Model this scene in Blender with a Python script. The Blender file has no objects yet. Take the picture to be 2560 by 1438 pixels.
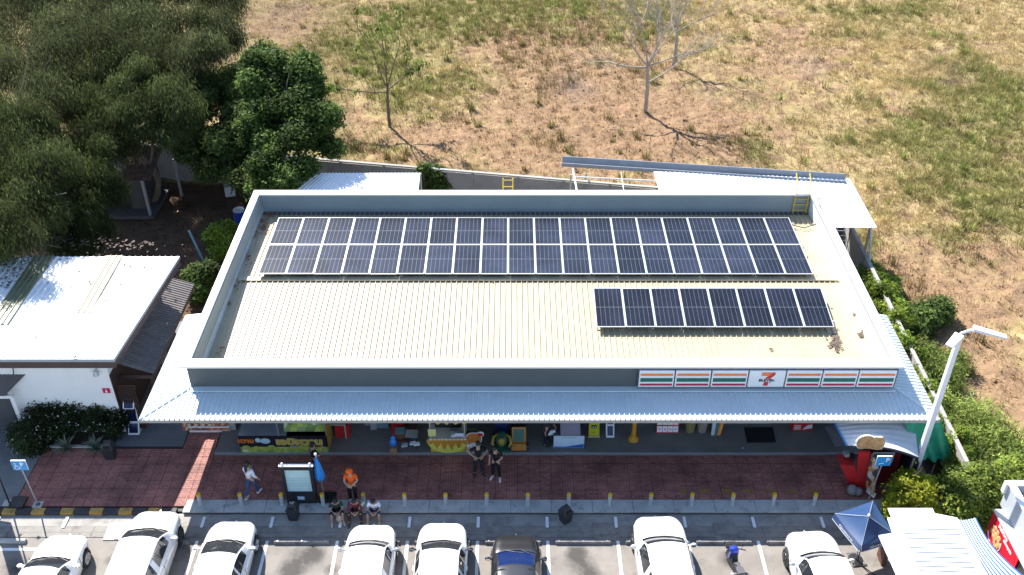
import bpy, bmesh, math, random
import numpy as np
from mathutils import Vector, Matrix
rnd = random.Random(11)
rng = np.random.default_rng(5)
sc = bpy.context.scene
C = sc.collection
PI = math.pi

# ------------------------------------------------------------------ camera, sky, sun, exposure
FPX, TH, CAMH = 2471.1, 0.6186, 27.6436
cam = bpy.data.cameras.new('drone_camera')
cam.sensor_width = 36.0
cam.lens = FPX / 2560 * 36.0
cam.clip_end = 900
camo = bpy.data.objects.new('drone_camera', cam)
camo.location = (0, 0, CAMH)
camo.rotation_euler = (PI / 2 - TH, 0, 0)
C.objects.link(camo)
sc.camera = camo

SUN = Vector((0.565, -0.93, -1.0)).normalized()
w = bpy.data.worlds.new('World'); sc.world = w; w.use_nodes = True
wn = w.node_tree.nodes; wn.clear()
sky = wn.new('ShaderNodeTexSky'); sky.sky_type = 'NISHITA'; sky.sun_disc = False
sky.sun_elevation = math.asin(-SUN.z); sky.sun_rotation = math.atan2(-SUN.x, -SUN.y)
sky.air_density = 1.0; sky.dust_density = 0.35; sky.ozone_density = 1.6
bg = wn.new('ShaderNodeBackground'); bg.inputs['Strength'].default_value = 0.105
wo = wn.new('ShaderNodeOutputWorld')
w.node_tree.links.new(sky.outputs[0], bg.inputs[0]); w.node_tree.links.new(bg.outputs[0], wo.inputs[0])
sun = bpy.data.lights.new('sun', 'SUN'); sun.energy = 4.9; sun.angle = math.radians(0.53); sun.color = (1.0, 0.955, 0.89)
suno = bpy.data.objects.new('sun', sun); suno.rotation_euler = SUN.to_track_quat('-Z', 'Y').to_euler(); suno.location = (-20, 60, 40)
C.objects.link(suno)
sc.view_settings.view_transform = 'Standard'; sc.view_settings.look = 'None'
sc.view_settings.gamma = 1.0; sc.view_settings.exposure = 1.42; sc.view_settings.use_curve_mapping = False
sc.render.engine = 'CYCLES'
sc.cycles.max_bounces = 6

# ------------------------------------------------------------------ measuring helpers (a pixel of the survey photo + a height -> a point)
CT, ST = math.cos(TH), math.sin(TH)
def _ray(px, py):
    u = (px - 1280) / FPX; v = (py - 719) / FPX
    return Vector((u, CT - v * ST, -ST - v * CT))
def P(px, py, z=0.0):
    d = _ray(px, py); t = (z - CAMH) / d.z
    return Vector((0, 0, CAMH)) + d * t
def PY(px, py, Y):
    d = _ray(px, py); t = Y / d.y
    return Vector((0, 0, CAMH)) + d * t
def lerp(a, b, t): return a + (b - a) * t

# ------------------------------------------------------------------ object helpers
ORG = {}
def tag(o, label=None, cat=None, group=None, kind=None):
    if label: o['label'] = label
    if cat: o['category'] = cat
    if group: o['group'] = group
    if kind: o['kind'] = kind
    return o
def thing(name, label, cat, loc=(0, 0, 0), rz=0.0, group=None):
    o = bpy.data.objects.new(name, None); o.empty_display_size = 0.2
    o.location = loc; o.rotation_euler = (0, 0, rz); C.objects.link(o)
    ORG[o.name] = Vector(loc)
    return tag(o, label, cat, group)
def link(name, me, parent=None, loc=None):
    o = bpy.data.objects.new(name, me); C.objects.link(o)
    if parent: o.parent = parent; ORG[o.name] = ORG.get(parent.name, Vector((0, 0, 0)))
    else: ORG[o.name] = Vector((0, 0, 0))
    if loc is not None: o.location = loc
    return o

class MB:
    """collects shapes into one mesh"""
    def __init__(s): s.v = []; s.f = []; s.m = []; s.mi = 0
    def add(s, vs, fs):
        b = len(s.v); s.v += [Vector(x) for x in vs]
        for f in fs: s.f.append(tuple(i + b for i in f)); s.m.append(s.mi)
        return s
    def quad(s, a, b, c, d): return s.add([a, b, c, d], [(0, 1, 2, 3)])
    def box(s, c, d, rz=0.0, rx=0.0, ry=0.0):
        c = Vector(c); h = Vector(d) / 2
        M = Matrix.Rotation(rz, 3, 'Z') @ Matrix.Rotation(ry, 3, 'Y') @ Matrix.Rotation(rx, 3, 'X')
        vs = [c + M @ Vector((x * h.x, y * h.y, z * h.z)) for z in (-1, 1) for y in (-1, 1) for x in (-1, 1)]
        return s.add(vs, [(0, 2, 3, 1), (4, 5, 7, 6), (0, 1, 5, 4), (2, 6, 7, 3), (0, 4, 6, 2), (1, 3, 7, 5)])
    def span(s, a, b):
        a = Vector(a); b = Vector(b); return s.box((a + b) / 2, (abs(b.x - a.x), abs(b.y - a.y), abs(b.z - a.z)))
    def hexa(s, b4, t4):
        return s.add(list(b4) + list(t4), [(3, 2, 1, 0), (4, 5, 6, 7), (0, 1, 5, 4), (1, 2, 6, 5), (2, 3, 7, 6), (3, 0, 4, 7)])
    def prism(s, pts, ex):
        """polygon pts (3-D, planar) extruded along ex"""
        ex = Vector(ex); n = len(pts)
        fs = [tuple(range(n - 1, -1, -1)), tuple(range(n, 2 * n))] + [(i, (i + 1) % n, n + (i + 1) % n, n + i) for i in range(n)]
        return s.add([Vector(p) for p in pts] + [Vector(p) + ex for p in pts], fs)
    def tube(s, pts, r, n=8, caps=True):
        pts = [Vector(p) for p in pts]
        rs = r if isinstance(r, (list, tuple)) else [r] * len(pts)
        vs = []; ref = None
        for i, p in enumerate(pts):
            t = (pts[min(i + 1, len(pts) - 1)] - pts[max(i - 1, 0)]).normalized()
            if ref is None:
                ref = t.orthogonal().normalized()
            ref = (ref - t * ref.dot(t))
            ref = ref.normalized() if ref.length > 1e-6 else t.orthogonal().normalized()
            q = t.cross(ref)
            for k in range(n):
                a = 2 * PI * k / n
                vs.append(p + (ref * math.cos(a) + q * math.sin(a)) * rs[i])
        fs = []
        for i in range(len(pts) - 1):
            for k in range(n):
                fs.append((i * n + k, i * n + (k + 1) % n, (i + 1) * n + (k + 1) % n, (i + 1) * n + k))
        if caps:
            fs.append(tuple(range(n - 1, -1, -1))); fs.append(tuple((len(pts) - 1) * n + k for k in range(n)))
        return s.add(vs, fs)
    def lathe(s, prof, n=16, c=(0, 0, 0)):
        c = Vector(c); vs = []; fs = []
        for r, z in prof:
            for k in range(n):
                a = 2 * PI * k / n; vs.append(c + Vector((r * math.cos(a), r * math.sin(a), z)))
        for i in range(len(prof) - 1):
            for k in range(n):
                fs.append((i * n + k, i * n + (k + 1) % n, (i + 1) * n + (k + 1) % n, (i + 1) * n + k))
        fs.append(tuple(range(n - 1, -1, -1))); fs.append(tuple((len(prof) - 1) * n + k for k in range(n)))
        return s.add(vs, fs)
    def ball(s, c, r, n=10, m=7, M=None):
        c = Vector(c); r = Vector(r) if not isinstance(r, (int, float)) else Vector((r, r, r)); vs = []; fs = []
        for i in range(m + 1):
            ph = PI * i / m
            for k in range(n):
                a = 2 * PI * k / n
                q = Vector((r.x * math.sin(ph) * math.cos(a), r.y * math.sin(ph) * math.sin(a), r.z * math.cos(ph)))
                vs.append(c + (M @ q if M else q))
        for i in range(m):
            for k in range(n):
                fs.append(((i + 1) * n + k, (i + 1) * n + (k + 1) % n, i * n + (k + 1) % n, i * n + k))
        return s.add(vs, fs)
    def mesh(s, name, mats, off=None, smooth=False):
        me = bpy.data.meshes.new(name)
        o = off or Vector((0, 0, 0))
        me.from_pydata([tuple(v - o) for v in s.v], [], s.f)
        for m in (mats if isinstance(mats, (list, tuple)) else [mats]): me.materials.append(m)
        if max(s.m, default=0): me.polygons.foreach_set('material_index', s.m)
        if smooth: me.polygons.foreach_set('use_smooth', [True] * len(me.polygons))
        me.update(); return me
    def build(s, name, mats, parent=None, smooth=False, world=False, bevel=0.0):
        """world=True: the shapes were given in world coordinates"""
        off = ORG.get(parent.name) if (world and parent) else None
        me = s.mesh(name, mats, off, smooth)
        if bevel:
            bm = bmesh.new(); bm.from_mesh(me)
            ed = [e for e in bm.edges if len(e.link_faces) == 2 and e.calc_face_angle(0) > 0.6]
            bmesh.ops.bevel(bm, geom=ed, offset=bevel, segments=2, affect='EDGES', profile=0.7, clamp_overlap=True)
            bm.to_mesh(me); bm.free()
        return link(name, me, parent)
def fixn(o):
    bm = bmesh.new(); bm.from_mesh(o.data); bmesh.ops.recalc_face_normals(bm, faces=bm.faces); bm.to_mesh(o.data); bm.free(); return o
def kids(o): return [c for c in CH.get(o.name, [])]
def copy_tree(o, parent=None, loc=None, rz=None):
    chs = [c for c in o.children]
    c = o.copy(); C.objects.link(c); c.parent = parent
    if loc is not None: c.location = loc
    if rz is not None: c.rotation_euler = (0, 0, rz)
    for ch in chs: copy_tree(ch, c)
    return c
def np_mesh(name, V, F, mats, col=None, smooth=False):
    """V n x 3, F m x k faces, col n x 3 point colours"""
    me = bpy.data.meshes.new(name)
    n, (m, k) = len(V), F.shape
    me.vertices.add(n); me.vertices.foreach_set('co', np.ascontiguousarray(V, np.float32).ravel())
    me.loops.add(m * k); me.loops.foreach_set('vertex_index', np.ascontiguousarray(F, np.int32).ravel())
    me.polygons.add(m); me.polygons.foreach_set('loop_start', np.arange(0, m * k, k, dtype=np.int32))
    try: me.polygons.foreach_set('loop_total', np.full(m, k, np.int32))
    except Exception: pass
    if smooth: me.polygons.foreach_set('use_smooth', np.ones(m, bool))
    me.update(calc_edges=True)
    if col is not None:
        a = me.attributes.new('Col', 'FLOAT_COLOR', 'POINT')
        a.data.foreach_set('color', np.concatenate([col, np.ones((n, 1))], 1).astype(np.float32).ravel())
    me.materials.append(mats); return me

# ------------------------------------------------------------------ materials
def _nt(name):
    m = bpy.data.materials.new(name); m.use_nodes = True
    nt = m.node_tree; b = nt.nodes['Principled BSDF']
    return m, nt, b
def mat(name, col, rough=0.6, metal=0.0, var=0.12, scale=2.0, bump=0.0, bscale=40.0, dirt=None, spec=0.5, coat=0.0, sheen=0.0):
    """base colour varied by noise; dirt=(colour, scale, threshold, amount) adds blotches; bump fine relief"""
    m, nt, b = _nt(name); L = nt.links.new
    b.inputs['Roughness'].default_value = rough; b.inputs['Metallic'].default_value = metal
    b.inputs['Specular IOR Level'].default_value = spec
    if coat: b.inputs['Coat Weight'].default_value = coat; b.inputs['Coat Roughness'].default_value = 0.06
    geo = nt.nodes.new('ShaderNodeNewGeometry')
    last = None
    if var:
        n = nt.nodes.new('ShaderNodeTexNoise'); n.inputs['Scale'].default_value = scale; n.inputs['Detail'].default_value = 6; n.inputs['Roughness'].default_value = 0.65
        L(geo.outputs['Position'], n.inputs['Vector'])
        r = nt.nodes.new('ShaderNodeValToRGB')
        r.color_ramp.elements[0].position = 0.3; r.color_ramp.elements[1].position = 0.7
        r.color_ramp.elements[0].color = tuple(c * (1 - var) for c in col) + (1,)
        r.color_ramp.elements[1].color = tuple(min(1, c * (1 + var)) for c in col) + (1,)
        L(n.outputs['Fac'], r.inputs['Fac']); last = r.outputs['Color']
    if dirt:
        dc, ds, dt, da = dirt
        n2 = nt.nodes.new('ShaderNodeTexNoise'); n2.inputs['Scale'].default_value = ds; n2.inputs['Detail'].default_value = 8; n2.inputs['Roughness'].default_value = 0.7
        L(geo.outputs['Position'], n2.inputs['Vector'])
        r2 = nt.nodes.new('ShaderNodeMapRange'); r2.inputs['From Min'].default_value = dt; r2.inputs['From Max'].default_value = dt + 0.16
        r2.inputs['To Max'].default_value = da; L(n2.outputs['Fac'], r2.inputs['Value'])
        mx = nt.nodes.new('ShaderNodeMix'); mx.data_type = 'RGBA'
        L(r2.outputs['Result'], mx.inputs['Factor'])
        if last: L(last, mx.inputs['A'])
        else: mx.inputs['A'].default_value = tuple(col) + (1,)
        mx.inputs['B'].default_value = tuple(dc) + (1,)
        last = mx.outputs['Result']
    if last: L(last, b.inputs['Base Color'])
    else: b.inputs['Base Color'].default_value = tuple(col) + (1,)
    if bump:
        n3 = nt.nodes.new('ShaderNodeTexNoise'); n3.inputs['Scale'].default_value = bscale; n3.inputs['Detail'].default_value = 4
        L(geo.outputs['Position'], n3.inputs['Vector'])
        bp = nt.nodes.new('ShaderNodeBump'); bp.inputs['Strength'].default_value = bump; bp.inputs['Distance'].default_value = 0.02
        L(n3.outputs['Fac'], bp.inputs['Height']); L(bp.outputs['Normal'], b.inputs['Normal'])
    return m
def attr_mat(name, rough=0.7, trans=0.0, fine=0.0, fscale=6.0, spec=0.3, bump=0.0, bscale=8.0):
    m, nt, b = _nt(name); L = nt.links.new
    a = nt.nodes.new('ShaderNodeAttribute'); a.attribute_name = 'Col'
    b.inputs['Roughness'].default_value = rough; b.inputs['Specular IOR Level'].default_value = spec
    out = a.outputs['Color']
    geo = nt.nodes.new('ShaderNodeNewGeometry')
    if fine:
        n = nt.nodes.new('ShaderNodeTexNoise'); n.inputs['Scale'].default_value = fscale; n.inputs['Detail'].default_value = 8; n.inputs['Roughness'].default_value = 0.75
        L(geo.outputs['Position'], n.inputs['Vector'])
        mr = nt.nodes.new('ShaderNodeMapRange'); mr.inputs['From Min'].default_value = 0.25; mr.inputs['From Max'].default_value = 0.75
        mr.inputs['To Min'].default_value = 1 - fine; mr.inputs['To Max'].default_value = 1 + fine
        L(n.outputs['Fac'], mr.inputs['Value'])
        mx = nt.nodes.new('ShaderNodeMix'); mx.data_type = 'RGBA'; mx.blend_type = 'MULTIPLY'; mx.inputs['Factor'].default_value = 1
        L(out, mx.inputs['A']); L(mr.outputs['Result'], mx.inputs['B']); out = mx.outputs['Result']
    L(out, b.inputs['Base Color'])
    if bump:
        n3 = nt.nodes.new('ShaderNodeTexNoise'); n3.inputs['Scale'].default_value = bscale; n3.inputs['Detail'].default_value = 7
        L(geo.outputs['Position'], n3.inputs['Vector'])
        bp = nt.nodes.new('ShaderNodeBump'); bp.inputs['Strength'].default_value = bump; bp.inputs['Distance'].default_value = 0.12
        L(n3.outputs['Fac'], bp.inputs['Height']); L(bp.outputs['Normal'], b.inputs['Normal'])
    if trans:
        t = nt.nodes.new('ShaderNodeBsdfTranslucent'); L(out, t.inputs['Color'])
        ms = nt.nodes.new('ShaderNodeMixShader'); ms.inputs[0].default_value = trans
        L(b.outputs[0], ms.inputs[1]); L(t.outputs[0], ms.inputs[2])
        L(ms.outputs[0], nt.nodes['Material Output'].inputs['Surface'])
    return m
def blotch_mat(name, cols, scale, rough=0.5, seedv=0.0, detail=3.0):
    """printed pictures: voronoi patches in a palette"""
    m, nt, b = _nt(name); L = nt.links.new
    geo = nt.nodes.new('ShaderNodeNewGeometry')
    v = nt.nodes.new('ShaderNodeTexVoronoi'); v.inputs['Scale'].default_value = scale
    n = nt.nodes.new('ShaderNodeTexNoise'); n.inputs['Scale'].default_value = scale * 1.3; n.inputs['Detail'].default_value = detail
    L(geo.outputs['Position'], n.inputs['Vector'])
    mp = nt.nodes.new('ShaderNodeMix'); mp.data_type = 'RGBA'; mp.inputs['Factor'].default_value = 0.12
    L(geo.outputs['Position'], mp.inputs['A']); L(n.outputs['Color'], mp.inputs['B'])
    L(mp.outputs['Result'], v.inputs['Vector'])
    r = nt.nodes.new('ShaderNodeValToRGB'); r.color_ramp.interpolation = 'CONSTANT'
    cr = r.color_ramp
    while len(cr.elements) < len(cols): cr.elements.new(0.5)
    for i, c in enumerate(cols): cr.elements[i].position = i / len(cols); cr.elements[i].color = tuple(c) + (1,)
    sx = nt.nodes.new('ShaderNodeSeparateColor'); L(v.outputs['Color'], sx.inputs[0])
    L(sx.outputs[0], r.inputs['Fac']); L(r.outputs['Color'], b.inputs['Base Color'])
    b.inputs['Roughness'].default_value = rough
    return m

WHITE = mat('white_paint', (0.78, 0.78, 0.77), 0.5, var=0.05, dirt=((0.45, 0.42, 0.38), 1.5, 0.62, 0.35))
WPLAIN = mat('white_plain', (0.8, 0.8, 0.8), 0.5, var=0.03)
METALW = mat('white_roof_metal', (0.74, 0.76, 0.78), 0.42, var=0.05, dirt=((0.5, 0.48, 0.45), 0.9, 0.6, 0.25))
GREY = mat('grey_paint', (0.30, 0.32, 0.34), 0.5)
DGREY = mat('dark_grey_paint', (0.075, 0.08, 0.09), 0.5)
BLACK = mat('black_plastic', (0.018, 0.018, 0.021), 0.42)
STEEL = mat('galvanised_steel', (0.42, 0.44, 0.46), 0.42, 0.65)
ALU = mat('aluminium', (0.74, 0.75, 0.77), 0.35, 0.45, var=0.04)
YELLOW = mat('yellow_paint', (0.74, 0.46, 0.02), 0.5)
RED = mat('red_paint', (0.50, 0.018, 0.022), 0.42)
ORANGE = mat('orange_paint', (0.80, 0.24, 0.02), 0.5)
BLUE = mat('blue_paint', (0.02, 0.20, 0.55), 0.45)
WOOD = mat('brown_wood', (0.12, 0.055, 0.035), 0.6, scale=6)
GLASSD = mat('dark_glass', (0.022, 0.025, 0.03), 0.07, spec=0.8, var=0)
CONC = mat('concrete', (0.28, 0.265, 0.245), 0.85, var=0.2, scale=1.4, bump=0.25, bscale=30, dirt=((0.11, 0.105, 0.10), 1.3, 0.52, 0.7))

# ------------------------------------------------------------------ lettering
def letters(name, s, size, M, m, parent, depth=0.004, align='CENTER', sx=1.0, world=True, bold=0.0):
    cu = bpy.data.curves.new(name, 'FONT'); cu.body = s; cu.size = size; cu.extrude = depth / 2
    cu.align_x = align; cu.align_y = 'CENTER'; cu.offset = bold; cu.resolution_u = 3
    t = bpy.data.objects.new(name, cu); C.objects.link(t)
    dg = bpy.context.evaluated_depsgraph_get()
    me = bpy.data.meshes.new_from_object(t.evaluated_get(dg))
    bpy.data.objects.remove(t); bpy.data.curves.remove(cu)
    X = M @ Matrix.Diagonal((sx, 1, 1, 1))
    if world and parent: X = Matrix.Translation(-ORG[parent.name]) @ X
    me.transform(X); me.materials.clear(); me.materials.append(m); me.name = name
    return link(name, me, parent)
def frame(o, ex, ey):
    ex = Vector(ex).normalized(); ey = Vector(ey); ez = ex.cross(ey).normalized(); ey = ez.cross(ex)
    M = Matrix.Identity(4)
    for i in range(3): M[i][0] = ex[i]; M[i][1] = ey[i]; M[i][2] = ez[i]; M[i][3] = Vector(o)[i]
    return M
FRONT = lambda o: frame(o, (1, 0, 0), (0, 0, 1))     # a sheet facing -Y

# ------------------------------------------------------------------ value noise in numpy
def vnoise(x, y, seed=0):
    xi = np.floor(x).astype(np.int64); yi = np.floor(y).astype(np.int64); fx = x - xi; fy = y - yi
    def h(a, b):
        n = (a * 374761393 + b * 668265263 + seed * 974711) & 0x7fffffff
        n = ((n ^ (n >> 13)) * 1274126177) & 0x7fffffff
        return ((n ^ (n >> 16)) & 0xffff) / 65535.0
    sx = fx * fx * (3 - 2 * fx); sy = fy * fy * (3 - 2 * fy)
    a = h(xi, yi); b = h(xi + 1, yi); c = h(xi, yi + 1); d = h(xi + 1, yi + 1)
    return (a + (b - a) * sx) * (1 - sy) + (c + (d - c) * sx) * sy
def fbm(x, y, seed=0, oct=4, rough=0.55):
    t = 0; a = 1; s = 0
    for i in range(oct):
        t = t + a * vnoise(x * 2 ** i, y * 2 ** i, seed + i * 17); s += a; a *= rough
    return t / s

def ribbed(mb, low, top, n, h=0.03, duty=(0.0, 0.66, 0.74, 0.9, 0.98)):
    """ribbed metal sheet: low(u)->point at the low end, top(u)->point at the high end, n ribs over u in 0..1"""
    prof = list(zip(duty, (0, 0, h, h, 0)))
    cols = []
    for i in range(n):
        for t, z in prof: cols.append(((i + t) / n, z))
    cols.append((1.0, 0))
    base = len(mb.v)
    for u, z in cols:
        a, b = low(u), top(u)
        mb.v.append(Vector((a.x, a.y, a.z + z))); mb.v.append(Vector((b.x, b.y, b.z + z)))
    for i in range(len(cols) - 1):
        k = base + 2 * i
        mb.f.append((k, k + 2, k + 3, k + 1)); mb.m.append(mb.mi)
    return mb
def ribbed4(mb, A, B, Cc, D, n, h=0.03, **k):
    A, B, Cc, D = map(Vector, (A, B, Cc, D))
    return ribbed(mb, lambda u: lerp(A, B, u), lambda u: lerp(D, Cc, u), n, h, **k)
# ================================================================== the setting: ground, field, car park, paving
def struct(name, mb, m, parent=None, **k):
    o = mb.build(name, m, parent, **k)
    if parent is None: o['kind'] = 'structure'
    return o
EARTH = mat('far_earth', (0.24, 0.17, 0.09), 0.95, var=0.3, scale=0.2)
struct('ground', MB().box((0, 60, -0.75), (700, 700, 0.6)), EARTH)

# ---- rough field: colours by what grows or lies there
def blobs(lst, X, Y):
    m = np.zeros_like(X)
    for px, py, rx, ry, wt in lst:
        c = P(px, py); a = abs(P(px + rx, py).x - c.x); b = abs(P(px, py - ry).y - P(px, py + ry).y) / 2
        m += wt * np.exp(-(((X - c.x) / a) ** 2 + ((Y - c.y) / b) ** 2))
    return m
SOILB = [(1450, 250, 190, 140, 1), (1300, 110, 170, 60, .8), (1950, 130, 120, 80, .9), (1750, 330, 180, 90, .9), (700, 60, 110, 60, .9), (1560, 300, 190, 120, .7), (2300, 720, 150, 150, 1),
         (2510, 640, 110, 110, .9), (1130, 335, 170, 50, .8), (2480, 960, 100, 90, .8), (1650, 120, 150, 60, .6), (2260, 275, 60, 25, .7), (880, 330, 60, 80, .6), (2350, 820, 140, 70, .6), (1250, 400, 200, 25, .4)]
GREENB = [(1180, 30, 260, 60, .9), (1500, 50, 160, 80, .8), (960, 120, 130, 70, .5), (2460, 330, 150, 120, .9), (1080, 300, 140, 60, .5), (1370, 350, 70, 40, .6), (1900, 370, 110, 45, .7), (2450, 450, 150, 130, .9), (2540, 250, 60, 160, .7), (2300, 470, 90, 50, .5),
          (900, 380, 100, 30, .7), (1000, 210, 200, 60, .4), (2130, 60, 60, 40, .4), (1350, 180, 90, 60, .4), (2400, 620, 70, 50, .4), (2330, 900, 110, 120, .7), (2380, 1080, 150, 130, .9), (2240, 700, 70, 120, .9)]
STRAWB = [(2200, 150, 260, 110, .9), (2180, 350, 160, 60, .8), (2230, 480, 160, 90, .7), (1750, 40, 170, 60, .8), (1290, 190, 100, 40, .6), (1100, 230, 140, 60, .5), (2500, 100, 120, 80, .6), (2200, 560, 80, 70, .5)]
BURNB = [(1430, 215, 60, 40, 1), (2020, 160, 50, 35, .8), (2360, 170, 70, 60, .6), (720, 15, 60, 40, .7), (1760, 230, 60, 40, .5)]
def field_cols(X, Y, seed=0):
    n0 = fbm(X * .13 + 9, Y * .13, 55, 3)
    n1 = fbm(X * .35, Y * .35, 1, 5, .6); n2 = fbm(X * .9, Y * .9, 9, 4, .6); n3 = fbm(X * 3.1, Y * 3.1, 23, 4, .7); n4 = fbm(X * 6.3, Y * 6.3, 31, 3, .7)
    so = blobs(SOILB, X, Y) * 1.55 + (n2 - .54) * 2.6 + (n3 - .5) * 1.2 + (n0 - .5) * 1.1
    gr = blobs(GREENB, X, Y) * 1.5 + (n1 - .50) * 2.9 + (n3 - .5) * .9 - (n0 - .5) * .8
    st = blobs(STRAWB, X, Y) * .8 + (fbm(X * .6 + 50, Y * .6, 77, 4) - .45) * 2.0 + .10
    bu = blobs(BURNB, X, Y) * .9 + (n2 - .5) * 1.0 - .15
    so, gr, st, bu = [np.clip(q, 0, 1) for q in (so, gr, st, bu)]
    base = np.array([.24, .18, .085]); soil = np.array([.235, .145, .088]); green = np.array([.20, .192, .068]); straw = np.array([.43, .335, .175]); burn = np.array([.15, .115, .10])
    c = base * (1 - .85 * st[:, None]) + straw * (.85 * st[:, None])
    c = c * (1 - .8 * gr[:, None]) + green * .8 * gr[:, None]
    c = c * (1 - .85 * so[:, None]) + soil * .85 * so[:, None]
    c = c * (1 - .7 * bu[:, None]) + burn * .7 * bu[:, None]
    c = c * (.50 + 1.0 * n4)[:, None]
    return c, so, gr, st
xs = np.arange(-44, 50, .2); ys = np.arange(17.0, 88, .2)
GX, GY = np.meshgrid(xs, ys); gx, gy = GX.ravel(), GY.ravel()
jx = gx + (rng.random(len(gx)) - .5) * .13; jy = gy + (rng.random(len(gx)) - .5) * .13
fc, fso, fgr, fst = field_cols(jx, jy)
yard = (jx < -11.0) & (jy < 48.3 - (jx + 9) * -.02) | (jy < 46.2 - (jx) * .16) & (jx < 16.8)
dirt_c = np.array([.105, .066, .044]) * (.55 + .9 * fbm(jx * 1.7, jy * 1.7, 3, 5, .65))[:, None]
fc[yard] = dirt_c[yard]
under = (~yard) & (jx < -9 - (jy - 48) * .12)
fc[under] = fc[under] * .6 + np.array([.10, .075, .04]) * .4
gz = -.06 + .16 * (fbm(jx * .25, jy * .25, 41, 3) - .5) + np.where(yard, .04, .34) * (fbm(jx * 1.1, jy * 1.1, 5, 3, .6) - .5) + np.where(yard, .02, .13) * (fbm(jx * 2.9, jy * 2.9, 8, 2) - .5)
gz = np.minimum(gz, np.where((jx < 16.4) & (jy < 44), .0, 9))
nx, ny = len(xs), len(ys)
idx = np.arange(nx * ny).reshape(ny, nx)
FQ = np.stack([idx[:-1, :-1], idx[:-1, 1:], idx[1:, 1:], idx[1:, :-1]], -1).reshape(-1, 4)
cxm, cym = GX[:-1, :-1].ravel(), GY[:-1, :-1].ravel()
keep = ~((cxm < 16.3) & (cym < 31.0)) & ~((cxm < 13.5) & (cxm > -11.2) & (cym < 40))
FQ = FQ[keep]
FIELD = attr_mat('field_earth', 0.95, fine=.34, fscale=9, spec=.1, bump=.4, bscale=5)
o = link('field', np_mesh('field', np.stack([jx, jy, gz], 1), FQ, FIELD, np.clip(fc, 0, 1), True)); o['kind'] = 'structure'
def field_z(x, y):
    i = np.clip(((y - 17.0) / .2).round().astype(int), 0, ny - 1); j = np.clip(((x + 44) / .2).round().astype(int), 0, nx - 1)
    return gz.reshape(ny, nx)[i, j]

# ---- grass blades and straw on the field (nobody could count them)
GRASS = attr_mat('dry_grass_blades', 0.75, trans=.22, spec=.2)
def tufts(name, n, per, hgt, wid, pick, bright, seed, lean=.8, label=None, cat=None, region=None):
    r = np.random.default_rng(seed)
    x0, x1, y0, y1 = region or (-24, 46, 28, 87)
    x = x0 + (x1 - x0) * r.random(n); y = y0 + (y1 - y0) * r.random(n)
    ok = (np.abs(x) < .54 * np.hypot(y, CAMH) + 4) & ((x > 17.3) | (y > 48.8 - (x + 11) * .168 + .5)) & (x > -9 - (y - 48) * .45)
    x, y = x[ok], y[ok]
    c, so, gr, st = field_cols(x, y)
    pr = pick(so, gr, st); ok = r.random(len(x)) < pr; x, y, c, gr, st = x[ok], y[ok], c[ok], gr[ok], st[ok]
    k = len(x)
    X = np.repeat(x, per) + r.normal(0, .12, k * per); Y = np.repeat(y, per) + r.normal(0, .12, k * per); Z = field_z(X, Y) - .02
    an = r.random(k * per) * 2 * PI; ln = lean * r.random(k * per); h = np.repeat(hgt * (.5 + r.random(k)), per) * (.6 + .6 * r.random(k * per)); wd = wid * (.6 + .8 * r.random(k * per))
    ca, sa = np.cos(an), np.sin(an)
    tip = np.stack([X + ca * h * np.sin(ln), Y + sa * h * np.sin(ln), Z + h * np.cos(ln)], 1)
    b1 = np.stack([X - sa * wd, Y + ca * wd, Z], 1); b2 = np.stack([X + sa * wd, Y - ca * wd, Z], 1)
    V = np.stack([b1, b2, tip], 1).reshape(-1, 3)
    col = np.repeat(c, per, 0) * bright * (.7 + .6 * r.random(k * per))[:, None]
    col = np.clip(np.repeat(col, 3, 0), 0, .8)
    o = link(name, np_mesh(name, V, np.arange(len(V)).reshape(-1, 3), GRASS, col))
    tag(o, label, cat, kind='stuff')
tufts('dry_grass', 150000, 8, .36, .014, lambda s, g, t: .10 + .90 * np.clip(t - s * .75, 0, 1), np.array([1.2, 1.17, 1.05]), 1, 1.4, 'dry straw coloured grass covering the open field behind the store', 'grass')
tufts('green_grass', 72000, 8, .32, .018, lambda s, g, t: np.clip(g * 1.1 - .1 - s * .3, 0, 1), np.array([1.05, 1.13, .9]), 2, .8, 'greener grass patches growing among the dry field', 'grass')
tufts('tall_weeds', 2200, 26, .55, .028, lambda s, g, t: np.clip(g * .8 + .05, 0, 1), np.array([.95, 1.22, .8]), 3, .9, 'scattered clumps of tall green weeds in the field', 'weeds')
# clods of broken soil
r = np.random.default_rng(14); n = 60000
x = -22 + 66 * r.random(n); y = 30 + 56 * r.random(n)
c, so, gr, st = field_cols(x, y); ok = (r.random(n) < so * .9 + .05) & ((x > 17.3) | (y > 48.8 - (x + 11) * .168 + .5)); x, y, c = x[ok], y[ok], c[ok]; k = len(x)
sz = .04 + .09 * r.random(k) ** 2; z = field_z(x, y)
tet = np.array([[1, 0, -.3], [-.5, .87, -.3], [-.5, -.87, -.3], [.1, .1, .75]])
an = r.random(k) * 6.28; ca, sa = np.cos(an), np.sin(an)
V = np.stack([x[:, None] + sz[:, None] * (tet[:, 0] * ca[:, None] - tet[:, 1] * sa[:, None]), y[:, None] + sz[:, None] * (tet[:, 0] * sa[:, None] + tet[:, 1] * ca[:, None]), z[:, None] + sz[:, None] * tet[:, 2]], -1).reshape(-1, 3)
F = (np.array([[0, 1, 3], [1, 2, 3], [2, 0, 3]])[None] + 4 * np.arange(k)[:, None, None]).reshape(-1, 3)
o = link('soil_clods', np_mesh('soil_clods', V, F, attr_mat('clod_earth', .95, spec=.1), np.clip(np.repeat(c * 1.05, 4, 0), 0, 1)))
tag(o, 'broken reddish clods of soil lying over the bare parts of the field', 'soil', kind='stuff')

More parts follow.
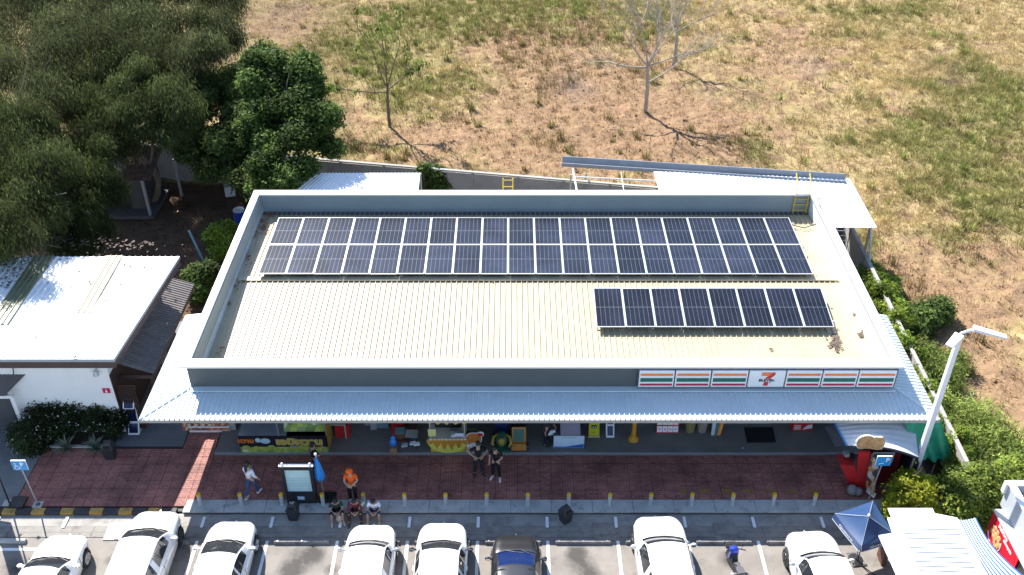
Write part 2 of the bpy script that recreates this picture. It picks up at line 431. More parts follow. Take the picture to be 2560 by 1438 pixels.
# ---- car park
TARMAC = mat('car_park_concrete', (0.205, 0.185, 0.165), 0.9, var=0.2, scale=1.1, bump=0.35, bscale=22, dirt=((0.085, 0.075, 0.07), 0.75, 0.54, 0.75))
def add_stains(m, cs):
    nt = m.node_tree; L = nt.links.new; b = nt.nodes['Principled BSDF']; src = b.inputs['Base Color'].links[0].from_socket; tot = None
    geo = nt.nodes.new('ShaderNodeNewGeometry'); n = nt.nodes.new('ShaderNodeTexNoise'); n.inputs['Scale'].default_value = 3.2; n.inputs['Detail'].default_value = 9; n.inputs['Roughness'].default_value = .7; L(geo.outputs['Position'], n.inputs['Vector'])
    for c, r_ in cs:
        d = nt.nodes.new('ShaderNodeVectorMath'); d.operation = 'DISTANCE'; L(geo.outputs['Position'], d.inputs[0]); d.inputs[1].default_value = (c.x, c.y, 0)
        q = nt.nodes.new('ShaderNodeMapRange'); q.inputs['From Min'].default_value = r_; q.inputs['From Max'].default_value = 0; L(d.outputs['Value'], q.inputs['Value'])
        if tot is None: tot = q.outputs['Result']
        else:
            a = nt.nodes.new('ShaderNodeMath'); a.operation = 'ADD'; L(tot, a.inputs[0]); L(q.outputs['Result'], a.inputs[1]); tot = a.outputs[0]
    mu = nt.nodes.new('ShaderNodeMath'); mu.operation = 'MULTIPLY'; L(tot, mu.inputs[0]); L(n.outputs['Fac'], mu.inputs[1])
    mr = nt.nodes.new('ShaderNodeMapRange'); mr.inputs['From Min'].default_value = .10; mr.inputs['From Max'].default_value = .48; mr.inputs['To Max'].default_value = .85; L(mu.outputs[0], mr.inputs['Value'])
    mx = nt.nodes.new('ShaderNodeMix'); mx.data_type = 'RGBA'; L(mr.outputs['Result'], mx.inputs['Factor']); L(src, mx.inputs['A']); mx.inputs['B'].default_value = (.035, .032, .03, 1); L(mx.outputs['Result'], b.inputs['Base Color'])
add_stains(TARMAC, [(P(750, 1400), .9), (P(790, 1385), .55), (P(720, 1435), .7), (P(1450, 1405), .8), (P(1440, 1380), .5), (P(1820, 1400), .6), (P(1480, 1440), .6), (P(40, 1420), .8), (P(280, 1400), .4), (P(830, 1425), .4)])
lot = struct('car_park', MB().span((-30, 4, -0.3), (30, 24.02, 0)), TARMAC)
strip = struct('roadside_gutter_strip', MB().span((-30, 24.022, -0.3), (30, 24.6, 0.002)), CONC)
DRAIN = mat('drain_concrete', (0.22, 0.205, 0.185), 0.88, var=0.2, scale=2.2, bump=.3, bscale=26, dirt=((0.09, 0.082, 0.075), 1.9, 0.52, 0.7))
for i in range(17):     # long cast channel slabs
    x0 = -27 + i * 3.0
    MB().span((x0, 23.50, -.05), (x0 + 2.985, 23.72, .018)).build('channel_slab', DRAIN, lot)
    MB().span((x0, 23.735, -.05), (x0 + 2.985, 24.0, .010)).build('channel_slab', DRAIN, lot)
LIGHTC = mat('pale_cover_concrete', (0.42, 0.40, 0.37), 0.85, var=.1, bump=.2)
for px, pale in ((298, 1), (545, 0), (1190, 0), (1510, 0), (1812, 0)):
    c = P(px, 1320)
    for ya, yb in ((23.60, 24.15), (23.36, 23.585)):
        o = MB().span((c.x - .40, ya, -.05), (c.x + .40, yb, .034)).build('drain_cover', LIGHTC if pale else DRAIN, lot, bevel=.008)
    MB().box((c.x - .15, 23.592, .03), (.05, .02, .012)).box((c.x + .12, 23.592, .03), (.05, .02, .012)).build('lifting_slot', BLACK, lot)
LINE = mat('worn_white_line', (0.74, 0.75, 0.76), 0.7, var=.06, dirt=((0.30, 0.28, 0.26), 4.0, 0.60, 0.55))
for k in range(-3, 10):
    X = -11.16 + 2.4855 * k
    if k == 2 or k == 7: pass
    MB().box((X, 24.17, .040), (.11, .50, .006)).build('parking_line', LINE, lot)
    MB().span((X - .055, 15, .004), (X + .055, 23.34, .009)).build('parking_line', LINE, lot)
MB().span((-24, 22.9, .005), (-16.2, 23.02, .009)).build('parking_line', LINE, lot)

# ---- kerbs
KERBC = mat('kerb_concrete', (0.42, 0.42, 0.40), 0.9, var=.16, scale=2.0, bump=.3, bscale=28, dirt=((0.10, 0.10, 0.10), 2.4, 0.53, 0.65))
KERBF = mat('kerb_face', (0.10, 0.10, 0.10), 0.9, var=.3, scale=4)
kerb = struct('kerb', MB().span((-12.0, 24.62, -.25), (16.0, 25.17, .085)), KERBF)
x = -12.0
for i in range(19):
    MB().span((x, 24.56, .085), (x + 1.483, 25.168, .125)).build('kerb_slab', KERBC, kerb, bevel=.008); x += 1.495
YK = mat('kerb_yellow', (0.42, 0.25, 0.06), 0.7, var=.2, scale=5, dirt=((0.07, 0.055, 0.045), 4, .50, .75)); BK = mat('kerb_black', (0.035, 0.033, 0.035), 0.7, var=.3, scale=5, dirt=((.12, .11, .11), 3, .55, .5))
GK = mat('kerb_worn_grey', (0.14, 0.135, 0.14), 0.8, var=.3, scale=5)
pk = struct('painted_kerb', MB().span((-26, 24.66, -.25), (-12.02, 24.84, .06)), BK)
x = -26.0; i = 0
while x < -12.4:
    L_ = .56 if i % 2 else .50
    MB().span((x, 24.52, -.04), (x + L_ - .012, 24.78, .13)).build('kerb_block', (YK, BK)[i % 2] if x > -26 else BK, pk, bevel=.03); x += L_ * 1.0; i += 1

# ---- red paving blocks
m, nt, b = _nt('red_pavers'); L = nt.links.new
geo = nt.nodes.new('ShaderNodeNewGeometry')
br = nt.nodes.new('ShaderNodeTexBrick'); br.inputs['Scale'].default_value = 1.0
br.inputs['Brick Width'].default_value = .2; br.inputs['Row Height'].default_value = .1; br.inputs['Mortar Size'].default_value = .007
br.inputs['Color1'].default_value = (0.27, 0.098, 0.078, 1); br.inputs['Color2'].default_value = (0.38, 0.15, 0.118, 1); br.inputs['Mortar'].default_value = (0.06, 0.035, 0.035, 1)
L(geo.outputs['Position'], br.inputs['Vector'])
ns = nt.nodes.new('ShaderNodeTexNoise'); ns.inputs['Scale'].default_value = .8; ns.inputs['Detail'].default_value = 7; L(geo.outputs['Position'], ns.inputs['Vector'])
mr = nt.nodes.new('ShaderNodeMapRange'); mr.inputs['From Min'].default_value = .3; mr.inputs['From Max'].default_value = .7; mr.inputs['To Min'].default_value = .62; mr.inputs['To Max'].default_value = 1.35; L(ns.outputs['Fac'], mr.inputs['Value'])
mx = nt.nodes.new('ShaderNodeMix'); mx.data_type = 'RGBA'; mx.blend_type = 'MULTIPLY'; mx.inputs['Factor'].default_value = 1
L(br.outputs['Color'], mx.inputs['A']); L(mr.outputs['Result'], mx.inputs['B']); L(mx.outputs['Result'], b.inputs['Base Color']); b.inputs['Roughness'].default_value = .75
bp = nt.nodes.new('ShaderNodeBump'); bp.inputs['Strength'].default_value = .6; bp.inputs['Distance'].default_value = .01; bp.invert = True; L(br.outputs['Fac'], bp.inputs['Height']); L(bp.outputs['Normal'], b.inputs['Normal'])
PAVE = m
PBED = mat('paver_bed', (0.045, 0.028, 0.028), .9)
T = .42
pav = struct('paved_forecourt', MB().span((-18.3, 24.85, -.2), (-11.6, 27.95, .10)).span((-11.598, 25.175, -.2), (16.0, 27.44, .10)).span((-12.9, 27.95, -.2), (-11.6, 30, .10)), PBED)
me = MB().box((0, 0, .112), (T - .014, T - .014, .03)).mesh('paver', PAVE)
bm = bmesh.new(); bm.from_mesh(me); bmesh.ops.bevel(bm, geom=[e for e in bm.edges if all(v.co.z > .12 for v in e.verts)], offset=.008, segments=1); bm.to_mesh(me); bm.free()
spots = []
for iy in range(8):
    for ix in range(16): 
        X, Y = -18.05 + T * ix, 25.06 + T * iy
        if X < -11.7 and Y < 27.9: spots.append((X, Y))
for iy in range(5):
    for ix in range(3): spots.append((-12.65 + T * ix, 28.0 + T * iy))
for iy in range(5):
    for ix in range(65): spots.append((-11.33 + T * ix, 25.397 + .4545 * iy))
spots = [s for s in spots if s[0] < 15.8]
spots.sort(key=lambda s: (0 if s[0] < -11.5 else 1, s[1]))
big = MB()
for n_, (X, Y) in enumerate(spots):
    if n_ < 298:
        o = link('paver', me, pav, (X, Y, (rnd.random() - .5) * .005)); o.scale = (1, 1.08 if X > -11.5 else 1, 1)
    else: big.box((X, Y, .112 + (rnd.random() - .5) * .005), (T - .014, T * 1.08 - .014, .03))
o = big.build('paver_field', PAVE, pav); o['kind'] = 'stuff'
OLDY = mat('faded_yellow_paint', (0.30, 0.17, 0.03), .8, var=.3, scale=6, dirt=((.10, .05, .05), 6, .5, .8))
for a_, b_ in ((1751, 1776), (1805, 1830), (1857, 1884), (1915, 1941), (1968, 1991), (2022, 2046), (1700, 1716)):
    p0, p1 = P(a_, 1232, .13), P(b_, 1224, .13)
    MB().span((p0.x, p0.y, .128), (p1.x, p1.y, .133)).build('faded_paint_patch', OLDY, pav)
# grey slabs at the left path, the restroom entrance and the shop platform
PATH = mat('grey_path', (0.16, 0.165, 0.17), .85, var=.18, bump=.25)
struct('side_path', MB().span((-30, 24.86, -.2), (-18.302, 37, .115)), PATH)
struct('restroom_entry_slab', MB().span((-15.6, 27.953, -.2), (-12.902, 36, .118)), mat('entry_screed', (0.13, 0.135, 0.14), .8, var=.15, bump=.2))
struct('planting_bed_soil', MB().span((-18.3, 27.955, -.2), (-15.602, 31, .09)), mat('bed_soil', (0.06, 0.035, 0.025), .95, var=.3, bump=.5))
MB().box((-16.9, 27.9, .13), (2.7, .09, .10)).build('bed_edging', KERBC, pav)
TILE = mat('platform_tiles', (0.19, 0.18, 0.165), .6, var=.14, scale=1.2, dirt=((0.07, 0.07, 0.065), 1.0, .58, .5))
plat = struct('shop_platform', MB().span((-11.53, 27.445, -.2), (14.6, 31, .205)), TILE)
MB().span((-11.53, 27.438, .206), (14.6, 27.52, .222)).build('platform_nosing', GREY, plat)
# ================================================================== the convenience store
shop = thing('convenience_store', 'single storey store with cream ribbed roof, white parapet and white awning all round', 'store', (1, 27.7, 0))
ROOFC = mat('cream_roof_metal', (0.43, 0.37, 0.25), 0.36, var=.10, scale=1.1, dirt=((0.30, 0.22, 0.14), 1.6, .56, .40))
PARA = mat('parapet_grey_paint', (0.25, 0.29, 0.31), .6, var=.08, scale=.8, dirt=((0.17, 0.20, 0.215), .9, .58, .35))
FRONTP = mat('front_wall_shade_grey', (0.085, 0.10, 0.105), .6, var=.08, scale=.8, dirt=((0.055, 0.06, 0.062), .9, .58, .35))  # copy of the parapet grey, darkened where the awning cuts off sky light
COPE = mat('coping_white', (0.80, 0.80, 0.79), .5, var=.03)
AWN = mat('awning_metal', (0.60, 0.665, 0.69), .4, var=.05, dirt=((0.45, 0.45, 0.45), 1.6, .62, .35))
XL, XR, YF, YB = -11.88, 14.14, 27.68, 40.25      # outer faces of the parapet
ZT, ZP, ZE = 3.40, 4.42, 3.20
# parapet walls (hollow ring) and coping
def wallp(a, b): return MB().span(a, b).build('parapet_wall', PARA, shop, world=True)
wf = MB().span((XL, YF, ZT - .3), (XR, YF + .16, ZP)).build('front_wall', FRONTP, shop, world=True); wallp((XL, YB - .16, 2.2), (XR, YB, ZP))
wl = wallp((XL, YF + .162, 2.2), (XL + .14, YB - .162, ZP)); wallp((XR - .14, YF + .162, 2.2), (XR, YB - .162, ZP))
cp = MB()
cp.span((XL - .2, YF - .13, ZP + .001), (XR + .12, YF + .33, ZP + .085)); cp.span((XL - .2, YB - .27, ZP + .001), (XR + .12, YB + .13, ZP + .085))
cp.span((XL - .2, YF + .331, ZP + .001), (XL + .1, YB - .271, ZP + .083)); cp.span((XR - .24, YF + .331, ZP + .001), (XR + .12, YB - .271, ZP + .083))
cp.build('coping', COPE, shop, world=True, bevel=.008)
MB().span((XR - .256, YF + .335, ZP - .03), (XR - .243, YB - .275, ZP + .08)).build('coping_edge', GREY, shop, world=True)
# flashing skirt inside left, white sunlit-look sheet inside right, dark joint above
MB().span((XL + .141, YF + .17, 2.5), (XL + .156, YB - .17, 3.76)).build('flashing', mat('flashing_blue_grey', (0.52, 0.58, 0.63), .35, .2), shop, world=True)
MB().span((XR - .158, YF + .17, 2.5), (XR - .141, YB - .17, ZP - .01)).build('flashing', COPE, shop, world=True)  # full-height white sheet paints in the sunlit glare of this inner wall
# roof slopes: ridge strip at y 34.45
ZR, ZFRONT, ZBACK = 3.50, 3.24, 3.45
RX0, RX1 = XL + .165, XR - .165
NR = 112
ribbed4(MB(), (RX0, YF + .165, ZFRONT), (RX1, YF + .165, ZFRONT), (RX1, 34.45, ZR), (RX0, 34.45, ZR), NR, .048, duty=(0, .74, .80, .90, .96)).build('front_roof_sheet', ROOFC, shop, world=True)
ribbed4(MB(), (RX0, YB - .165, ZBACK), (RX1, YB - .165, ZBACK), (RX1, 34.47, ZR), (RX0, 34.47, ZR), NR, .048, duty=(0, .74, .80, .90, .96)).build('back_roof_sheet', ROOFC, shop, world=True)
MB().hexa([(RX0 + .1, 34.34, ZR + .063), (RX1 - .1, 34.34, ZR + .063), (RX1 - .1, 34.62, ZR + .063), (RX0 + .1, 34.62, ZR + .063)], [(RX0 + .1, 34.34, ZR + .075), (RX1 - .1, 34.34, ZR + .075), (RX1 - .1, 34.62, ZR + .078), (RX0 + .1, 34.62, ZR + .078)]).build('ridge_cap', ROOFC, shop, world=True)
MB().span((RX0, YB - .40, ZBACK + .015), (RX1, YB - .163, ZBACK + .04)).build('back_gutter', DGREY, shop, world=True)
# grime along the right side of the roof, leaf litter
GRIME = mat('roof_grime', (0.12, 0.09, 0.07), .9, var=.4, scale=8)
def litter(name, lst, m, parent, zf, seed=1, size=.05, world=True):
    r = random.Random(seed); mb = MB()
    for px, py, rx, ry, n in lst:
        for _ in range(n):
            z = zf; a = P(px + r.gauss(0, rx), py + r.gauss(0, ry), z if not callable(z) else 3.3)
            if callable(z): a.z = z(a)
            s = size * (.5 + r.random()); t = r.random() * 6.3; u = Vector((math.cos(t), math.sin(t), (r.random() - .5) * .5)) * s; v = Vector((-math.sin(t), math.cos(t), (r.random() - .3) * .7)) * s * .6
            mb.quad(a - u, a + v, a + u, a - v)
    o = mb.build(name, m, parent, world=world); o['kind'] = 'stuff'; return o
def rz_(a):
    return (ZFRONT + (ZR - ZFRONT) * (a.y - YF) / (34.45 - YF) if a.y < 34.45 else ZR + (ZBACK - ZR) * (a.y - 34.45) / 5.6) + .055
BROWNLEAF = mat('dry_leaves_brown', (0.26, 0.11, 0.05), .8, var=.5, scale=14)
litter('roof_leaf_litter', [(660, 570, 8, 14, 70), (680, 545, 12, 4, 40), (640, 600, 6, 10, 20), (590, 720, 5, 10, 14), (575, 765, 4, 5, 6), (550, 880, 5, 5, 8), (1000, 535, 180, 3, 90), (1500, 536, 250, 3, 60), (620, 655, 5, 20, 20)], BROWNLEAF, shop, rz_, 3, .06)
litter('roof_grime', [(2077, 864, 4, 5, 40), (2092, 866, 5, 7, 60), (2150, 842, 3, 4, 30), (2140, 800, 6, 12, 16), (2088, 848, 8, 4, 26), (1930, 877, 2, 1, 4), (1232, 715, 1, 6, 5)], GRIME, shop, rz_, 4, .06)
# awning: front, left, right slopes with hips
EXL, EXR, EY = -13.38, 15.35, 26.15
def hip_top(X):
    if X < XL: t = (X - EXL) / (XL - EXL); return Vector((X, EY + (YF - EY) * t, ZE + (ZT - ZE) * t))
    if X > XR: t = (EXR - X) / (EXR - XR); return Vector((X, EY + (YF - EY) * t, ZE + (ZT - ZE) * t))
    return Vector((X, YF - .001, ZT))
ribbed(MB(), lambda u: Vector((EXL + (EXR - EXL) * u, EY, ZE)), lambda u: hip_top(EXL + (EXR - EXL) * u), 158, .046, duty=(0, .78, .83, .93, .98)).build('front_awning', AWN, shop, world=True)
YLB = P(505, 783, 3.3).y       # the side awnings end part way back
def side(xe, xw, n, name, yb):
    def low(u): return Vector((xe, yb + (EY - yb) * u, ZE))
    def top(u):
        y = yb + (EY - yb) * u
        if y < YF:
            t = (y - EY) / (YF - EY); return Vector((xe + (xw - xe) * t, y, ZE + (ZT - ZE) * t))
        return Vector((xw, y, ZT))
    ribbed(MB(), low, top, n, .038, duty=(0, .78, .83, .93, .98)).build(name, AWN, shop, world=True)
side(EXL, XL - .001, 34, 'side_awning', YLB); side(EXR, XR + .001, 34, 'side_awning', YLB)
for a, b in (((EXL, EY, ZE + .02), (XL, YF, ZT + .03)), ((EXR, EY, ZE + .02), (XR, YF, ZT + .03))):
    MB().tube([Vector(a), Vector(b)], .035, 6).build('hip_flashing', AWN, shop, world=True)
MB().span((XL + .02, YF - .26, ZT + .0), (XR - .02, YF - .002, ZT + .045)).build('wall_flashing', AWN, shop, world=True)
fa = MB(); fa.span((EXL, EY - .03, ZE - .13), (EXR, EY - .002, ZE + .004)); fa.span((EXL - .028, EY - .03, ZE - .13), (EXL - .002, YLB, ZE + .004)); fa.span((EXR + .002, EY - .03, ZE - .13), (EXR + .028, YLB, ZE + .004))
fa.build('fascia_board', mat('fascia_grey', (0.30, 0.29, 0.27), .6), shop, world=True)
# soffit, shop front and walls below
MB().span((EXL + .05, EY + .05, ZE - .16), (EXR - .05, 29.3, ZE - .14)).build('soffit', GREY, shop, world=True)
SW = mat('shop_wall_paint', (0.36, 0.36, 0.35), .6)
MB().span((-11.3, 29.2, .2), (-2.0, 29.4, 3.0)).span((-11.3, 29.4, .1), (-11.1, 40.0, 3.3)).span((13.4, 29.4, .1), (13.6, 40.0, 3.3)).span((-11.3, 39.8, .1), (13.6, 40.0, 3.3)).build('store_wall', SW, shop, world=True)
sf = MB().span((-2.0, 29.24, .2), (13.6, 29.30, 3.0)).build('shop_window', GLASSD, shop, world=True)
fr = MB()
for x in np.linspace(-2, 13.5, 12): fr.box((x, 29.21, 1.6), (.07, .06, 2.8))
fr.span((-2, 29.17, .21), (13.5, 29.235, .40)).build('window_frame', GREY, sf, world=True)
MB().span((6.3, 29.12, .206), (10.4, 29.2, .26)).build('door_sill', STEEL, shop, world=True)
for x in (-11.1, -5.5, 0.2, 5.9, 13.3): MB().box((x, 28.9, 1.6), (.25, .25, 2.85)).build('store_column', SW, shop, world=True)
# sign boxes along the parapet
SGW = mat('sign_white', (0.78, 0.79, 0.80), .35, var=.02); SGO = mat('sign_orange', (0.80, 0.20, 0.055), .35, var=.03); SGG = mat('sign_green', (0.01, 0.135, 0.09), .35, var=.03); SGR = mat('sign_red', (0.43, 0.018, 0.06), .35, var=.03); SGL = mat('logo_red', (0.62, 0.02, 0.02), .35, var=.0)
xa, xb = P(1597, 928, 4.3).x, P(2243, 924, 4.3).x
ys = YF - .12
edges = [1597, 1688, 1779, 1872, 1966, 2057, 2147, 2243]
ex = [PY(e, 930, ys).x for e in edges]
z0, z1 = PY(1700, 965, ys).z, PY(1700, 925, ys).z
MB().span((ex[0] - .03, ys + .02, z0 - .05), (ex[-1] + .03, YF - .003, z1 + .03)).build('sign_backing', DGREY, shop, world=True)
for i in range(7):
    a, b = ex[i] + .025, ex[i + 1] - .025
    pnl = MB().span((a, ys - .06, z0), (b, ys + .018, z1)).build('sign_panel', SGW, shop, world=True, bevel=.02)
    h = z1 - z0
    if i != 3:
        for za, zb, m_ in ((.70, .84, SGO), (.33, .56, SGG), (.09, .215, SGR)):
            MB().span((a + .05, ys - .066, z0 + h * za), (b - .05, ys - .059, z0 + h * zb)).build('sign_stripe', m_, pnl, world=True)
    else:
        cx = (a + b) / 2; s = h * .86 / 2; cz = (z0 + z1) / 2; yy = ys - .064
        def pg(pts, m_, nm): MB().prism([(cx + x * s * 1.05, yy, cz + z * s) for x, z in pts], (0, -.006, 0)).build(nm, m_, pnl, world=True)
        pg([(-.62, .95), (-.62, .45), (.20, .45), (.36, .66), (.50, .95)], SGO, 'numeral_bar')
        pg([(.52, .95), (.82, .95), (.80, .62), (.55, .30), (.34, .06), (-.16, .06), (-.08, .25), (.10, .42), (.30, .55), (.44, .75)], SGL, 'numeral_stroke')
        pg([(-.22, -.42), (.24, -.42), (.20, -.95), (-.30, -.95)], SGL, 'numeral_foot')
        letters('sign_word', 'ELEVEn', h * .21, FRONT((cx, yy - .004, cz - .18 * s)), mat('logo_black', (.01, .02, .015), .4, var=0), pnl, .006, sx=1.15, bold=.006)
        letters('trade_mark', '®', h * .10, FRONT((cx + .42 * s, yy - .004, cz - .52 * s)), SGG, pnl, .004)

# ---- solar panels: each one lifts off
CELL = mat('solar_cell', (0.010, 0.012, 0.021), 0.22, var=.6, scale=.55, spec=.34, coat=.12)
def per_panel(m, lo, hi):
    nt = m.node_tree; b = nt.nodes['Principled BSDF']; src = b.inputs['Base Color'].links[0].from_socket
    oi = nt.nodes.new('ShaderNodeAttribute'); oi.attribute_type = 'OBJECT'; oi.attribute_name = 'panel_tone'
    mr = nt.nodes.new('ShaderNodeMapRange'); mr.inputs['To Min'].default_value = lo; mr.inputs['To Max'].default_value = hi; nt.links.new(oi.outputs['Fac'], mr.inputs['Value'])
    mx = nt.nodes.new('ShaderNodeMix'); mx.data_type = 'RGBA'; mx.blend_type = 'MULTIPLY'; mx.inputs['Factor'].default_value = 1
    nt.links.new(src, mx.inputs['A']); nt.links.new(mr.outputs['Result'], mx.inputs['B']); nt.links.new(mx.outputs['Result'], b.inputs['Base Color'])
per_panel(CELL, .7, 2.0)
SHEETW = mat('panel_backsheet', (0.17, 0.185, 0.21), .4, var=0)
PW, PL = 1.156, 2.27
def solar(label, loc, tilt):
    t = thing('solar_panel', label, 'solar panel', loc, 0, 'solar panels on the store roof')
    t.rotation_euler = (tilt, 0, 0)
    fm = MB(); b_ = .024
    fm.box((0, PL / 2 - b_ / 2, .0), (PW, b_, .04)).box((0, -PL / 2 + b_ / 2, 0), (PW, b_, .04)).box((PW / 2 - b_ / 2, 0, 0), (b_, PL - 2 * b_ - .001, .04)).box((-PW / 2 + b_ / 2, 0, 0), (b_, PL - 2 * b_ - .001, .04))
    fm.build('frame', ALU, t); MB().box((0, 0, .004), (PW - .05, PL - .05, .014)).build('backsheet', SHEETW, t)
    iw = PW - 2 * b_ - .02; cw = iw / 6; hl = (PL - 2 * b_ - .02) / 2; ch = (hl - .014) / 12
    st = MB()
    for k in range(12):
        st.quad((-cw / 2 + .004, .007 + ch * k + .0008, .0118), (cw / 2 - .004, .007 + ch * k + .0008, .0118), (cw / 2 - .004, .007 + ch * (k + 1) - .0008, .0118), (-cw / 2 + .004, .007 + ch * (k + 1) - .0008, .0118))
    sme = st.mesh('cell_strip', CELL)
    for half in (0, 1):
        for c_ in range(6):
            o = link('cell_strip', sme, t, (-iw / 2 + cw * (c_ + .5), 0 if half else -hl - .0, 0))
    return t
ORD = ['first', 'second', 'third', 'fourth', 'fifth', 'sixth', 'seventh', 'eighth', 'ninth', 'tenth', 'eleventh', 'twelfth', 'thirteenth', 'fourteenth', 'fifteenth', 'sixteenth', 'seventeenth', 'eighteenth', 'nineteenth', 'twentieth']
proto = None
pitch = (12.81 + 10.795) / 20
for row, nm in ((0, 'back row against the rear parapet'), (1, 'middle row behind the ridge strip')):
    for i in range(20):
        lab = f'blue solar panel {ORD[i]} from the left in the {nm}'
        loc = Vector((-10.795 + pitch * (i + .5), 39.12 - 2.295 * (row + .5), 3.76))
        if proto is None: proto = solar(lab, loc, 0)
        else:
            o = copy_tree(proto, None, loc); o['label'] = lab
tl = math.atan2(.29, 2.34); p2 = (12.79 - 3.345) / 8
for i in range(8):
    o = copy_tree(proto, None, Vector((3.345 + p2 * (i + .5), 32.15, 3.775))); o.rotation_euler = (tl, 0, 0)
    o['label'] = f'dark solar panel {ORD[i]} from the left in the short front row'
for o in [q for q in C.objects if q.name.startswith('solar_panel')]:
    o.rotation_euler.x += math.radians(rnd.gauss(0, .18)); o.rotation_euler.y += math.radians(rnd.gauss(0, .15)); d_ = rnd.random() * (.55 if o.location.y < 33 else 1.0)  # random tone, lower in front row: rear rows' sky reflection put into colour
    for q in o.children: q['panel_tone'] = min(1.0, max(0.0, d_ + rnd.gauss(0, .06)))
rl = MB()
for y in (38.7, 37.2, 36.4, 34.9): rl.span((-10.9, y - .025, 3.69), (12.95, y + .025, 3.735))
rl.build('mounting_rail', ALU, shop, world=True); rl = MB()
for y, z in ((32.9, 3.80), (31.4, 3.62)): rl.span((3.25, y - .025, z), (12.95, y + .025, z + .04))
rl.build('mounting_rail', ALU, shop, world=True)
lg = MB()
for x in np.arange(-10.6, 12.9, 2.36):
    for y in (38.7, 37.2, 36.4, 34.9): lg.box((x, y, 3.57), (.05, .05, .28))
for x in np.arange(3.5, 12.9, 2.3):
    for y in (32.9, 31.4): lg.box((x, y, 3.52), (.05, .05, .32))
lg.build('rail_feet', STEEL, shop, world=True)
# cable conduit over the right parapet
cd = MB(); cd.tube([P(1978, 562, 3.6), P(2010, 570, 3.6), P(2040, 560, 3.65), P(2056, 545, 3.9), P(2058, 530, 4.45), P(2050, 515, 4.6), P(2042, 500, 4.7), P(2045, 497, 4.72), P(2060, 498, 4.72)], .025, 6)
tag(cd.build('conduit_pipe', DGREY, None), 'grey cable conduit bent over the white parapet beside the solar panels', 'conduit')
# ladders
def ladder(name, label, a, b, wdt, n, m, r_=.022, group=None, hook=None):
    a, b = Vector(a), Vector(b); t = thing(name, label, 'ladder', a, 0, group)
    for s in (-1, 1):
        pts = [a + Vector((s * wdt / 2, 0, 0)), b + Vector((s * wdt / 2, 0, 0))]
        if hook: pts += [p + Vector((s * wdt / 2, 0, 0)) for p in hook]
        MB().tube(pts, r_, 6).build('ladder_rail', m, t, world=True)
    for k in range(n):
        p = lerp(a, b, (k + .7) / n); MB().tube([p - Vector((wdt / 2, 0, 0)), p + Vector((wdt / 2, 0, 0))], r_ * .8, 6).build('rung', m, t, world=True)
    return t
YL = mat('ladder_yellow', (.78, .52, .02), .45, var=.04)
yb_ = YB - .22; xm = PY(2003, 500, yb_).x
ladder('roof_ladder', 'yellow steel ladder hooked over the rear parapet beside the solar panels', (xm, yb_ - .05, 3.45), (xm, yb_, 4.6), .62, 4, YL, .026, 'yellow roof ladders', hook=[Vector((xm, yb_ + .02, 5.1)), Vector((xm, yb_ + .45, 5.35))])
a_ = PY(1270, 482, YB + .4)
ladder('roof_ladder', 'top of a yellow ladder rising behind the middle of the rear parapet', (a_.x, YB + .35, .2), (a_.x, YB + .3, PY(1270, 446, YB + .3).z), .46, 14, YL, .026, 'yellow roof ladders')
a_ = P(2112, 549, 4.2)
ladder('straight_ladder', 'slim silver ladder leaning at the right side of the store', (P(2112, 640, .5).x, 39.6, .1), (a_.x, 39.2, 3.9), .36, 13, ALU, .018)
# ================================================================== restroom block on the left
rest = thing('restroom_building', 'white walled restroom block with big white ribbed roof and brown fascia', 'building', (-18, 28.6, 0))
WALLW = mat('white_wall', (0.80, 0.81, 0.82), .7, var=.04, dirt=((.55, .55, .55), 1.1, .62, .3))
BRN = mat('brown_fascia', (0.070, 0.045, 0.045), .5)
ROOFW = mat('white_sheet_roof', (0.80, 0.80, 0.79), .45, var=.04, dirt=((.50, .46, .42), 1.3, .63, .35))
YELS = mat('aged_skylight', (0.16, 0.17, 0.095), .5, var=.2, dirt=((.10, .10, .05), 1.6, .55, .6))
YELP = mat('yellowed_sheet', (0.34, 0.29, 0.14), .5, var=.15)
RZ0, RZ1 = 4.22, 4.26; RF_, RB_ = P(283, 897, RZ0), P(447, 642, RZ1); RXR = RF_.x; RYF, RYB = RF_.y, RB_.y
ribbed4(MB(), (-26, RYF, RZ0), (RF_.x, RYF, RZ0), (RB_.x, RYB, RZ1), (-26, RYB, RZ1), 46, .035).build('roof_sheet', ROOFW, rest, world=True)
def rstrip(x0, x1, y0, m):
    ribbed4(MB(), (x0, y0, RZ0 + .05), (x1, y0, RZ0 + .05), (x1, RYB + .01, RZ1 + .05), (x0, RYB + .01, RZ1 + .05), max(1, round((x1 - x0) / .24)), .037).build('skylight_sheet', m, rest, world=True)
c = P(105, 645, RZ1).x; rstrip(c - .35, c + .5, 30.4, YELS); c = P(280, 645, RZ1).x; rstrip(c - .25, c + .45, P(190, 782, RZ1).y, YELP)
fb = MB(); fb.span((-26, RYF - .02, RZ0 - .44), (RXR, RYF + .03, RZ0 - .005)); fb.hexa([(RF_.x - .05, RYF + .031, RZ0 - .4), (RF_.x + .01, RYF + .031, RZ0 - .4), (RB_.x + .01, RYB, RZ0 - .4), (RB_.x - .05, RYB, RZ0 - .4)], [(RF_.x - .05, RYF + .031, RZ0 - .005), (RF_.x + .01, RYF + .031, RZ0 - .005), (RB_.x + .01, RYB, RZ1 - .005), (RB_.x - .05, RYB, RZ1 - .005)]); fb.build('fascia', BRN, rest, world=True)
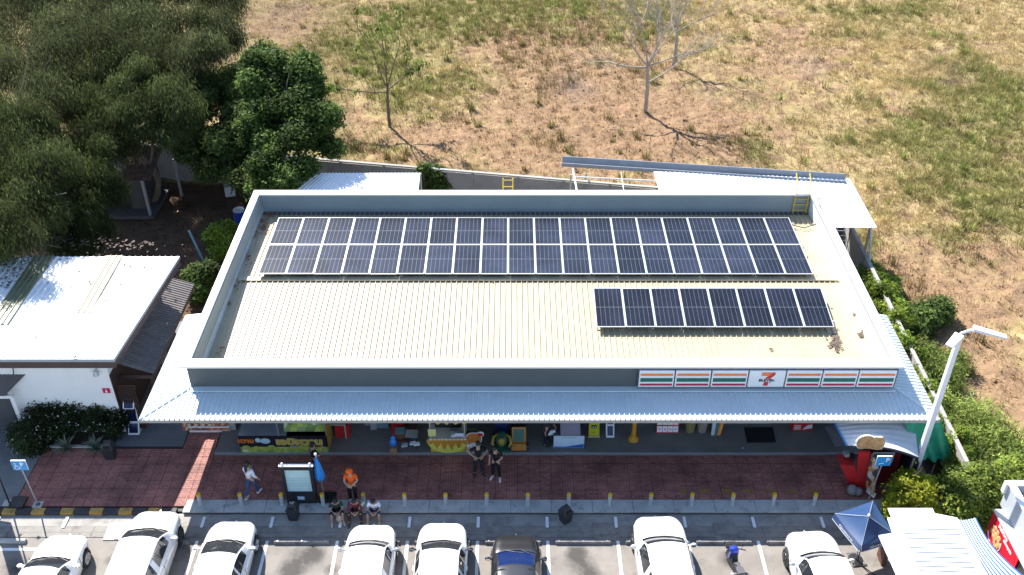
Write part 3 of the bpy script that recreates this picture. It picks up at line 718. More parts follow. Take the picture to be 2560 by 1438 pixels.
MB().span((-26, RYF - .05, RZ0 - .12), (RXR + .04, RYF - .022, RZ0 + .025)).hexa([(RF_.x + .012, RYF - .02, RZ0 - .1), (RF_.x + .045, RYF - .02, RZ0 - .1), (RB_.x + .045, RYB, RZ1 - .1), (RB_.x + .012, RYB, RZ1 - .1)], [(RF_.x + .012, RYF - .02, RZ0 + .03), (RF_.x + .045, RYF - .02, RZ0 + .03), (RB_.x + .045, RYB, RZ1 + .03), (RB_.x + .012, RYB, RZ1 + .03)]).build('edge_flashing', mat('blue_grey_flashing', (.34, .38, .42), .4), rest, world=True)
WY = RYF + .42; WX = PY(268, 925, WY).x
MB().span((-26, WY, .1), (WX, WY + .15, RZ0 - .445)).span((WX - .14, WY + .151, .1), (WX, RYB - .3, RZ0 - .445)).span((-26, RYB - .5, .1), (WX - .142, RYB - .3, RZ0 - .445)).build('wall', WALLW, rest, world=True)
litter('roof_leaf_litter', [(60, 690, 50, 26, 190), (150, 650, 90, 8, 120), (330, 660, 60, 8, 60), (30, 740, 30, 22, 60), (200, 720, 120, 40, 60), (150, 820, 120, 60, 26)], mat('roof_leaf_dark', (.10, .065, .05), .8, var=.4), rest, lambda a: RZ0 + .08, 8, .065)
# lean-to roof of brown ribbed sheet, slat screen below
LEAN = mat('weathered_brown_sheet', (0.155, 0.135, 0.13), .55, var=.2, scale=3, dirt=((.28, .26, .25), 1.4, .52, .6))
LZ = 2.5; lx, ly0, ly1 = (P(385, 935, LZ).x + P(485, 710, LZ).x) / 2, P(385, 935, LZ).y, P(485, 710, LZ).y
ribbed4(MB(), (lx, ly0, LZ), (lx, ly1, LZ), (WX + .02, ly1 - .1, 3.05), (WX + .02, ly0, 3.05), 40, .03).build('lean_to_roof', LEAN, rest, world=True)
MB().span((WX + .02, ly0 - .05, LZ - .2), (lx - .02, ly0 + .02, LZ - .03)).span((lx - .1, ly0 + .021, LZ - .22), (lx - .02, ly1, LZ - .03)).build('lean_to_beam', BRN, rest, world=True)
DKW = mat('dark_stained_wood', (.040, .020, .016), .6, scale=6); sy = WY + .12; scr = MB().span((WX + .01, sy + .05, .12), (WX + .78, sy + .09, .3)).span((WX + .01, sy + .05, 2.2), (WX + .78, sy + .09, 2.38)).build('slat_screen', WOOD, rest, world=True)
for i in range(11): MB().span((WX + .04 + i * .068, sy, .2), (WX + .078 + i * .068, sy + .045, 2.36)).build('slat', DKW, scr, world=True)
MB().span((lx - .22, ly0 + .1, .12), (lx - .1, ly0 + .2, LZ - .2)).build('lean_to_post', BRN, rest, world=True)
MB().span((lx - .75, ly0 + 2.4, 1.0), (lx - .3, ly0 + 2.45, 1.6)).build('notice_plate', GREY, rest, world=True)
MB().span((WX + .001, WY + .002, .12), (WX + .05, ly1 - .2, 3.04)).build('dark_side_cladding', DKW, rest, world=True)
# small porch over the door at far left
ribbed4(MB(), (-22.5, P(10, 990, 2.4).y, 2.4), (P(12, 990, 2.4).x, P(10, 990, 2.4).y, 2.4), (PY(64, 936, WY).x, WY - .01, PY(64, 936, WY).z), (-22.5, WY - .01, PY(64, 936, WY).z), 26, .02).build('porch_roof', mat('porch_slate', (0.075, 0.07, 0.08), .6, var=.2), rest, world=True)
py_ = P(10, 990, 2.4).y; xr = P(28, 1000, 2.4).x
MB().span((-22.5, py_ + .01, 2.25), (xr - .1, py_ + .09, 2.38)).span((xr - .24, py_ + .09, .11), (xr - .1, py_ + .25, 2.25)).build('porch_frame', WPLAIN, rest, world=True)
MB().span((-22, WY - .06, .12), (xr - .5, WY - .002, 2.2)).build('door', DGREY, rest, world=True)
MB().tube([PY(32, 915, WY - .1), PY(34, 936, WY - .1)], .02, 6).build('down_cable', BLACK, rest, world=True)
# restroom sign and floodlight: things fixed to the wall
MAG = mat('magenta_sign', (0.55, 0.01, 0.10), .4, var=.03)
s0 = PY(266, 977, WY - .03)
t = thing('restroom_sign', 'magenta restroom sign with a white figure on the white wall corner', 'sign', s0)
MB().box(s0, (.28, .03, .22)).build('sign_plate', MAG, t, world=True)
f = MB(); f.lathe([(.0, .05), (.022, .055), (.022, .09), (0, .1)], 10, (s0.x, s0.y - .02, s0.z - .02)); f.prism([(s0.x - .05, s0.y - .017, s0.z - .05), (s0.x + .05, s0.y - .017, s0.z - .05), (s0.x + .02, s0.y - .017, s0.z + .04), (s0.x - .02, s0.y - .017, s0.z + .04)], (0, -.006, 0)); f.box((s0.x, s0.y - .02, s0.z - .075), (.03, .006, .05))
f.build('figure_symbol', WPLAIN, t, world=True)
s0 = PY(239, 933, WY - .15)
t = thing('floodlight', 'small grey floodlight mounted high on the white restroom wall', 'floodlight', s0)
MB().lathe([(.05, .1), (.07, .05), (.12, -.07), (.12, -.09)], 12, s0).build('lamp_housing', STEEL, t, world=True); MB().tube([s0 + Vector((0, .16, .1)), s0 + Vector((0, 0, .1))], .02, 6).build('bracket', STEEL, t, world=True)

# ================================================================== walls and canopies behind the store
CW = mat('boundary_concrete', (0.30, 0.29, 0.275), .9, var=.12, scale=.9, bump=.2, dirt=((.10, .09, .085), .8, .55, .6))
a, b = P(820, 401, 2.0), P(1640, 470, 2.0); d_ = (b - a).normalized(); a = a - d_ * 14; corner = Vector((16.95, a.y + (16.95 - a.x) * d_.y / d_.x, 0))
bw = thing('boundary_wall', 'stained grey concrete panel wall between the store yard and the field', 'wall', (a.x, a.y, 0))
nn = Vector((-d_.y, d_.x, 0))
def slab(p, q, z0, z1, th, m, parent, name):
    p = Vector((p.x, p.y, 0)); q = Vector((q.x, q.y, 0)); dd = (q - p).normalized(); n2 = Vector((-dd.y, dd.x, 0)) * th / 2
    return MB().hexa([p - n2 + Vector((0, 0, z0)), q - n2 + Vector((0, 0, z0)), q + n2 + Vector((0, 0, z0)), p + n2 + Vector((0, 0, z0))], [p - n2 + Vector((0, 0, z1)), q - n2 + Vector((0, 0, z1)), q + n2 + Vector((0, 0, z1)), p + n2 + Vector((0, 0, z1))]).build(name, m, parent, world=True)
tot = (corner - a).length; k = 0; Ln = 2.45
while k * Ln < tot - .5:
    p, q = a + d_ * (k * Ln + .06), a + d_ * min((k + 1) * Ln - .06, tot)
    slab(p, q, -.2, .95, .08, CW, bw, 'wall_panel'); slab(p, q, .96, 1.9, .08, CW, bw, 'wall_panel')
    po = a + d_ * (k * Ln); slab(po - d_ * .055, po + d_ * .055, -.2, 1.98, .14, CW, bw, 'wall_post'); k += 1
slab(a, corner, 1.985, 2.06, .17, CW, bw, 'coping')
rw = thing('side_boundary_wall', 'long low concrete wall with vines along the right side of the store', 'wall', (16.9, 32, 0))
y = 44.2; q_ = Vector((16.95, 44.2, 0)); e_ = Vector((16.55, 24.6, 0)); dr = (e_ - q_).normalized()
for k in range(8):
    slab(q_ + dr * (k * 2.45 + .06), q_ + dr * ((k + 1) * 2.45 - .06), -.2, 1.5, .09, CW, rw, 'wall_panel'); slab(q_ + dr * (k * 2.45 - .055), q_ + dr * (k * 2.45 + .055), -.2, 1.56, .15, CW, rw, 'wall_post')
slab(q_, e_, 1.565, 1.62, .16, CW, rw, 'coping')
# pipe along the concrete wall
MB().tube([a + d_ * 8 + Vector((0, -.12, 1.86)) , corner - d_ * 1 + Vector((0, -.12, 1.86))], .03, 6)
SHEET = mat('canopy_sheet', (0.80, 0.81, 0.83), .4, var=.03)
# left canopy
cl = thing('rear_canopy', 'small white ribbed canopy roof behind the left half of the store', 'canopy', (-8, 43, 0), 0, 'white sheet canopies behind the store')
A_, B_, C_, D_ = P(722, 486, 3.05), P(1046, 488, 3.05), P(1051, 433, 3.35), P(790, 433, 3.35)
ribbed4(MB(), A_, B_, C_, D_, 30, .03).build('roof_sheet', SHEET, cl, world=True)
for p in (A_, B_, C_, D_): MB().span((p.x - .04, p.y - .04, 0), (p.x + .04, p.y + .04, p.z - .02)).build('post', STEEL, cl, world=True)
MB().span((A_.x, A_.y - .03, 2.95), (B_.x, A_.y + .03, 3.04)).span((D_.x, D_.y - .03, 3.25), (C_.x, C_.y + .03, 3.34)).build('beam', STEEL, cl, world=True)
# right canopy with its grey gutter channel
cr = thing('rear_canopy', 'large white sheet canopy with a long grey gutter at the rear right corner', 'canopy', (12, 42, 0), 0, 'white sheet canopies behind the store')
A_, B_, C_, D_ = Vector((P(1668, 560, 3.0).x, YB + .2, 3.0)), P(2192, 570, 3.0), P(2125, 447, 3.32), P(1634, 429, 3.32)
A_ = P(1660, 520, 3.0); A_ = Vector((A_.x, 39.6 + .9, 3.0))
B2 = P(2192, 570, 3.0)
ribbed(MB(), lambda u: Vector((lerp(A_.x, B2.x, u), 40.6 if lerp(A_.x, B2.x, u) < 14.5 else B2.y, 3.02)), lambda u: lerp(D_, C_, u), 44, .022).build('roof_sheet', SHEET, cr, world=True)
g0, g1 = P(1405, 405, 3.35), P(2115, 450, 3.35); gd = (g1 - g0).normalized(); gn = Vector((-gd.y, gd.x, 0))
GUT = mat('gutter_grey', (.24, .26, .29), .45, var=.1)
prof = [(-.18, .05), (-.16, -.12), (.10, -.12), (.20, .22), (.24, .22), (.13, -.16), (-.20, -.16), (-.22, .05)]
MB().prism([g0 + gn * u + Vector((0, 0, v)) for u, v in prof], g1 - g0).build('gutter', GUT, cr, world=True)
fr = MB()
p0 = P(1432, 422, 3.2); p1 = P(1447, 480, 3.0)
fr.tube([p0, Vector((p1.x, 40.7, 3.0))], .045, 6); fr.tube([Vector((p0.x + .05, 41.9, 3.05)), Vector((8.0, 42.1, 3.05))], .04, 6); fr.tube([Vector((p0.x, 44.1, 3.15)), Vector((8.0, 43.6, 3.15))], .035, 6)
fr.tube([P(1552, 425, 3.2), Vector((P(1558, 480, 3.0).x, 40.7, 3.0))], .02, 6)
fr.build('canopy_beam', WPLAIN, cr, world=True)
for x, yy in ((p0.x - .1, 44.6), (8, 43.6), (13.5, 43.4), (16.7, 43), (16.9, 39.6)): MB().span((x - .045, yy - .045, 0), (x + .045, yy + .045, 3.0)).build('post', STEEL, cr, world=True)
MB().tube([Vector((16.9, 39.55, 2.95)), Vector((16.95, 38.9, 1.5))], .05, 6).build('brace', STEEL, cr, world=True)
tag(MB().tube([P(1460, 485, .4), P(1466, 435, 2.4)], .045, 8).build('blue_pipe', mat('pipe_blue', (.10, .28, .40), .5), None), 'pale blue water pipe standing against the concrete wall', 'pipe')
# ---- shed under the trees
sh = thing('yard_shed', 'dark shed with rusty leaf covered roof under the left trees', 'shed', (-20, 46, 0))
RUST = mat('rusty_sheet', (0.16, 0.095, 0.065), .8, var=.4, scale=4, dirt=((.30, .16, .08), 4, .55, .8))
ribbed4(MB(), P(295, 452, 2.3), P(376, 452, 2.3), P(408, 368, 2.75), P(335, 362, 2.75), 14, .03).build('roof_sheet', RUST, sh, world=True)
DW = mat('shed_wall', (0.060, 0.055, 0.058), .8)
MB().span((-22.2, 45.9, .2), (-19.6, 48.4, 2.25)).build('shed_wall', DW, sh, world=True)
MB().span((-21.3, 45.84, .2), (-20.5, 45.895, 2.0)).build('shed_door', BLACK, sh, world=True)
MB().span((-22.4, 45.1, 0), (-19.1, 48.5, .2)).build('shed_floor', DW, sh, world=True)
for p in (Vector((-19.3, 45.25, 0)), Vector((-18.3, 47.6, 0)), Vector((-22.2, 45.25, 0))): MB().span((p.x - .07, p.y - .07, 0), (p.x + .07, p.y + .07, 2.3)).build('post', STEEL, sh, world=True)
# barrel, leaning post, white sack in the yard
bp_ = P(604, 566, 0)
t = thing('barrel', 'blue plastic barrel with shiny lid behind the left corner of the store', 'barrel', bp_)
MB().lathe([(.27, 0), (.30, .05), (.30, .3), (.315, .32), (.30, .34), (.30, .62), (.315, .64), (.30, .66), (.29, .95), (.25, .98)], 20).build('drum', mat('barrel_blue', (.015, .05, .35), .35), t, smooth=False)
MB().lathe([(.30, .98), (.30, 1.03), (.05, 1.06)], 20).build('lid', ALU, t)
tag(MB().tube([P(516, 668, 0), P(472, 577, 1.95)], .06, 8).build('leaning_post', mat('post_blue', (.12, .26, .36), .5), None), 'pale blue steel post standing in the shaded yard', 'post')
sk = P(575, 480, .2); tag(MB().box((sk.x, sk.y, .32), (.55, .5, .6), .3).build('white_crate', mat('crate_white', (.5, .52, .55), .6), None, bevel=.05), 'white plastic crate lying under the broadleaf tree', 'crate')
# ================================================================== trees and shrubs
LEAF = attr_mat('leaves', 0.65, trans=.5, spec=.12)
BARK = mat('bark', (0.16, 0.12, 0.09), .9, var=.3, scale=5, bump=.5, bscale=18)
PALEBARK = mat('pale_bark', (0.36, 0.31, 0.26), .9, var=.25, scale=5, bump=.4, bscale=20)
def ragged(bl, seed, k=6, f=.5, out=.85):
    r = np.random.default_rng(seed); o = []
    for x, y, z, a, b, c in bl:
        o.append((x, y, z, a * .72, b * .72, c * .72))
        for _ in range(k):
            d = r.normal(size=3); d /= np.linalg.norm(d); d[2] = abs(d[2]) * .9 - .25; q = f * (.55 + .7 * r.random())
            o.append((x + d[0] * a * out, y + d[1] * b * out, z + d[2] * c * out, a * q, b * q, c * q * .75))
    return o
def leaf_cloud(name, blobs_, n, size, cols, parent, seed=0, aspect=.45, droop=0.0, shell=.45, nvar=.5, up=1.0, smin=.6):
    """leaf-sized faces through a set of lumps (x,y,z,rx,ry,rz)"""
    r = np.random.default_rng(seed); B = np.array(blobs_, float)
    wgt = (B[:, 3] * B[:, 4] * B[:, 5]) ** .72; k = r.choice(len(B), n, p=wgt / wgt.sum())
    d = r.normal(size=(n, 3)); d /= np.linalg.norm(d, axis=1)[:, None]
    rad = (shell + (1 - shell) * r.random(n)) ** .6 * (1 + .22 * r.normal(size=n) * .6)
    # ragged edge: lumps inside each lump
    lump = .80 + .42 * fbm(d[:, 0] * 2.3 + k * 7.1 + 30, d[:, 1] * 2.3 + d[:, 2] * 2.1 + 30, seed + 3, 3)
    p = B[k, :3] + d * rad[:, None] * lump[:, None] * B[k, 3:6]
    if droop: p[:, 2] -= droop * r.random(n) ** 2
    s = size * (smin + (1.4 - smin) * r.random(n))
    nr = d * .8 + r.normal(size=(n, 3)) * nvar + np.array([0, 0, up]); nr /= np.linalg.norm(nr, axis=1)[:, None]
    if droop:
        t = r.normal(size=(n, 3)) * .35 + np.array([0, 0, -1.0]) + d * .35
    else:
        t = np.cross(nr, r.normal(size=(n, 3)))
    t -= nr * (t * nr).sum(1)[:, None] * (0 if droop else 1); t /= np.linalg.norm(t, axis=1)[:, None] + 1e-9
    b = np.cross(nr, t); b /= np.linalg.norm(b, axis=1)[:, None] + 1e-9
    hl, hw = (s / 2)[:, None] * t, (s * aspect / 2)[:, None] * b
    V = np.stack([p - hl, p + hw - hl * .1, p + hl, p - hw - hl * .1], 1)
    pal = np.array(cols); c = pal[r.integers(0, len(pal), n)] * (.65 + .7 * r.random(n))[:, None]
    c = c * (.58 + .62 * r.random(len(B)))[k][:, None]
    clump = .35 + 1.25 * fbm(p[:, 0] * 1.3 + 90, p[:, 1] * 1.3 + p[:, 2] * .9 + 90, seed + 9, 3)
    c = np.clip(c * clump[:, None], 0, 1)
    o_ = ORG[parent.name] if parent else Vector((0, 0, 0))
    V = V.reshape(-1, 3) - np.array(o_)
    return link(name, np_mesh(name, V, np.arange(4 * n).reshape(-1, 4), LEAF, np.repeat(c, 4, 0)), parent)
def limbs(mb, base, top, r0, depth, r, spread=.8, n=3, bend=.12, up=.35, taper=.55, ends=None):
    """a tapered limb, then branches from it"""
    base, top = Vector(base), Vector(top); L_ = (top - base).length; pts = []
    off = Vector((r.gauss(0, bend), r.gauss(0, bend), 0)) * L_
    for i in range(5):
        t = i / 4; pts.append(lerp(base, top, t) + off * math.sin(PI * t))
    mb.tube(pts, [r0 * (1 - (1 - taper) * i / 4) for i in range(5)], 7 if r0 > .05 else 5)
    if ends is not None: ends.append(top)
    if depth <= 0: return
    dirn = (top - base).normalized()
    for k in range(n):
        t = .55 + .45 * (k + 1) / n if k < n - 1 else 1.0
        st = pts[min(4, int(t * 4))]
        v = (dirn + Vector((r.gauss(0, spread), r.gauss(0, spread), r.gauss(up, .3)))).normalized() * L_ * (.5 + .3 * r.random())
        limbs(mb, st, st + v, r0 * taper * (.75 if k < n - 1 else 1), depth - 1, r, spread, n, bend, up * .8, taper, ends)

DARKG = [(.052, .072, .024), (.066, .088, .03), (.085, .105, .034), (.042, .058, .022)]
OLIVE = [(.078, .090, .038), (.062, .076, .034), (.110, .122, .048), (.048, .062, .028)]
BROAD = [(.085, .135, .036), (.105, .165, .04), (.14, .205, .05), (.06, .10, .03)]
def tree(name, label, base, h, trunk_r, crown, n, size, cols, seed, group, aspect=.4, droop=0, **kw):
    t = thing(name, label, 'tree', base, 0, group); r = random.Random(seed); base = Vector(base)
    mb = MB(); top = base + Vector((r.gauss(0, .25), r.gauss(0, .25), h * .45))
    limbs(mb, base, top, trunk_r, 0, r, bend=.05, taper=.7)
    for k, bl in enumerate(crown[::6]):
        c = Vector(bl[:3]); st = lerp(base, top, .55 + .45 * r.random())
        limbs(mb, st, lerp(st, c, .72), trunk_r * .45, 1, r, .6, 3, .12, .0)
    mb.build('trunk', BARK, t, world=True)
    leaf_cloud('crown', crown, n, size, cols, t, seed, aspect, droop, **kw)
    return t
def crown_at(lst):
    """lumps from where they show: (px, py, height, radius px-wide, squash)"""
    out = []
    for px, py, z, rpx, sq in lst:
        c = P(px, py, z); rr = rpx / FPX * (c - Vector((0, 0, CAMH))).length
        out.append((c.x, c.y, c.z, rr, rr, rr * sq))
    return out
G1 = 'tall drooping trees filling the left yard'
def base_of(cr): 
    m = np.mean([c[:2] for c in cr], 0); return (m[0], m[1], 0)
def inside(poly, x, y):
    c = False; n = len(poly)
    for i in range(n):
        (x1, y1), (x2, y2) = poly[i], poly[(i + 1) % n]
        if (y1 > y) != (y2 > y) and x < (x2 - x1) * (y - y1) / (y2 - y1) + x1: c = not c
    return c
def mass(poly, n, z0, z1, r0, r1, seed, sq=.75):
    """lumps spread over a crown seen as this outline, heights from z0 (far side) to z1 (near side)"""
    r = random.Random(seed); xs_, ys_ = [p[0] for p in poly], [p[1] for p in poly]; o = []
    while len(o) < n:
        x, y = r.uniform(min(xs_), max(xs_)), r.uniform(min(ys_), max(ys_))
        if not inside(poly, x, y): continue
        if min(((x - q[0]) ** 2 + (y - q[1]) ** 2 for q in o), default=1e9) < (r0 * .62) ** 2 and r.random() < .9: continue
        t = (y - min(ys_)) / (max(ys_) - min(ys_)); o.append((x, y, lerp(z0, z1, t) + r.uniform(-.5, .5), r.uniform(r0, r1), sq))
    return crown_at(o)
WEEP = [
 ('tall feathery tree at the upper left corner of the yard', [(-90, -60), (215, -60), (245, 60), (225, 190), (150, 240), (-90, 250)], 34, 8.2, 6.8, 44, 74, OLIVE, 120000),
 ('tall feathery tree spreading along the top edge beside the field', [(215, -60), (600, -60), (612, 30), (590, 95), (560, 140), (500, 180), (340, 170), (235, 110)], 36, 8.2, 6.6, 34, 58, OLIVE, 125000),
 ('dark feathery tree standing between the shed and the upper left tree', [(150, 220), (260, 150), (420, 165), (500, 190), (490, 260), (430, 335), (370, 350), (300, 352), (180, 370)], 36, 7.0, 5.0, 34, 60, DARKG + OLIVE[:1], 110000),
 ('feathery tree overhanging the left end of the ribbed restroom roof', [(-90, 250), (110, 260), (150, 340), (130, 430), (125, 540), (90, 600), (-90, 620)], 38, 7.2, 5.6, 40, 68, DARKG + OLIVE[:1], 120000),
 ('low feathery tree drooping in front of the yard shed', [(125, 380), (290, 350), (312, 400), (285, 450), (275, 540), (250, 600), (140, 620), (110, 560)], 32, 5.4, 2.4, 28, 48, DARKG, 80000)]
for k, (lab, poly, n_, z0, z1, r0, r1, pal, nl) in enumerate(WEEP):
    cr_ = mass(poly, n_, z0, z1, r0, r1, 30 + k); b0 = base_of(cr_)
    tree('weeping_tree', lab, b0, z0 * .9, .20, cr_, nl, .21, pal, 20 + k, G1, .15, .6, shell=.05, nvar=1.0, up=.9)
G2 = 'dense broadleaf trees beside the back wall'
BRD = [
 ('bright green broadleaf tree next to the white rear canopy and field edge', [(630, 120), (720, 112), (765, 150), (800, 210), (822, 270), (828, 380), (815, 415), (760, 428), (725, 455), (700, 480), (640, 470), (625, 380), (610, 260)], 58, 7.4, 2.8, 24, 46, BROAD, 90000),
 ('darker broadleaf tree between the shed and the bright green tree', [(480, 200), (600, 180), (635, 240), (640, 380), (650, 460), (590, 470), (540, 440), (480, 400), (440, 370), (425, 335), (480, 280)], 48, 5.8, 2.0, 24, 44, [(.10, .145, .045), (.13, .175, .05), (.165, .21, .056), (.07, .105, .035)], 72000)]
for k, (lab, poly, n_, z0, z1, r0, r1, pal, nl) in enumerate(BRD):
    cr_ = mass(poly, n_, z0, z1, r0, r1, 50 + k, .8); b0 = base_of(cr_)
    tree('broadleaf_tree', lab, b0, z0 * .9, .15, cr_, nl, .19, pal, 40 + k, G2, .5, 0, shell=.1, nvar=1.1, up=1.0)
# ---- sparse and bare trees in the field
def bare(name, label, base, h, fork, r0, seed, bark, dirs, depth, leaves=0, lc=None, spread=.55, n=4):
    t = thing(name, label, 'tree', base, 0, 'young trees in the dry field'); r = random.Random(seed); base = Vector(base); mb = MB(); ends = []
    top = base + Vector((r.gauss(0, .1), r.gauss(0, .1), fork)); limbs(mb, base, top, r0, 0, r, bend=.02, taper=.75)
    for dx, dy, dz, st in dirs:
        s = lerp(base, top, st); limbs(mb, s, s + Vector((dx, dy, dz)), r0 * .45, depth, r, spread, n, .08, .25, .52, ends)
    mb.build('trunk', bark, t, world=True)
    if leaves:
        bl = [(e.x, e.y, e.z, .38, .38, .3) for e in ends if r.random() < .5]
        leaf_cloud('crown', bl, leaves, .22, lc, t, seed, .4, .15, shell=.1)
    return t
TB = P(975, 318, 0)
bare('sapling_tree', 'slender forked tree with thin green leaves left of the bare tree', TB, 6.5, 2.5, .11, 3, BARK, [(-.8, .2, 2.8, 1), (.9, .3, 2.7, 1), (.2, -.4, 2.4, .95), (-1.9, -.3, .2, .92), (1.2, .5, .9, .98), (-.2, .8, 3.2, 1)], 2, 1300, [(.13, .19, .04), (.10, .15, .035), (.2, .22, .06)], .5, 3)
TB = P(1613, 277, 0)
bare('bare_tree', 'leafless grey branched tree standing nearest to the white canopy', TB, 7, 3.1, .14, 5, PALEBARK, [(-1.6, .2, 2.2, 1), (1.0, .4, 2.4, 1), (.3, -.3, 2.8, 1), (2.0, -.2, 1.6, .62), (-2.4, .1, .3, .97), (-.6, .8, 2.4, 1), (1.6, .9, 2.0, .98), (2.4, .1, .9, .99)], 3, spread=.5, n=4)
TB = P(1684, 165, 0)
bare('bare_tree', 'leafless tree standing farther back just behind the nearer bare tree', TB, 6, 2.6, .13, 8, PALEBARK, [(-.9, .2, 2.0, 1), (.8, .4, 2.2, 1), (.2, -.3, 2.4, 1), (1.8, -.2, 1.2, .9), (-1.6, .2, .9, .95)], 3, spread=.5, n=4)
# ---- shrubs, hedges, vines
FRESH = [(.16, .24, .03), (.21, .30, .04), (.12, .19, .03), (.28, .34, .05)]
LIME = [(.36, .40, .03), (.44, .46, .04), (.26, .33, .03), (.50, .50, .06)]
MIDG = [(.10, .16, .04), (.13, .19, .045), (.16, .22, .05), (.075, .12, .035)]
def shrub(name, label, cat, bl, n, size, cols, seed, group=None, stems=True, **kw):
    cr_ = crown_at(bl); m = np.mean([c[:2] for c in cr_], 0); t = thing(name, label, cat, (m[0], m[1], 0), 0, group)
    if stems:
        r = random.Random(seed); mb = MB()
        for c in cr_: limbs(mb, (c[0] + r.gauss(0, .1), c[1] + r.gauss(0, .1), 0), (c[0], c[1], c[2]), .03, 1, r, .5, 3)
        mb.build('stems', BARK, t, world=True)
    leaf_cloud('foliage', cr_, n, size, cols, t, seed, kw.pop('aspect', .55), kw.pop('droop', 0), **kw); return t
shrub('lime_shrub', 'bright lime green clipped shrub in front of the lamp post', 'shrub', [(2260, 1245, 1.3, 42, 1), (2300, 1245, 1.3, 36, 1), (2275, 1215, 1.2, 40, .9), (2320, 1214, 1.1, 26, 1), (2250, 1278, .9, 36, 1), (2310, 1280, .9, 34, 1)], 17000, .13, LIME, 61, None, shell=.25)
shrub('hedge_shrub', 'large rounded green hedge bush beside the red kiosk', 'hedge', [(2400, 1215, 1.5, 46, .9), (2450, 1200, 1.6, 48, .9), (2510, 1210, 1.5, 50, .9), (2410, 1265, 1.0, 44, 1), (2470, 1265, 1.0, 48, 1), (2560, 1190, 1.5, 60, .9), (2390, 1240, 1.2, 30, 1), (2425, 1235, 1.6, 36, .9), (2485, 1235, 1.5, 36, .9)], 26000, .13, [(.24, .31, .055), (.18, .25, .05), (.32, .37, .06), (.12, .18, .045)], 62, None, shell=.25)
shrub('lime_shrub', 'small lime green bush tucked between striped canopy and red kiosk', 'shrub', [(2438, 1300, .5, 22, 1), (2455, 1318, .4, 14, 1), (2425, 1310, .4, 14, 1)], 3500, .12, LIME, 63, None, shell=.25)
shrub('roadside_thicket', 'feathery green thicket outside the boundary wall behind the lamp post', 'thicket', [(2370, 1090, .6, 70, .7), (2440, 1060, .7, 75, .7), (2420, 1130, .6, 60, .7), (2500, 1110, .6, 70, .7), (2350, 1020, .5, 50, .7), (2490, 1170, .5, 60, .7), (2545, 1140, .5, 50, .7)], 21000, .20, [(.22, .29, .065), (.27, .335, .08), (.16, .22, .055), (.33, .38, .10)], 64, 'green thickets along the wall', aspect=.22, shell=.1, nvar=.9)
shrub('roadside_thicket', 'feathery green thicket against the wall left of the lamp arm', 'thicket', [(2310, 900, .6, 55, .7), (2350, 940, .5, 60, .7), (2300, 960, .5, 45, .7), (2390, 900, .4, 40, .7), (2340, 1000, .4, 45, .7), (2290, 870, .6, 40, .7)], 12000, .20, [(.22, .29, .065), (.27, .335, .08), (.16, .22, .055), (.33, .38, .10)], 65, 'green thickets along the wall', aspect=.22, shell=.1, nvar=.9)
shrub('leafy_shrub', 'dark leafy shrub in the dry field above the lamp head', 'shrub', [(2310, 790, .5, 40, .8), (2350, 775, .5, 36, .9), (2285, 820, .4, 36, .8), (2265, 790, .5, 30, .8)], 9000, .17, MIDG, 66, None, shell=.2)
shrub('wall_creeper', 'bright green creeper smothering the side wall beside the store roof', 'creeper', [(2190, 695, 1.2, 34, .5), (2215, 730, 1.2, 36, .5), (2235, 770, 1.2, 36, .5), (2180, 670, 1.0, 26, .5), (2255, 800, 1.2, 28, .5), (2225, 700, .9, 24, .5), (2205, 765, 1.1, 26, .5)], 13000, .14, FRESH, 67, None, stems=False, shell=.2)
def wall_lumps(y0, y1, step, seed, zz=1.25):
    r = random.Random(seed); o = []; y = y0
    while y > y1:
        o.append((16.95 - (44.2 - y) * .0204 + r.gauss(-.05, .16), y, zz + r.gauss(0, .2), .28 + .16 * r.random(), .34, .34)); y -= step
    return o
t = thing('wall_creeper', 'narrow strip of creeper hanging along the wall by the awning edge', 'creeper', (16.8, 30, 0))
leaf_cloud('foliage', wall_lumps(38.5, 24.8, .34, 5), 17000, .12, FRESH, t, 68, .55, 0, shell=.2)
shrub('yard_shrub', 'sunlit yellow green shrub by the left rear corner of the store', 'shrub', [(545, 585, 1.0, 32, .8), (565, 570, 1.2, 26, .8), (555, 625, .5, 28, .9), (530, 600, .8, 20, .8)], 6000, .16, FRESH, 69, None, shell=.1)
shrub('yard_shrub', 'leafy green shrub between the brown lean-to and the store parapet', 'shrub', [(500, 690, .9, 36, .9), (520, 680, 1.1, 28, .9), (495, 730, .5, 30, .9), (470, 690, .7, 18, .9)], 7500, .17, [(.09, .15, .03), (.13, .20, .035), (.06, .11, .025)], 70, None, shell=.2)
shrub('wall_bush', 'dark green bush growing by the concrete wall next to the rear canopy', 'shrub', [(1085, 440, 1.5, 34, .8), (1110, 460, 1.0, 26, .8), (1070, 465, 1.0, 22, .9), (1060, 420, 2.2, 18, .7)], 6000, .20, MIDG, 71, None, shell=.1)
# hedge with small white flowers by the restroom wall
hb = [(60, 1090, .7, 38, 1), (105, 1045, 1.0, 42, 1), (155, 1015, 1.2, 40, 1), (205, 1010, 1.2, 40, 1), (255, 1015, 1.1, 42, 1), (288, 1045, .9, 32, 1), (240, 1045, .9, 34, 1), (180, 1045, .9, 36, 1), (85, 1110, .4, 30, 1), (130, 1070, .7, 32, 1), (285, 1070, .6, 22, 1)]
fh = shrub('flowering_hedge', 'dark green hedge dotted with white flowers under the restroom wall', 'hedge', hb, 30000, .11, [(.045, .065, .025), (.06, .085, .03), (.035, .052, .022)], 72, None, shell=.3)
cr_ = crown_at(hb); fl = leaf_cloud('white_flowers', [(c[0], c[1] - .1, c[2] + .12, c[3], c[4], c[5]) for c in cr_], 620, .062, [(.75, .75, .72)], fh, 73, .9, shell=.9, smin=.4); fl['kind'] = 'stuff'
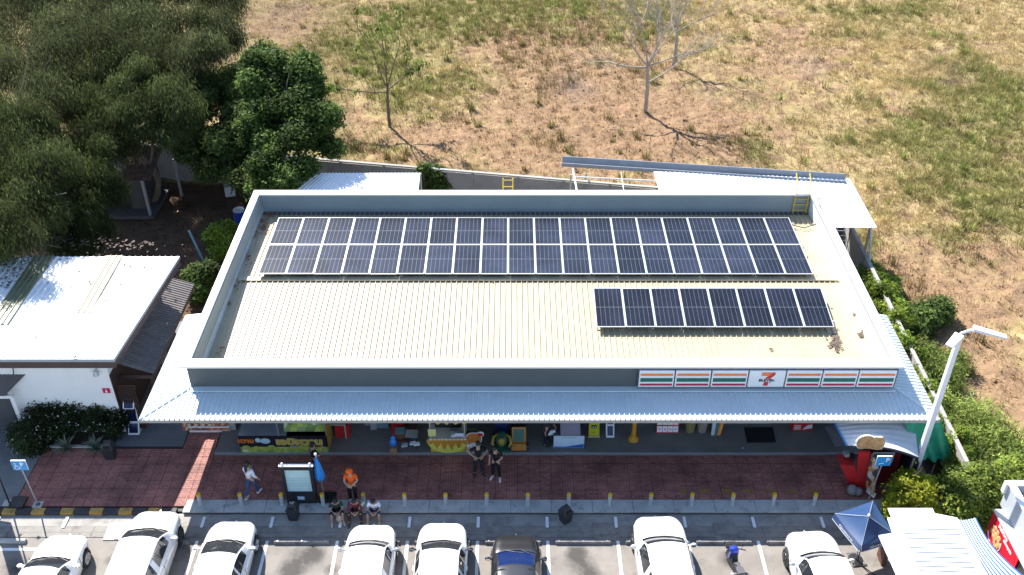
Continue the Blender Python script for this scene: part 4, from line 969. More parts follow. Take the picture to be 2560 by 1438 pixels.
# agaves
AG = mat('agave_leaf', (0.16, 0.19, 0.13), .5, var=.3, scale=8)
lm = MB(); W_ = [.022, .03, .028, .016, .002]
for i in range(5):
    t = i / 4; y = .62 * t; z = .42 * t - .34 * t * t
    lm.v += [Vector((-W_[i], y, z + .012)), Vector((0, y, z)), Vector((W_[i], y, z + .012))]
for i in range(4):
    for j in (0, 1):
        a = 3 * i + j; lm.f.append((a, a + 1, a + 4, a + 3)); lm.m.append(0)
lme = lm.mesh('leaf', AG)
for px, lab in ((170, 'spiky agave rosette left of its neighbour below the flowering hedge'), (243, 'spiky agave rosette beside the black bin below the flowering hedge')):
    b0 = P(px, 1128, .1); t = thing('agave', lab, 'plant', b0, 0, 'agaves in the planting bed')
    for k in range(44):
        o = link('leaf', lme, t, (0, 0, .05)); tilt = .1 + 1.05 * ((k % 11) / 11); o.rotation_euler = (tilt, 0, k * 2.39996); s = .85 + .3 * rnd.random(); o.scale = (s, s, s)
# fallen leaves in the yard
r = np.random.default_rng(88); n = 3000
x = -28 + 17 * r.random(n); y = 36 + 11 * r.random(n); s = .04 + .04 * r.random(n); an = r.random(n) * 6.28
V = np.stack([np.stack([x + s * np.cos(an + q) * (1 if q % 2 < 1 else .6), y + s * np.sin(an + q) * (1 if q % 2 < 1 else .6), field_z(x, y) + .02 + .03 * r.random(n)], 1) for q in (0, PI / 2, PI, 3 * PI / 2)], 1).reshape(-1, 3)
cc = np.repeat(np.array([.075, .045, .03]) * (.5 + r.random(n))[:, None], 4, 0)
tag(link('fallen_leaves', np_mesh('fallen_leaves', V, np.arange(4 * n).reshape(-1, 4), LEAF, cc)), 'dry leaves lying on the brown yard ground', 'leaves', kind='stuff')
# ================================================================== vehicles
def paint(name, col, rough=.22, metal=0.0):
    return mat(name, col, rough, metal, var=.02, coat=.8, spec=.5)
PW_ = paint('car_white', (.80, .80, .80)); PS_ = paint('car_pearl', (.72, .73, .74), .25, .1); PD_ = paint('car_dark_grey', (.022, .022, .025), .3, .3)
TYRE = mat('tyre_rubber', (.02, .02, .02), .85, var=.1); RIM = mat('alloy_rim', (.45, .46, .48), .3, .8, var=0); DRIM = mat('dark_alloy', (.06, .06, .065), .35, .6, var=0)
LAMP = mat('headlamp_lens', (.55, .57, .6), .1, .3, var=0); CHROME = mat('chrome', (.7, .7, .72), .12, 1, var=0); TRIM = mat('black_trim', (.015, .015, .016), .5, var=0)
CABIN = mat('car_cabin_dark', (.03, .03, .032), .7, var=0); BLUEG = mat('blue_tint_glass', (.010, .022, .085), .06, spec=.8, var=0)
def cr(xs, ys, x):
    """smooth interpolation"""
    xs = np.array(xs, float); ys = np.array(ys, float); m = np.gradient(ys, xs)
    i = np.clip(np.searchsorted(xs, x) - 1, 0, len(xs) - 2); h = xs[i + 1] - xs[i]; t = (x - xs[i]) / h
    return (2 * t**3 - 3 * t**2 + 1) * ys[i] + (t**3 - 2 * t**2 + t) * h * m[i] + (-2 * t**3 + 3 * t**2) * ys[i + 1] + (t**3 - t**2) * h * m[i + 1]
def grid_mesh(name, V, mask, m, parent, flip=False):
    ny_, nx_ = V.shape[:2]; mb = MB(); mp = {}
    def vid(i, j):
        if (i, j) not in mp: mp[(i, j)] = len(mb.v); mb.v.append(Vector(V[i, j]))
        return mp[(i, j)]
    for i in range(ny_ - 1):
        for j in range(nx_ - 1):
            if mask[i, j]:
                f = (vid(i, j), vid(i, j + 1), vid(i + 1, j + 1), vid(i + 1, j)); mb.f.append(f[::-1] if flip else f); mb.m.append(0)
    return mb.build(name, m, parent, smooth=True)
def car(label, nose, rz=0.0, body=PW_, W=1.74, Ln=4.3, hood=1.15, ws=.85, roof_h=1.46, belt=.92, hood_z=.90, nose_z=.62, rim=RIM, glass=GLASSD, kind='sedan', mirror=None, roof_rack=False):
    """nose: front-most point on the ground; the car looks along +y of its own axes"""
    hw = W / 2; half = Ln / 2
    t = thing('parked_car', label, 'car', (nose.x + math.sin(rz) * half, nose.y - math.cos(rz) * half, 0), rz, 'cars parked nose in before the store')
    yN = half
    # lower body
    st = np.array([-half, -half + .06, -half + .3, -half + .9, -.6, .4, yN - hood, yN - .75, yN - .42, yN - .2, yN - .07, yN])
    wv = np.array([.70, .80, .93, .985, 1, 1, .985, .955, .89, .78, .62, .38]) * hw
    back = .95 if kind != 'pickup' else .98
    zs = np.array([.60, .78, back - .05, back - .03, belt - .01, belt - .03, belt - .06, hood_z - .07, hood_z - .15, nose_z + .03, nose_z - .06, nose_z - .13])
    zc = np.array([.64, .82, back + .02, back + .06, belt + .06, belt + .05, hood_z + .07, hood_z + .02, hood_z - .055, nose_z + .10, nose_z, nose_z - .10])
    zb = np.array([.40, .32, .24, .20, .19, .19, .20, .20, .21, .23, .27, .33])
    yy = np.linspace(-half, yN, 64); w_, s_, c_, b_ = [cr(st, q, yy) for q in (wv, zs, zc, zb)]
    prof = []
    for i in range(64):
        w, s, c, b = w_[i], s_[i], c_[i], b_[i]; mid = (b + s) / 2
        hx = [0, .80 * w, .95 * w, .99 * w, w, .985 * w, .955 * w, .90 * w, .80 * w, .60 * w, .30 * w, 0]
        hz = [b, b, b + .05, b + .16, mid + .06, s - .09, s - .02, s + .02 + (c - s) * .1, s + .04 + (c - s) * .42, s + (c - s) * .80 + .01, s + (c - s) * .96, c]
        row = [(-x, yy[i], z) for x, z in zip(hx, hz)] + [(x, yy[i], z) for x, z in list(zip(hx, hz))[::-1][1:-1]]
        prof.append(row)
    n = len(prof[0]); mb = MB()
    for row in prof: mb.v += [Vector(p) for p in row]
    for i in range(63):
        for k in range(n):
            mb.f.append((i * n + k, (i + 1) * n + k, (i + 1) * n + (k + 1) % n, i * n + (k + 1) % n)); mb.m.append(0)
    mb.f.append(tuple(range(n))); mb.f.append(tuple(63 * n + k for k in range(n))[::-1]); mb.m += [0, 0]
    bo = mb.build('body', body, t, smooth=True); fixn(bo)
    # wheel arches cut through
    yf, yr = yN - .84, -half + .82; R_ = .325
    cut = MB()
    for y in (yf, yr): cut.tube([(-hw - .2, y, R_), (-hw + .26, y, R_)], R_ + .065, 22); cut.tube([(hw - .26, y, R_), (hw + .2, y, R_)], R_ + .065, 22)
    co = cut.build('cutter', TRIM, None); fixn(co)
    bo.parent = None
    md = bo.modifiers.new('b', 'BOOLEAN'); md.operation = 'DIFFERENCE'; md.object = co; md.solver = 'FAST'
    me = bpy.data.meshes.new_from_object(bo.evaluated_get(bpy.context.evaluated_depsgraph_get())); me.name = 'body'
    bo.modifiers.clear(); bo.data = me; bo.parent = t
    bpy.data.objects.remove(co)
    for y, sx in ((yf, -1), (yf, 1), (yr, -1), (yr, 1)):
        wh = MB().tube([(sx * (hw - .215), y, R_), (sx * (hw - .20), y, R_), (sx * (hw - .02), y, R_), (sx * (hw - .005), y, R_)], [R_ - .04, R_, R_, R_ - .035], 22).build('wheel', TYRE, t, smooth=False)
        rm = MB().tube([(sx * (hw - .02), y, R_), (sx * (hw + .002), y, R_)], [.215, .205], 20)
        for k in range(5):
            a = k * 2 * PI / 5; rm.tube([(sx * (hw + .006), y + .05 * math.cos(a), R_ + .05 * math.sin(a)), (sx * (hw + .006), y + .19 * math.cos(a), R_ + .19 * math.sin(a))], .024, 5)
        rm.build('rim', rim, wh)
        MB().tube([(sx * (hw - .30), y, R_), (sx * (hw - .22), y, R_)], R_ + .06, 18).build('wheel_well', TRIM, wh)
    # glasshouse
    yb0 = yN - hood; yt = yb0 - ws
    tail = {'sedan': [yt - 1.25, -half + .62], 'hatch': [yt - 1.7, -half + .12], 'suv': [yt - 2.1, -half + .10], 'pickup': [yt - 1.35, yt - 1.6]}[kind]
    ty = [yb0, yb0 - ws * .34, yb0 - ws * .68, yt, yt - .35, (yt + tail[0]) / 2, tail[0] + .2, tail[0], (tail[0] + tail[1]) / 2, tail[1]]
    zb0 = hood_z + .06; zt = roof_h - .06
    tz = [zb0, lerp(zb0, zt, .40), lerp(zb0, zt, .76), zt, roof_h - .012, roof_h, roof_h - .015, roof_h - .06, lerp(roof_h - .06, back + .07, .5), back + .05]
    u_ = np.linspace(0, 1, len(ty)); U = np.linspace(0, 1, 61); TY, TZ = cr(u_, ty, U), cr(u_, tz, U)
    vs = np.concatenate([np.linspace(0, .70, 9), np.linspace(.75, 1, 8)]); v_all = np.concatenate([-vs[::-1], vs[1:]])
    zbelt = belt - .02; nU, nV = len(U), len(v_all); V = np.zeros((nU, nV, 3))
    for i in range(nU):
        f = min(1, max(0, (TZ[i] - zbelt) / (roof_h - zbelt)))
        for j, v in enumerate(v_all):
            a = abs(v); sg = np.sign(v)
            xtop = hw * (.80 - .13 * f)
            if a <= .70: x = xtop * a / .70; g = 1 - .055 * (a / .70) ** 3
            elif a <= .75: x = lerp(xtop, xtop + .05, (a - .70) / .05); g = lerp(.945, .90, (a - .7) / .05)
            else: q = (a - .75) / .25; x = lerp(xtop + .05, hw * .955, q); g = lerp(.90, 0, q)
            z = zbelt + (TZ[i] - zbelt) * g
            curve = -.17 * min(1, a / .75) ** 2 * (1 if U[i] < .4 else 0 if U[i] < .65 else -.6) * (1 - .5 * f)
            V[i, j] = (sg * x, TY[i] + curve, z)
    uc = (U[:-1] + U[1:]) / 2; vc = np.abs((v_all[:-1] + v_all[1:]) / 2); sgn = (v_all[:-1] + v_all[1:]) > 0
    UC, VC = np.meshgrid(uc, vc, indexing='ij'); SG = np.meshgrid(uc, sgn, indexing='ij')[1]
    iw0, iw1 = .035, .333 - .02; ir0, ir1 = .79, .97
    wsm = (UC > iw0) & (UC < iw1) & (VC < .70); rwm = (UC > ir0) & (UC < ir1) & (VC < .68)
    cow = (UC <= iw0) & (VC < .72)
    fr_ = 1 - VC; win = (VC > .765) & (VC < .955)
    sd1 = win & (UC > .20) & (UC < .53); sd2 = win & (UC > .565) & (UC < .80); 
    if kind == 'pickup': sd2 = win & (UC > .565) & (UC < .74)
    roofm = ~(wsm | rwm | sd1 | sd2 | cow)
    grid_mesh('roof', V, roofm, body, t); grid_mesh('windscreen', V, wsm, glass, t); grid_mesh('rear_window', V, rwm, GLASSD, t)
    for side_ in (True, False):
        grid_mesh('side_window', V, sd1 & (SG == side_), GLASSD, t); grid_mesh('side_window', V, sd2 & (SG == side_), GLASSD, t)
    grid_mesh('cowl', V, cow, TRIM, t)
    # windscreen surround, wipers, shut lines
    tr = MB(); jj = [j for j in range(nV) if abs(v_all[j]) <= .701]; iu0 = int(np.argmin(abs(U - iw0))); iu1 = int(np.argmin(abs(U - iw1)))
    for j in (jj[0], jj[-1]): tr.tube([V[i, j] + np.array([0, 0, .004]) for i in range(iu0, iu1 + 1, 2)], .011, 4)
    tr.tube([V[iu0, j] + np.array([0, .02, .006]) for j in jj], .022, 5)
    tr.build('windscreen_seal', TRIM, t)
    wi = MB()
    for j0, j1 in ((4, 11), (10, 16)):
        i1 = iu0 + 2; p = [V[iu0, jj[j0]] + np.array([0, .03, .02]), V[i1, jj[(j0 + j1) // 2]] + np.array([0, 0, .02]), V[i1 + 1, jj[j1 if j1 < len(jj) else -1]] + np.array([0, 0, .018])]
        wi.tube(p, .010, 4)
    wi.build('wiper', TRIM, t)
    zz = lambda y: float(cr(st, zc, np.array([y]))[0]); zz2 = lambda y: float(cr(st, zs, np.array([y]))[0]); ww = lambda y: float(cr(st, wv, np.array([y]))[0])
    for sx in (-1, 1): MB().tube([(sx * ww(y) * .83, y, zz2(y) + .036 + (zz(y) - zz2(y)) * .36) for y in np.linspace(yb0 - .0, yN - .42, 9)], .006, 4).build('bonnet_shutline', mat('shutline', (.16, .16, .165), .7, var=0) if body is not PD_ else TRIM, t)
    dl = MB()
    for sx in (-1, 1):
        for y in (yb0 - .02, (yt + tail[0]) / 2 + .35): dl.box((sx * (hw - .002), y, .6), (.012, .012, .6))
    dl.build('door_shutline', TRIM, t)
    for sx in (-1, 1):
        MB().box((sx * (hw + .008), (yt + tail[0]) / 2 + .55, belt - .14), (.03, .17, .03)).build('door_handle', CHROME if body is not PD_ else TRIM, t, bevel=.008)
        mm = MB().ball((sx * (hw + .10), yb0 - .42, belt + .07), (.11, .065, .075), 10, 7); mm.box((sx * (hw - .0), yb0 - .40, belt + .03), (.12, .05, .03))
        mo = mm.build('mirror', mirror or body, t, smooth=True)
        MB().box((sx * (hw + .10), yb0 - .478, belt + .07), (.15, .012, .10)).build('mirror_glass', CHROME, mo)
        MB().ball((sx * hw * .74, yN - .34, nose_z - .05), (.10, .26, .09), 10, 6, Matrix.Rotation(sx * .62, 3, 'Z')).build('headlight', LAMP, t, smooth=True)
    MB().tube([(0, tail[0] + .25, roof_h - .02), (0, tail[0] + .17, roof_h + .13)], .012, 5).build('aerial', TRIM, t)
    MB().tube([(0, yN - .03, nose_z - .1), (0, yN + .012, nose_z - .1)], .06, 12).build('front_badge', CHROME, t)
    MB().box((0, yN - .02, .34), (hw * 1.1, .06, .16)).build('grille', TRIM, t)
    if roof_rack:
        for sx in (-1, 1): MB().tube([(sx * hw * .62, yt - .12, roof_h - .02), (sx * hw * .62, yt - .2, roof_h + .035), (sx * hw * .62, tail[0], roof_h + .035), (sx * hw * .62, tail[0] - .08, roof_h - .03)], .018, 6).build('roof_rail', body, t)
    return t
def nose_at(px, py, z=.55):
    p = P(px, py, z); return Vector((p.x, p.y, 0))
def paper(t, pts, m=WPLAIN, nm='dashboard_paper'): pass
car('white saloon with sunshade behind its windscreen, farthest left in the row', nose_at(176, 1338), 0, PW_, 1.70, 4.2, 1.25, .8, 1.46)
car('pearl white estate car with black wheels, second from the left', nose_at(402, 1277, .7), 0, PS_, 1.80, 4.5, 1.1, .78, 1.58, .98, 1.0, .74, DRIM, kind='suv')
car('white hatchback with black dashboard, parked left of the empty bay', nose_at(592, 1304), 0, PW_, 1.74, 4.2, 1.13, .95, 1.45, kind='sedan')
car('white van like car with silver mirrors, right of the empty bay', nose_at(936, 1314, .62), 0, PW_, 1.74, 4.2, 1.02, .66, 1.62, 1.0, .99, .72, kind='suv', mirror=mat('mirror_silver', (.42, .43, .44), .3, .3, var=0))
car('white hatchback with black mirrors beside the dark grey saloon', nose_at(1110, 1311), 0, PW_, 1.78, 4.2, 1.08, .75, 1.50, .95, .94, .68, kind='hatch', mirror=TRIM)
car('dark grey saloon with a blue tinted windscreen', nose_at(1290, 1337), 0, PD_, 1.70, 4.2, .98, 1.0, 1.46, glass=BLUEG, mirror=TRIM)
car('big white pickup style car pulled up closest to the kerb', nose_at(1638, 1292, .7), math.radians(2), PW_, 1.84, 4.7, 1.22, .70, 1.68, 1.04, 1.04, .78, DRIM, kind='suv')
car('white pickup turned slantwise next to the blue parasol', nose_at(2012, 1329, .66), math.radians(3.5), PW_, 1.80, 4.6, 1.25, .62, 1.66, 1.02, 1.02, .74, DRIM, kind='suv')
# ---- motorcycle
mp_ = P(1840, 1376, .95); mc = thing('motorcycle', 'blue and black motor scooter parked beside the big white car', 'motorcycle', (mp_.x, mp_.y - .35, 0), math.radians(8))
BLU = mat('scooter_blue', (.012, .035, .38), .25, var=.05, coat=.6); SEAT = mat('seat_vinyl', (.075, .075, .08), .5, var=.1)
for y in (.62, -.62):
    wh = MB().tube([(-.045, y, .28), (-.03, y, .28), (.03, y, .28), (.045, y, .28)], [.24, .28, .28, .24], 22).build('wheel', TYRE, mc)
    MB().tube([(-.05, y, .28), (.05, y, .28)], .17, 14).build('rim', DRIM, wh)
MB().hexa([(-.12, -.75, .45), (.12, -.75, .45), (.12, .10, .35), (-.12, .10, .35)], [(-.10, -.80, .70), (.10, -.80, .70), (.11, .05, .68), (-.11, .05, .68)]).hexa([(-.11, .05, .30), (.11, .05, .30), (.11, .40, .30), (-.11, .40, .30)], [(-.10, .05, .52), (.10, .05, .52), (.12, .34, .85), (-.12, .34, .85)]).build('body', BLACK, mc, bevel=.03)
MB().hexa([(-.13, -.86, .70), (.13, -.86, .70), (.08, .10, .66), (-.08, .10, .66)], [(-.11, -.84, .80), (.11, -.84, .80), (.06, .06, .73), (-.06, .06, .73)]).hexa([(-.13, -.5, .79), (.13, -.5, .79), (.13, -.2, .75), (-.13, -.2, .75)], [(-.12, -.5, .81), (.12, -.5, .81), (.12, -.2, .78), (-.12, -.2, .78)]).build('seat', SEAT, mc, bevel=.03)
MB().ball((0, .40, .92), (.17, .16, .13)).hexa([(-.16, .36, .5), (.16, .36, .5), (.1, .56, .52), (-.1, .56, .52)], [(-.15, .30, .92), (.15, .30, .92), (.1, .5, .88), (-.1, .5, .88)]).build('front_cowl', BLU, mc, smooth=False, bevel=.02)
MB().tube([(-.36, .26, 1.0), (-.14, .34, 1.02), (0, .38, 1.0), (.14, .34, 1.02), (.36, .26, 1.0)], .018, 7).build('handlebar', BLACK, mc)
for s in (-1, 1):
    o = MB().tube([(s * .22, .32, 1.02), (s * .27, .34, 1.16)], .009, 5).ball((s * .28, .34, 1.18), (.06, .015, .04)).build('mirror', BLACK, mc)
    MB().tube([(s * .24, .40, 1.0), (s * .34, .37, .985)], .008, 5).build('brake_lever', ALU, mc)
bk = MB().span((-.17, .55, .72), (.17, .85, .74)); 
for x, y in ((-.17, .55), (.17, .55), (-.17, .85), (.17, .85)): bk.box((x, y, .83), (.014, .014, .2))
for z in (.8, .92):
    bk.box((0, .55, z), (.34, .012, .012)).box((0, .85, z), (.34, .012, .012)).box((-.17, .70, z), (.012, .3, .012)).box((.17, .70, z), (.012, .3, .012))
bk.build('front_basket', BLACK, mc)
MB().tube([(.1, .60, .28), (.1, .46, .75)], .025, 6).tube([(-.1, .60, .28), (-.1, .46, .75)], .025, 6).build('fork', STEEL, mc)
MB().tube([(-.13, -.2, .22), (-.16, -.75, .34)], .05, 8).build('exhaust', STEEL, mc); MB().span((-.22, -.16, .33), (.22, -.10, .36)).build('footrest', STEEL, mc)
MB().box((0, -.90, .78), (.16, .06, .08)).build('tail_light', RED, mc)
# ---- wheel stops
WS = mat('wheel_stop_concrete', (.20, .19, .185), .85, var=.2, scale=4, dirt=((.07, .065, .065), 2.2, .5, .8), bump=.3)
WN_ = ['under the pearl estate car', 'in front of the white hatchback left of the empty bay', 'in the empty bay beside the oil stain', 'under the van like white car', 'under the white hatchback with black mirrors', 'under the dark grey saloon', 'in the empty bay right of the dark saloon', 'under the big white pickup style car', 'in front of the blue motor scooter', 'in front of the slanted white pickup']
for i in range(10):
    X = -12.40 + 2.4855 * i; t = thing('wheel_stop', 'long dark concrete wheel stop ' + WN_[i], 'wheel stop', (X, 23.25, 0), 0, 'concrete wheel stops')
    MB().hexa([(-1.0, -.08, .004), (1.0, -.08, .004), (1.0, .08, .004), (-1.0, .08, .004)], [(-.97, -.05, .115), (.97, -.05, .115), (.97, .05, .115), (-.97, .05, .115)]).build('stop_bar', WS, t, bevel=.012)
    for x in (-.85, 0, .85): MB().lathe([(.025, .112), (.025, .125)], 8, (x, 0, 0)).build('anchor_bolt', STEEL, t)
t = thing('wheel_stop', 'long pale wheel stop at the far left beside the sign shadows', 'wheel stop', (-18.2, 23.30, 0), 0, 'concrete wheel stops'); MB().hexa([(-2.5, -.08, .004), (1.0, -.08, .004), (1.0, .08, .004), (-2.5, .08, .004)], [(-2.5, -.05, .13), (1, -.05, .13), (1, .05, .13), (-2.5, .05, .13)]).build('stop_bar', LIGHTC, t)
# ---- bollards
bpro = None; GP = mat('bollard_grey', (.45, .48, .49), .5, var=.1, scale=6)
SEEN = ['at the left end in the patch of sun', 'beside the walking woman in white', 'left of the tall advertising board', 'right of the tall advertising board', 'behind the seated person in maroon', 'right of the seated boy in white', 'second right of the seated boy in white', 'third right of the seated boy in white', 'two places left of the tilted black bin', 'directly behind the tilted black bin', 'just right of the tilted black bin', 'left of the first faded yellow paint marks', 'behind the big white pickup style car, right side', 'third from the right end', 'second from the right end', 'at the right end beside the red stall']
SEEN[8] = 'just left of the tilted black bin'
for k in range(16):
    X = -11.4245 + 1.5 * k + (.0 if k < 15 else .0); lab = 'grey steel bollard with yellow cap ' + SEEN[k]
    if bpro is None:
        bpro = thing('bollard', lab, 'bollard', (X, 24.95, .125), 0, 'yellow capped bollards along the kerb')
        MB().lathe([(.095, 0), (.095, .012), (.072, .02), (.072, .44)], 16).build('post', GP, bpro, smooth=False)
        MB().lathe([(.076, .44), (.076, .535), (.062, .55), (.058, .535)], 16).build('cap', YELLOW, bpro)
    else:
        o = copy_tree(bpro, None, (X, 24.95, .125), 0); o['label'] = lab
# ================================================================== people
SKIN = mat('skin', (.40, .24, .16), .6, var=.05); HAIR = mat('black_hair', (.012, .011, .011), .5, var=0); EYE = mat('eye_dark', (.02, .015, .015), .3, var=0); LIP = mat('lips', (.30, .10, .09), .5, var=0)
def skin_mesh(name, verts, edges, radii, root, m, parent, sub=1, loc=None):
    me = bpy.data.meshes.new(name); me.from_pydata([tuple(v) for v in verts], edges, []); o = bpy.data.objects.new(name, me); C.objects.link(o)
    md = o.modifiers.new('s', 'SKIN'); md.use_smooth_shade = True; md.branch_smoothing = .4
    for i, sv in enumerate(me.skin_vertices[0].data):
        r_ = radii[i]; sv.radius = (r_, r_) if not isinstance(r_, tuple) else r_
        sv.use_root = (i == root)
    if sub: s = o.modifiers.new('u', 'SUBSURF'); s.levels = sub; s.render_levels = sub
    dg = bpy.context.evaluated_depsgraph_get(); em = bpy.data.meshes.new_from_object(o.evaluated_get(dg)); em.name = name
    bpy.data.objects.remove(o); bpy.data.meshes.remove(me)
    em.materials.clear(); em.materials.append(m); em.polygons.foreach_set('use_smooth', [True] * len(em.polygons))
    return link(name, em, parent)
STAND = dict(pel=(0, 0, .92), sp=(0, .01, 1.10), ch=(0, .01, 1.28), nk=(0, 0, 1.44), hd=(0, -.02, 1.54), ht=(0, -.015, 1.65),
             sL=(.165, .01, 1.37), eL=(.23, .03, 1.10), wL=(.24, -.05, .86), sR=(-.165, .01, 1.37), eR=(-.23, .03, 1.10), wR=(-.24, -.05, .86),
             hL=(.09, 0, .87), kL=(.10, -.02, .47), aL=(.10, .03, .08), tL=(.11, -.14, .03), hR=(-.09, 0, .87), kR=(-.10, -.02, .47), aR=(-.10, .03, .08), tR=(-.11, -.14, .03))
def pose(base=STAND, **k): d = dict(base); d.update(k); return d
def person(label, loc, rz, ps, shirt, trousers, shoe, hair='short', sleeves='short', legs='long', scale=1.0, group=None, hat=None, skirt=None, head_turn=0.0, skin=SKIN):
    t = thing('person', label, 'person', loc, rz, group); t.scale = (scale,) * 3
    J = {k: Vector(v) for k, v in ps.items()}
    V = []; E = []; Rr = []
    def v(p, r_, par=None):
        V.append(Vector(p)); Rr.append(r_); i = len(V) - 1
        if par is not None: E.append((par, i))
        return i
    pel = v(J['pel'], .115); sp = v(J['sp'], .11, pel); ch = v(J['ch'], .125, sp); nk = v(J['nk'], .055, ch); hd = v(J['hd'], .085, nk); ht = v(J['ht'], .075, hd)
    fwd = Vector((math.sin(head_turn), -math.cos(head_turn), -.05)).normalized(); up = (J['ht'] - J['nk']).normalized(); sidev = fwd.cross(up).normalized()
    v(lerp(J['hd'], J['ht'], .25) + fwd * .105, .014, hd)                                   # nose
    for s in 'LR':
        sh = v(J['s' + s], .062, ch); el = v(J['e' + s], .043, sh); wr = v(J['w' + s], .029, el)
        d = (J['w' + s] - J['e' + s]).normalized(); pd = ps.get('hand' + s); d = Vector(pd).normalized() if pd else d
        across = d.cross(Vector((0, -1, .2))).normalized()
        if across.length < .1: across = Vector((1, 0, 0))
        pm = v(J['w' + s] + d * .05, .030, wr); nrm = d.cross(across).normalized()
        kn = v(J['w' + s] + d * .085, .026, pm)
        for q, (off, ln) in enumerate(((-.030, .062), (-.010, .074), (.010, .070), (.030, .055))):
            b0 = v(J['w' + s] + d * .095 + across * off, .0095, kn); m_ = v(V[b0] + d * ln * .55 + nrm * .012, .0088, b0); v(V[m_] + d * ln * .4 + nrm * .026, .0075, m_)
        th = v(J['w' + s] + d * .045 + across * (-.045) + nrm * .012, .011, pm); v(V[th] + d * .045 - across * .008 + nrm * .018, .009, th)
        hp = v(J['h' + s], .088, pel); k_ = v(J['k' + s], .058, hp); cf = v(lerp(J['k' + s], J['a' + s], .35), .056, k_); an = v(J['a' + s], .038, cf); v(lerp(J['a' + s], J['t' + s], .5) - Vector((0, 0, .01)), .036, an); v(J['t' + s], .030, len(V) - 1)
    skin_mesh('body', V, E, Rr, 0, skin, t)
    # head details
    hc = lerp(J['hd'], J['ht'], .35)
    MB().ball(hc + sidev * .034 + fwd * .082 + up * .02, .012, 8, 6).build('eye', EYE, t); MB().ball(hc - sidev * .034 + fwd * .082 + up * .02, .012, 8, 6).build('eye', EYE, t)
    MB().ball(hc + fwd * .083 - up * .045, Vector((.024, .008, .008))).build('mouth', LIP, t)
    ear = MB().ball(hc + sidev * .088, Vector((.012, .022, .032))).ball(hc - sidev * .088, Vector((.012, .022, .032))); ear.build('ears', skin, t, smooth=True)
    hb_ = MB(); hb_.ball(hc + up * .045 - fwd * .018, Vector((.098, .106, .098)), 14, 9); hb_.ball(hc - fwd * .035, Vector((.094, .085, .10)), 14, 9)
    if hair == 'long': hb_.tube([hc - fwd * .08, hc - fwd * .13 - up * .12, hc - fwd * .13 - up * .30], [.06, .055, .02], 8)
    hb_.build('hair', HAIR, t, smooth=True)
    if hat: 
        hm = MB().lathe([(.135, 0), (.14, .012), (.105, .03), (.105, .09), (.08, .135), (.02, .15)], 18, (0, 0, 0))
        Mt = frame(hc + up * .055 - fwd * .01, sidev, up.cross(sidev)).to_3x3(); 
        hm.v = [hc + up * .06 - fwd * .005 + sidev * q.x + fwd * q.y + up * q.z for q in hm.v]; hm.build('hat', hat, t, smooth=True)
    # clothes
    V = []; E = []; Rr = []
    pel = v(J['pel'] + Vector((0, 0, -.02)), .148); sp = v(J['sp'], .138, pel); ch = v(J['ch'], .150, sp); up_ = v(lerp(J['ch'], J['nk'], .72), .075, ch)
    for s in 'LR':
        sh = v(J['s' + s], .082, ch); L_ = 1.0 if sleeves == 'short' else 0
        if sleeves == 'short': v(lerp(J['s' + s], J['e' + s], .72), .070, sh)
        else:
            el = v(J['e' + s], .060, sh); v(lerp(J['e' + s], J['w' + s], .88), .046, el)
    skin_mesh('shirt', V, E, Rr, 0, shirt, t)
    V = []; E = []; Rr = []
    pel = v(J['pel'], .140); wst = v(lerp(J['pel'], J['sp'], .35), .132, pel)
    for s in 'LR':
        hp = v(J['h' + s], .106, pel); k_ = v(J['k' + s], .076, hp)
        if legs == 'long': v(lerp(J['k' + s], J['a' + s], .92), .062, k_)
        else: v(lerp(J['h' + s], J['k' + s], 1.06), .078, k_)
    skin_mesh('trousers', V, E, Rr, 0, trousers, t)
    for s in 'LR':
        a_, e_ = J['a' + s], J['t' + s]; d = (e_ - a_); d.z = 0; d.normalize()
        q = MB(); c0 = Vector((a_.x, a_.y, e_.z)) - d * .05; q.tube([c0 + Vector((0, 0, .012)), c0 + d * .10 + Vector((0, 0, .02)), c0 + d * .20 + Vector((0, 0, .008)), c0 + d * .28], [.046, .050, .046, .025], 8); q.build('shoe', shoe, t, smooth=True)
    return t
def cloth(n, c, r=.85): return mat(n, c, r, var=.12, scale=9, spec=.2)
SW_ = cloth('white_cotton', (.62, .64, .70)); BKC = cloth('black_cotton', (.014, .014, .016)); JEAN = cloth('blue_denim', (.05, .085, .16)); ORC = cloth('orange_cotton', (.72, .10, .01)); NAVY = cloth('navy_trousers', (.016, .018, .028)); MAR = cloth('maroon_shirt', (.16, .035, .05)); DKGR = cloth('dark_green_print', (.035, .055, .05)); BRNSK = cloth('brown_skirt', (.05, .025, .025)); PALE = cloth('pale_green_cloth', (.35, .48, .30)); WSHOE = mat('white_shoe', (.62, .62, .62), .6, var=0); DSHOE = mat('dark_shoe', (.03, .03, .03), .6, var=0); SAND = mat('beige_sandal', (.42, .36, .27), .7, var=0)
# woman in white walking away to the left
wp = pose(kL=(.08, .10, .49), aL=(.09, .33, .14), tL=(.10, .22, .04), kR=(-.09, -.12, .47), aR=(-.10, -.16, .08), tR=(-.11, -.33, .03), eR=(-.24, .02, 1.12), wR=(-.27, -.10, .92), eL=(.24, -.03, 1.13), wL=(.16, -.20, 1.16))
person('woman in white blouse and blue jeans walking across the red paving', (P(634, 1238, .13).x, P(634, 1238, .13).y, .135), math.radians(155), wp, SW_, JEAN, WSHOE, 'long', 'long')
ptp = pose(eL=(.24, -.04, 1.12), wL=(.08, -.24, 1.05), handL=(-1, -.4, .1), eR=(-.24, -.02, 1.10), wR=(-.08, -.24, 1.0), handR=(1, -.4, .1), hd=(0, -.05, 1.53), ht=(0, -.07, 1.63))
person('woman in orange hat and orange shirt standing behind the seated people', (P(884, 1253, .13).x, P(884, 1253, .13).y, .135), 0, ptp, ORC, BKC, WSHOE, 'short', 'short', hat=cloth('orange_hat', (.74, .12, .012)))
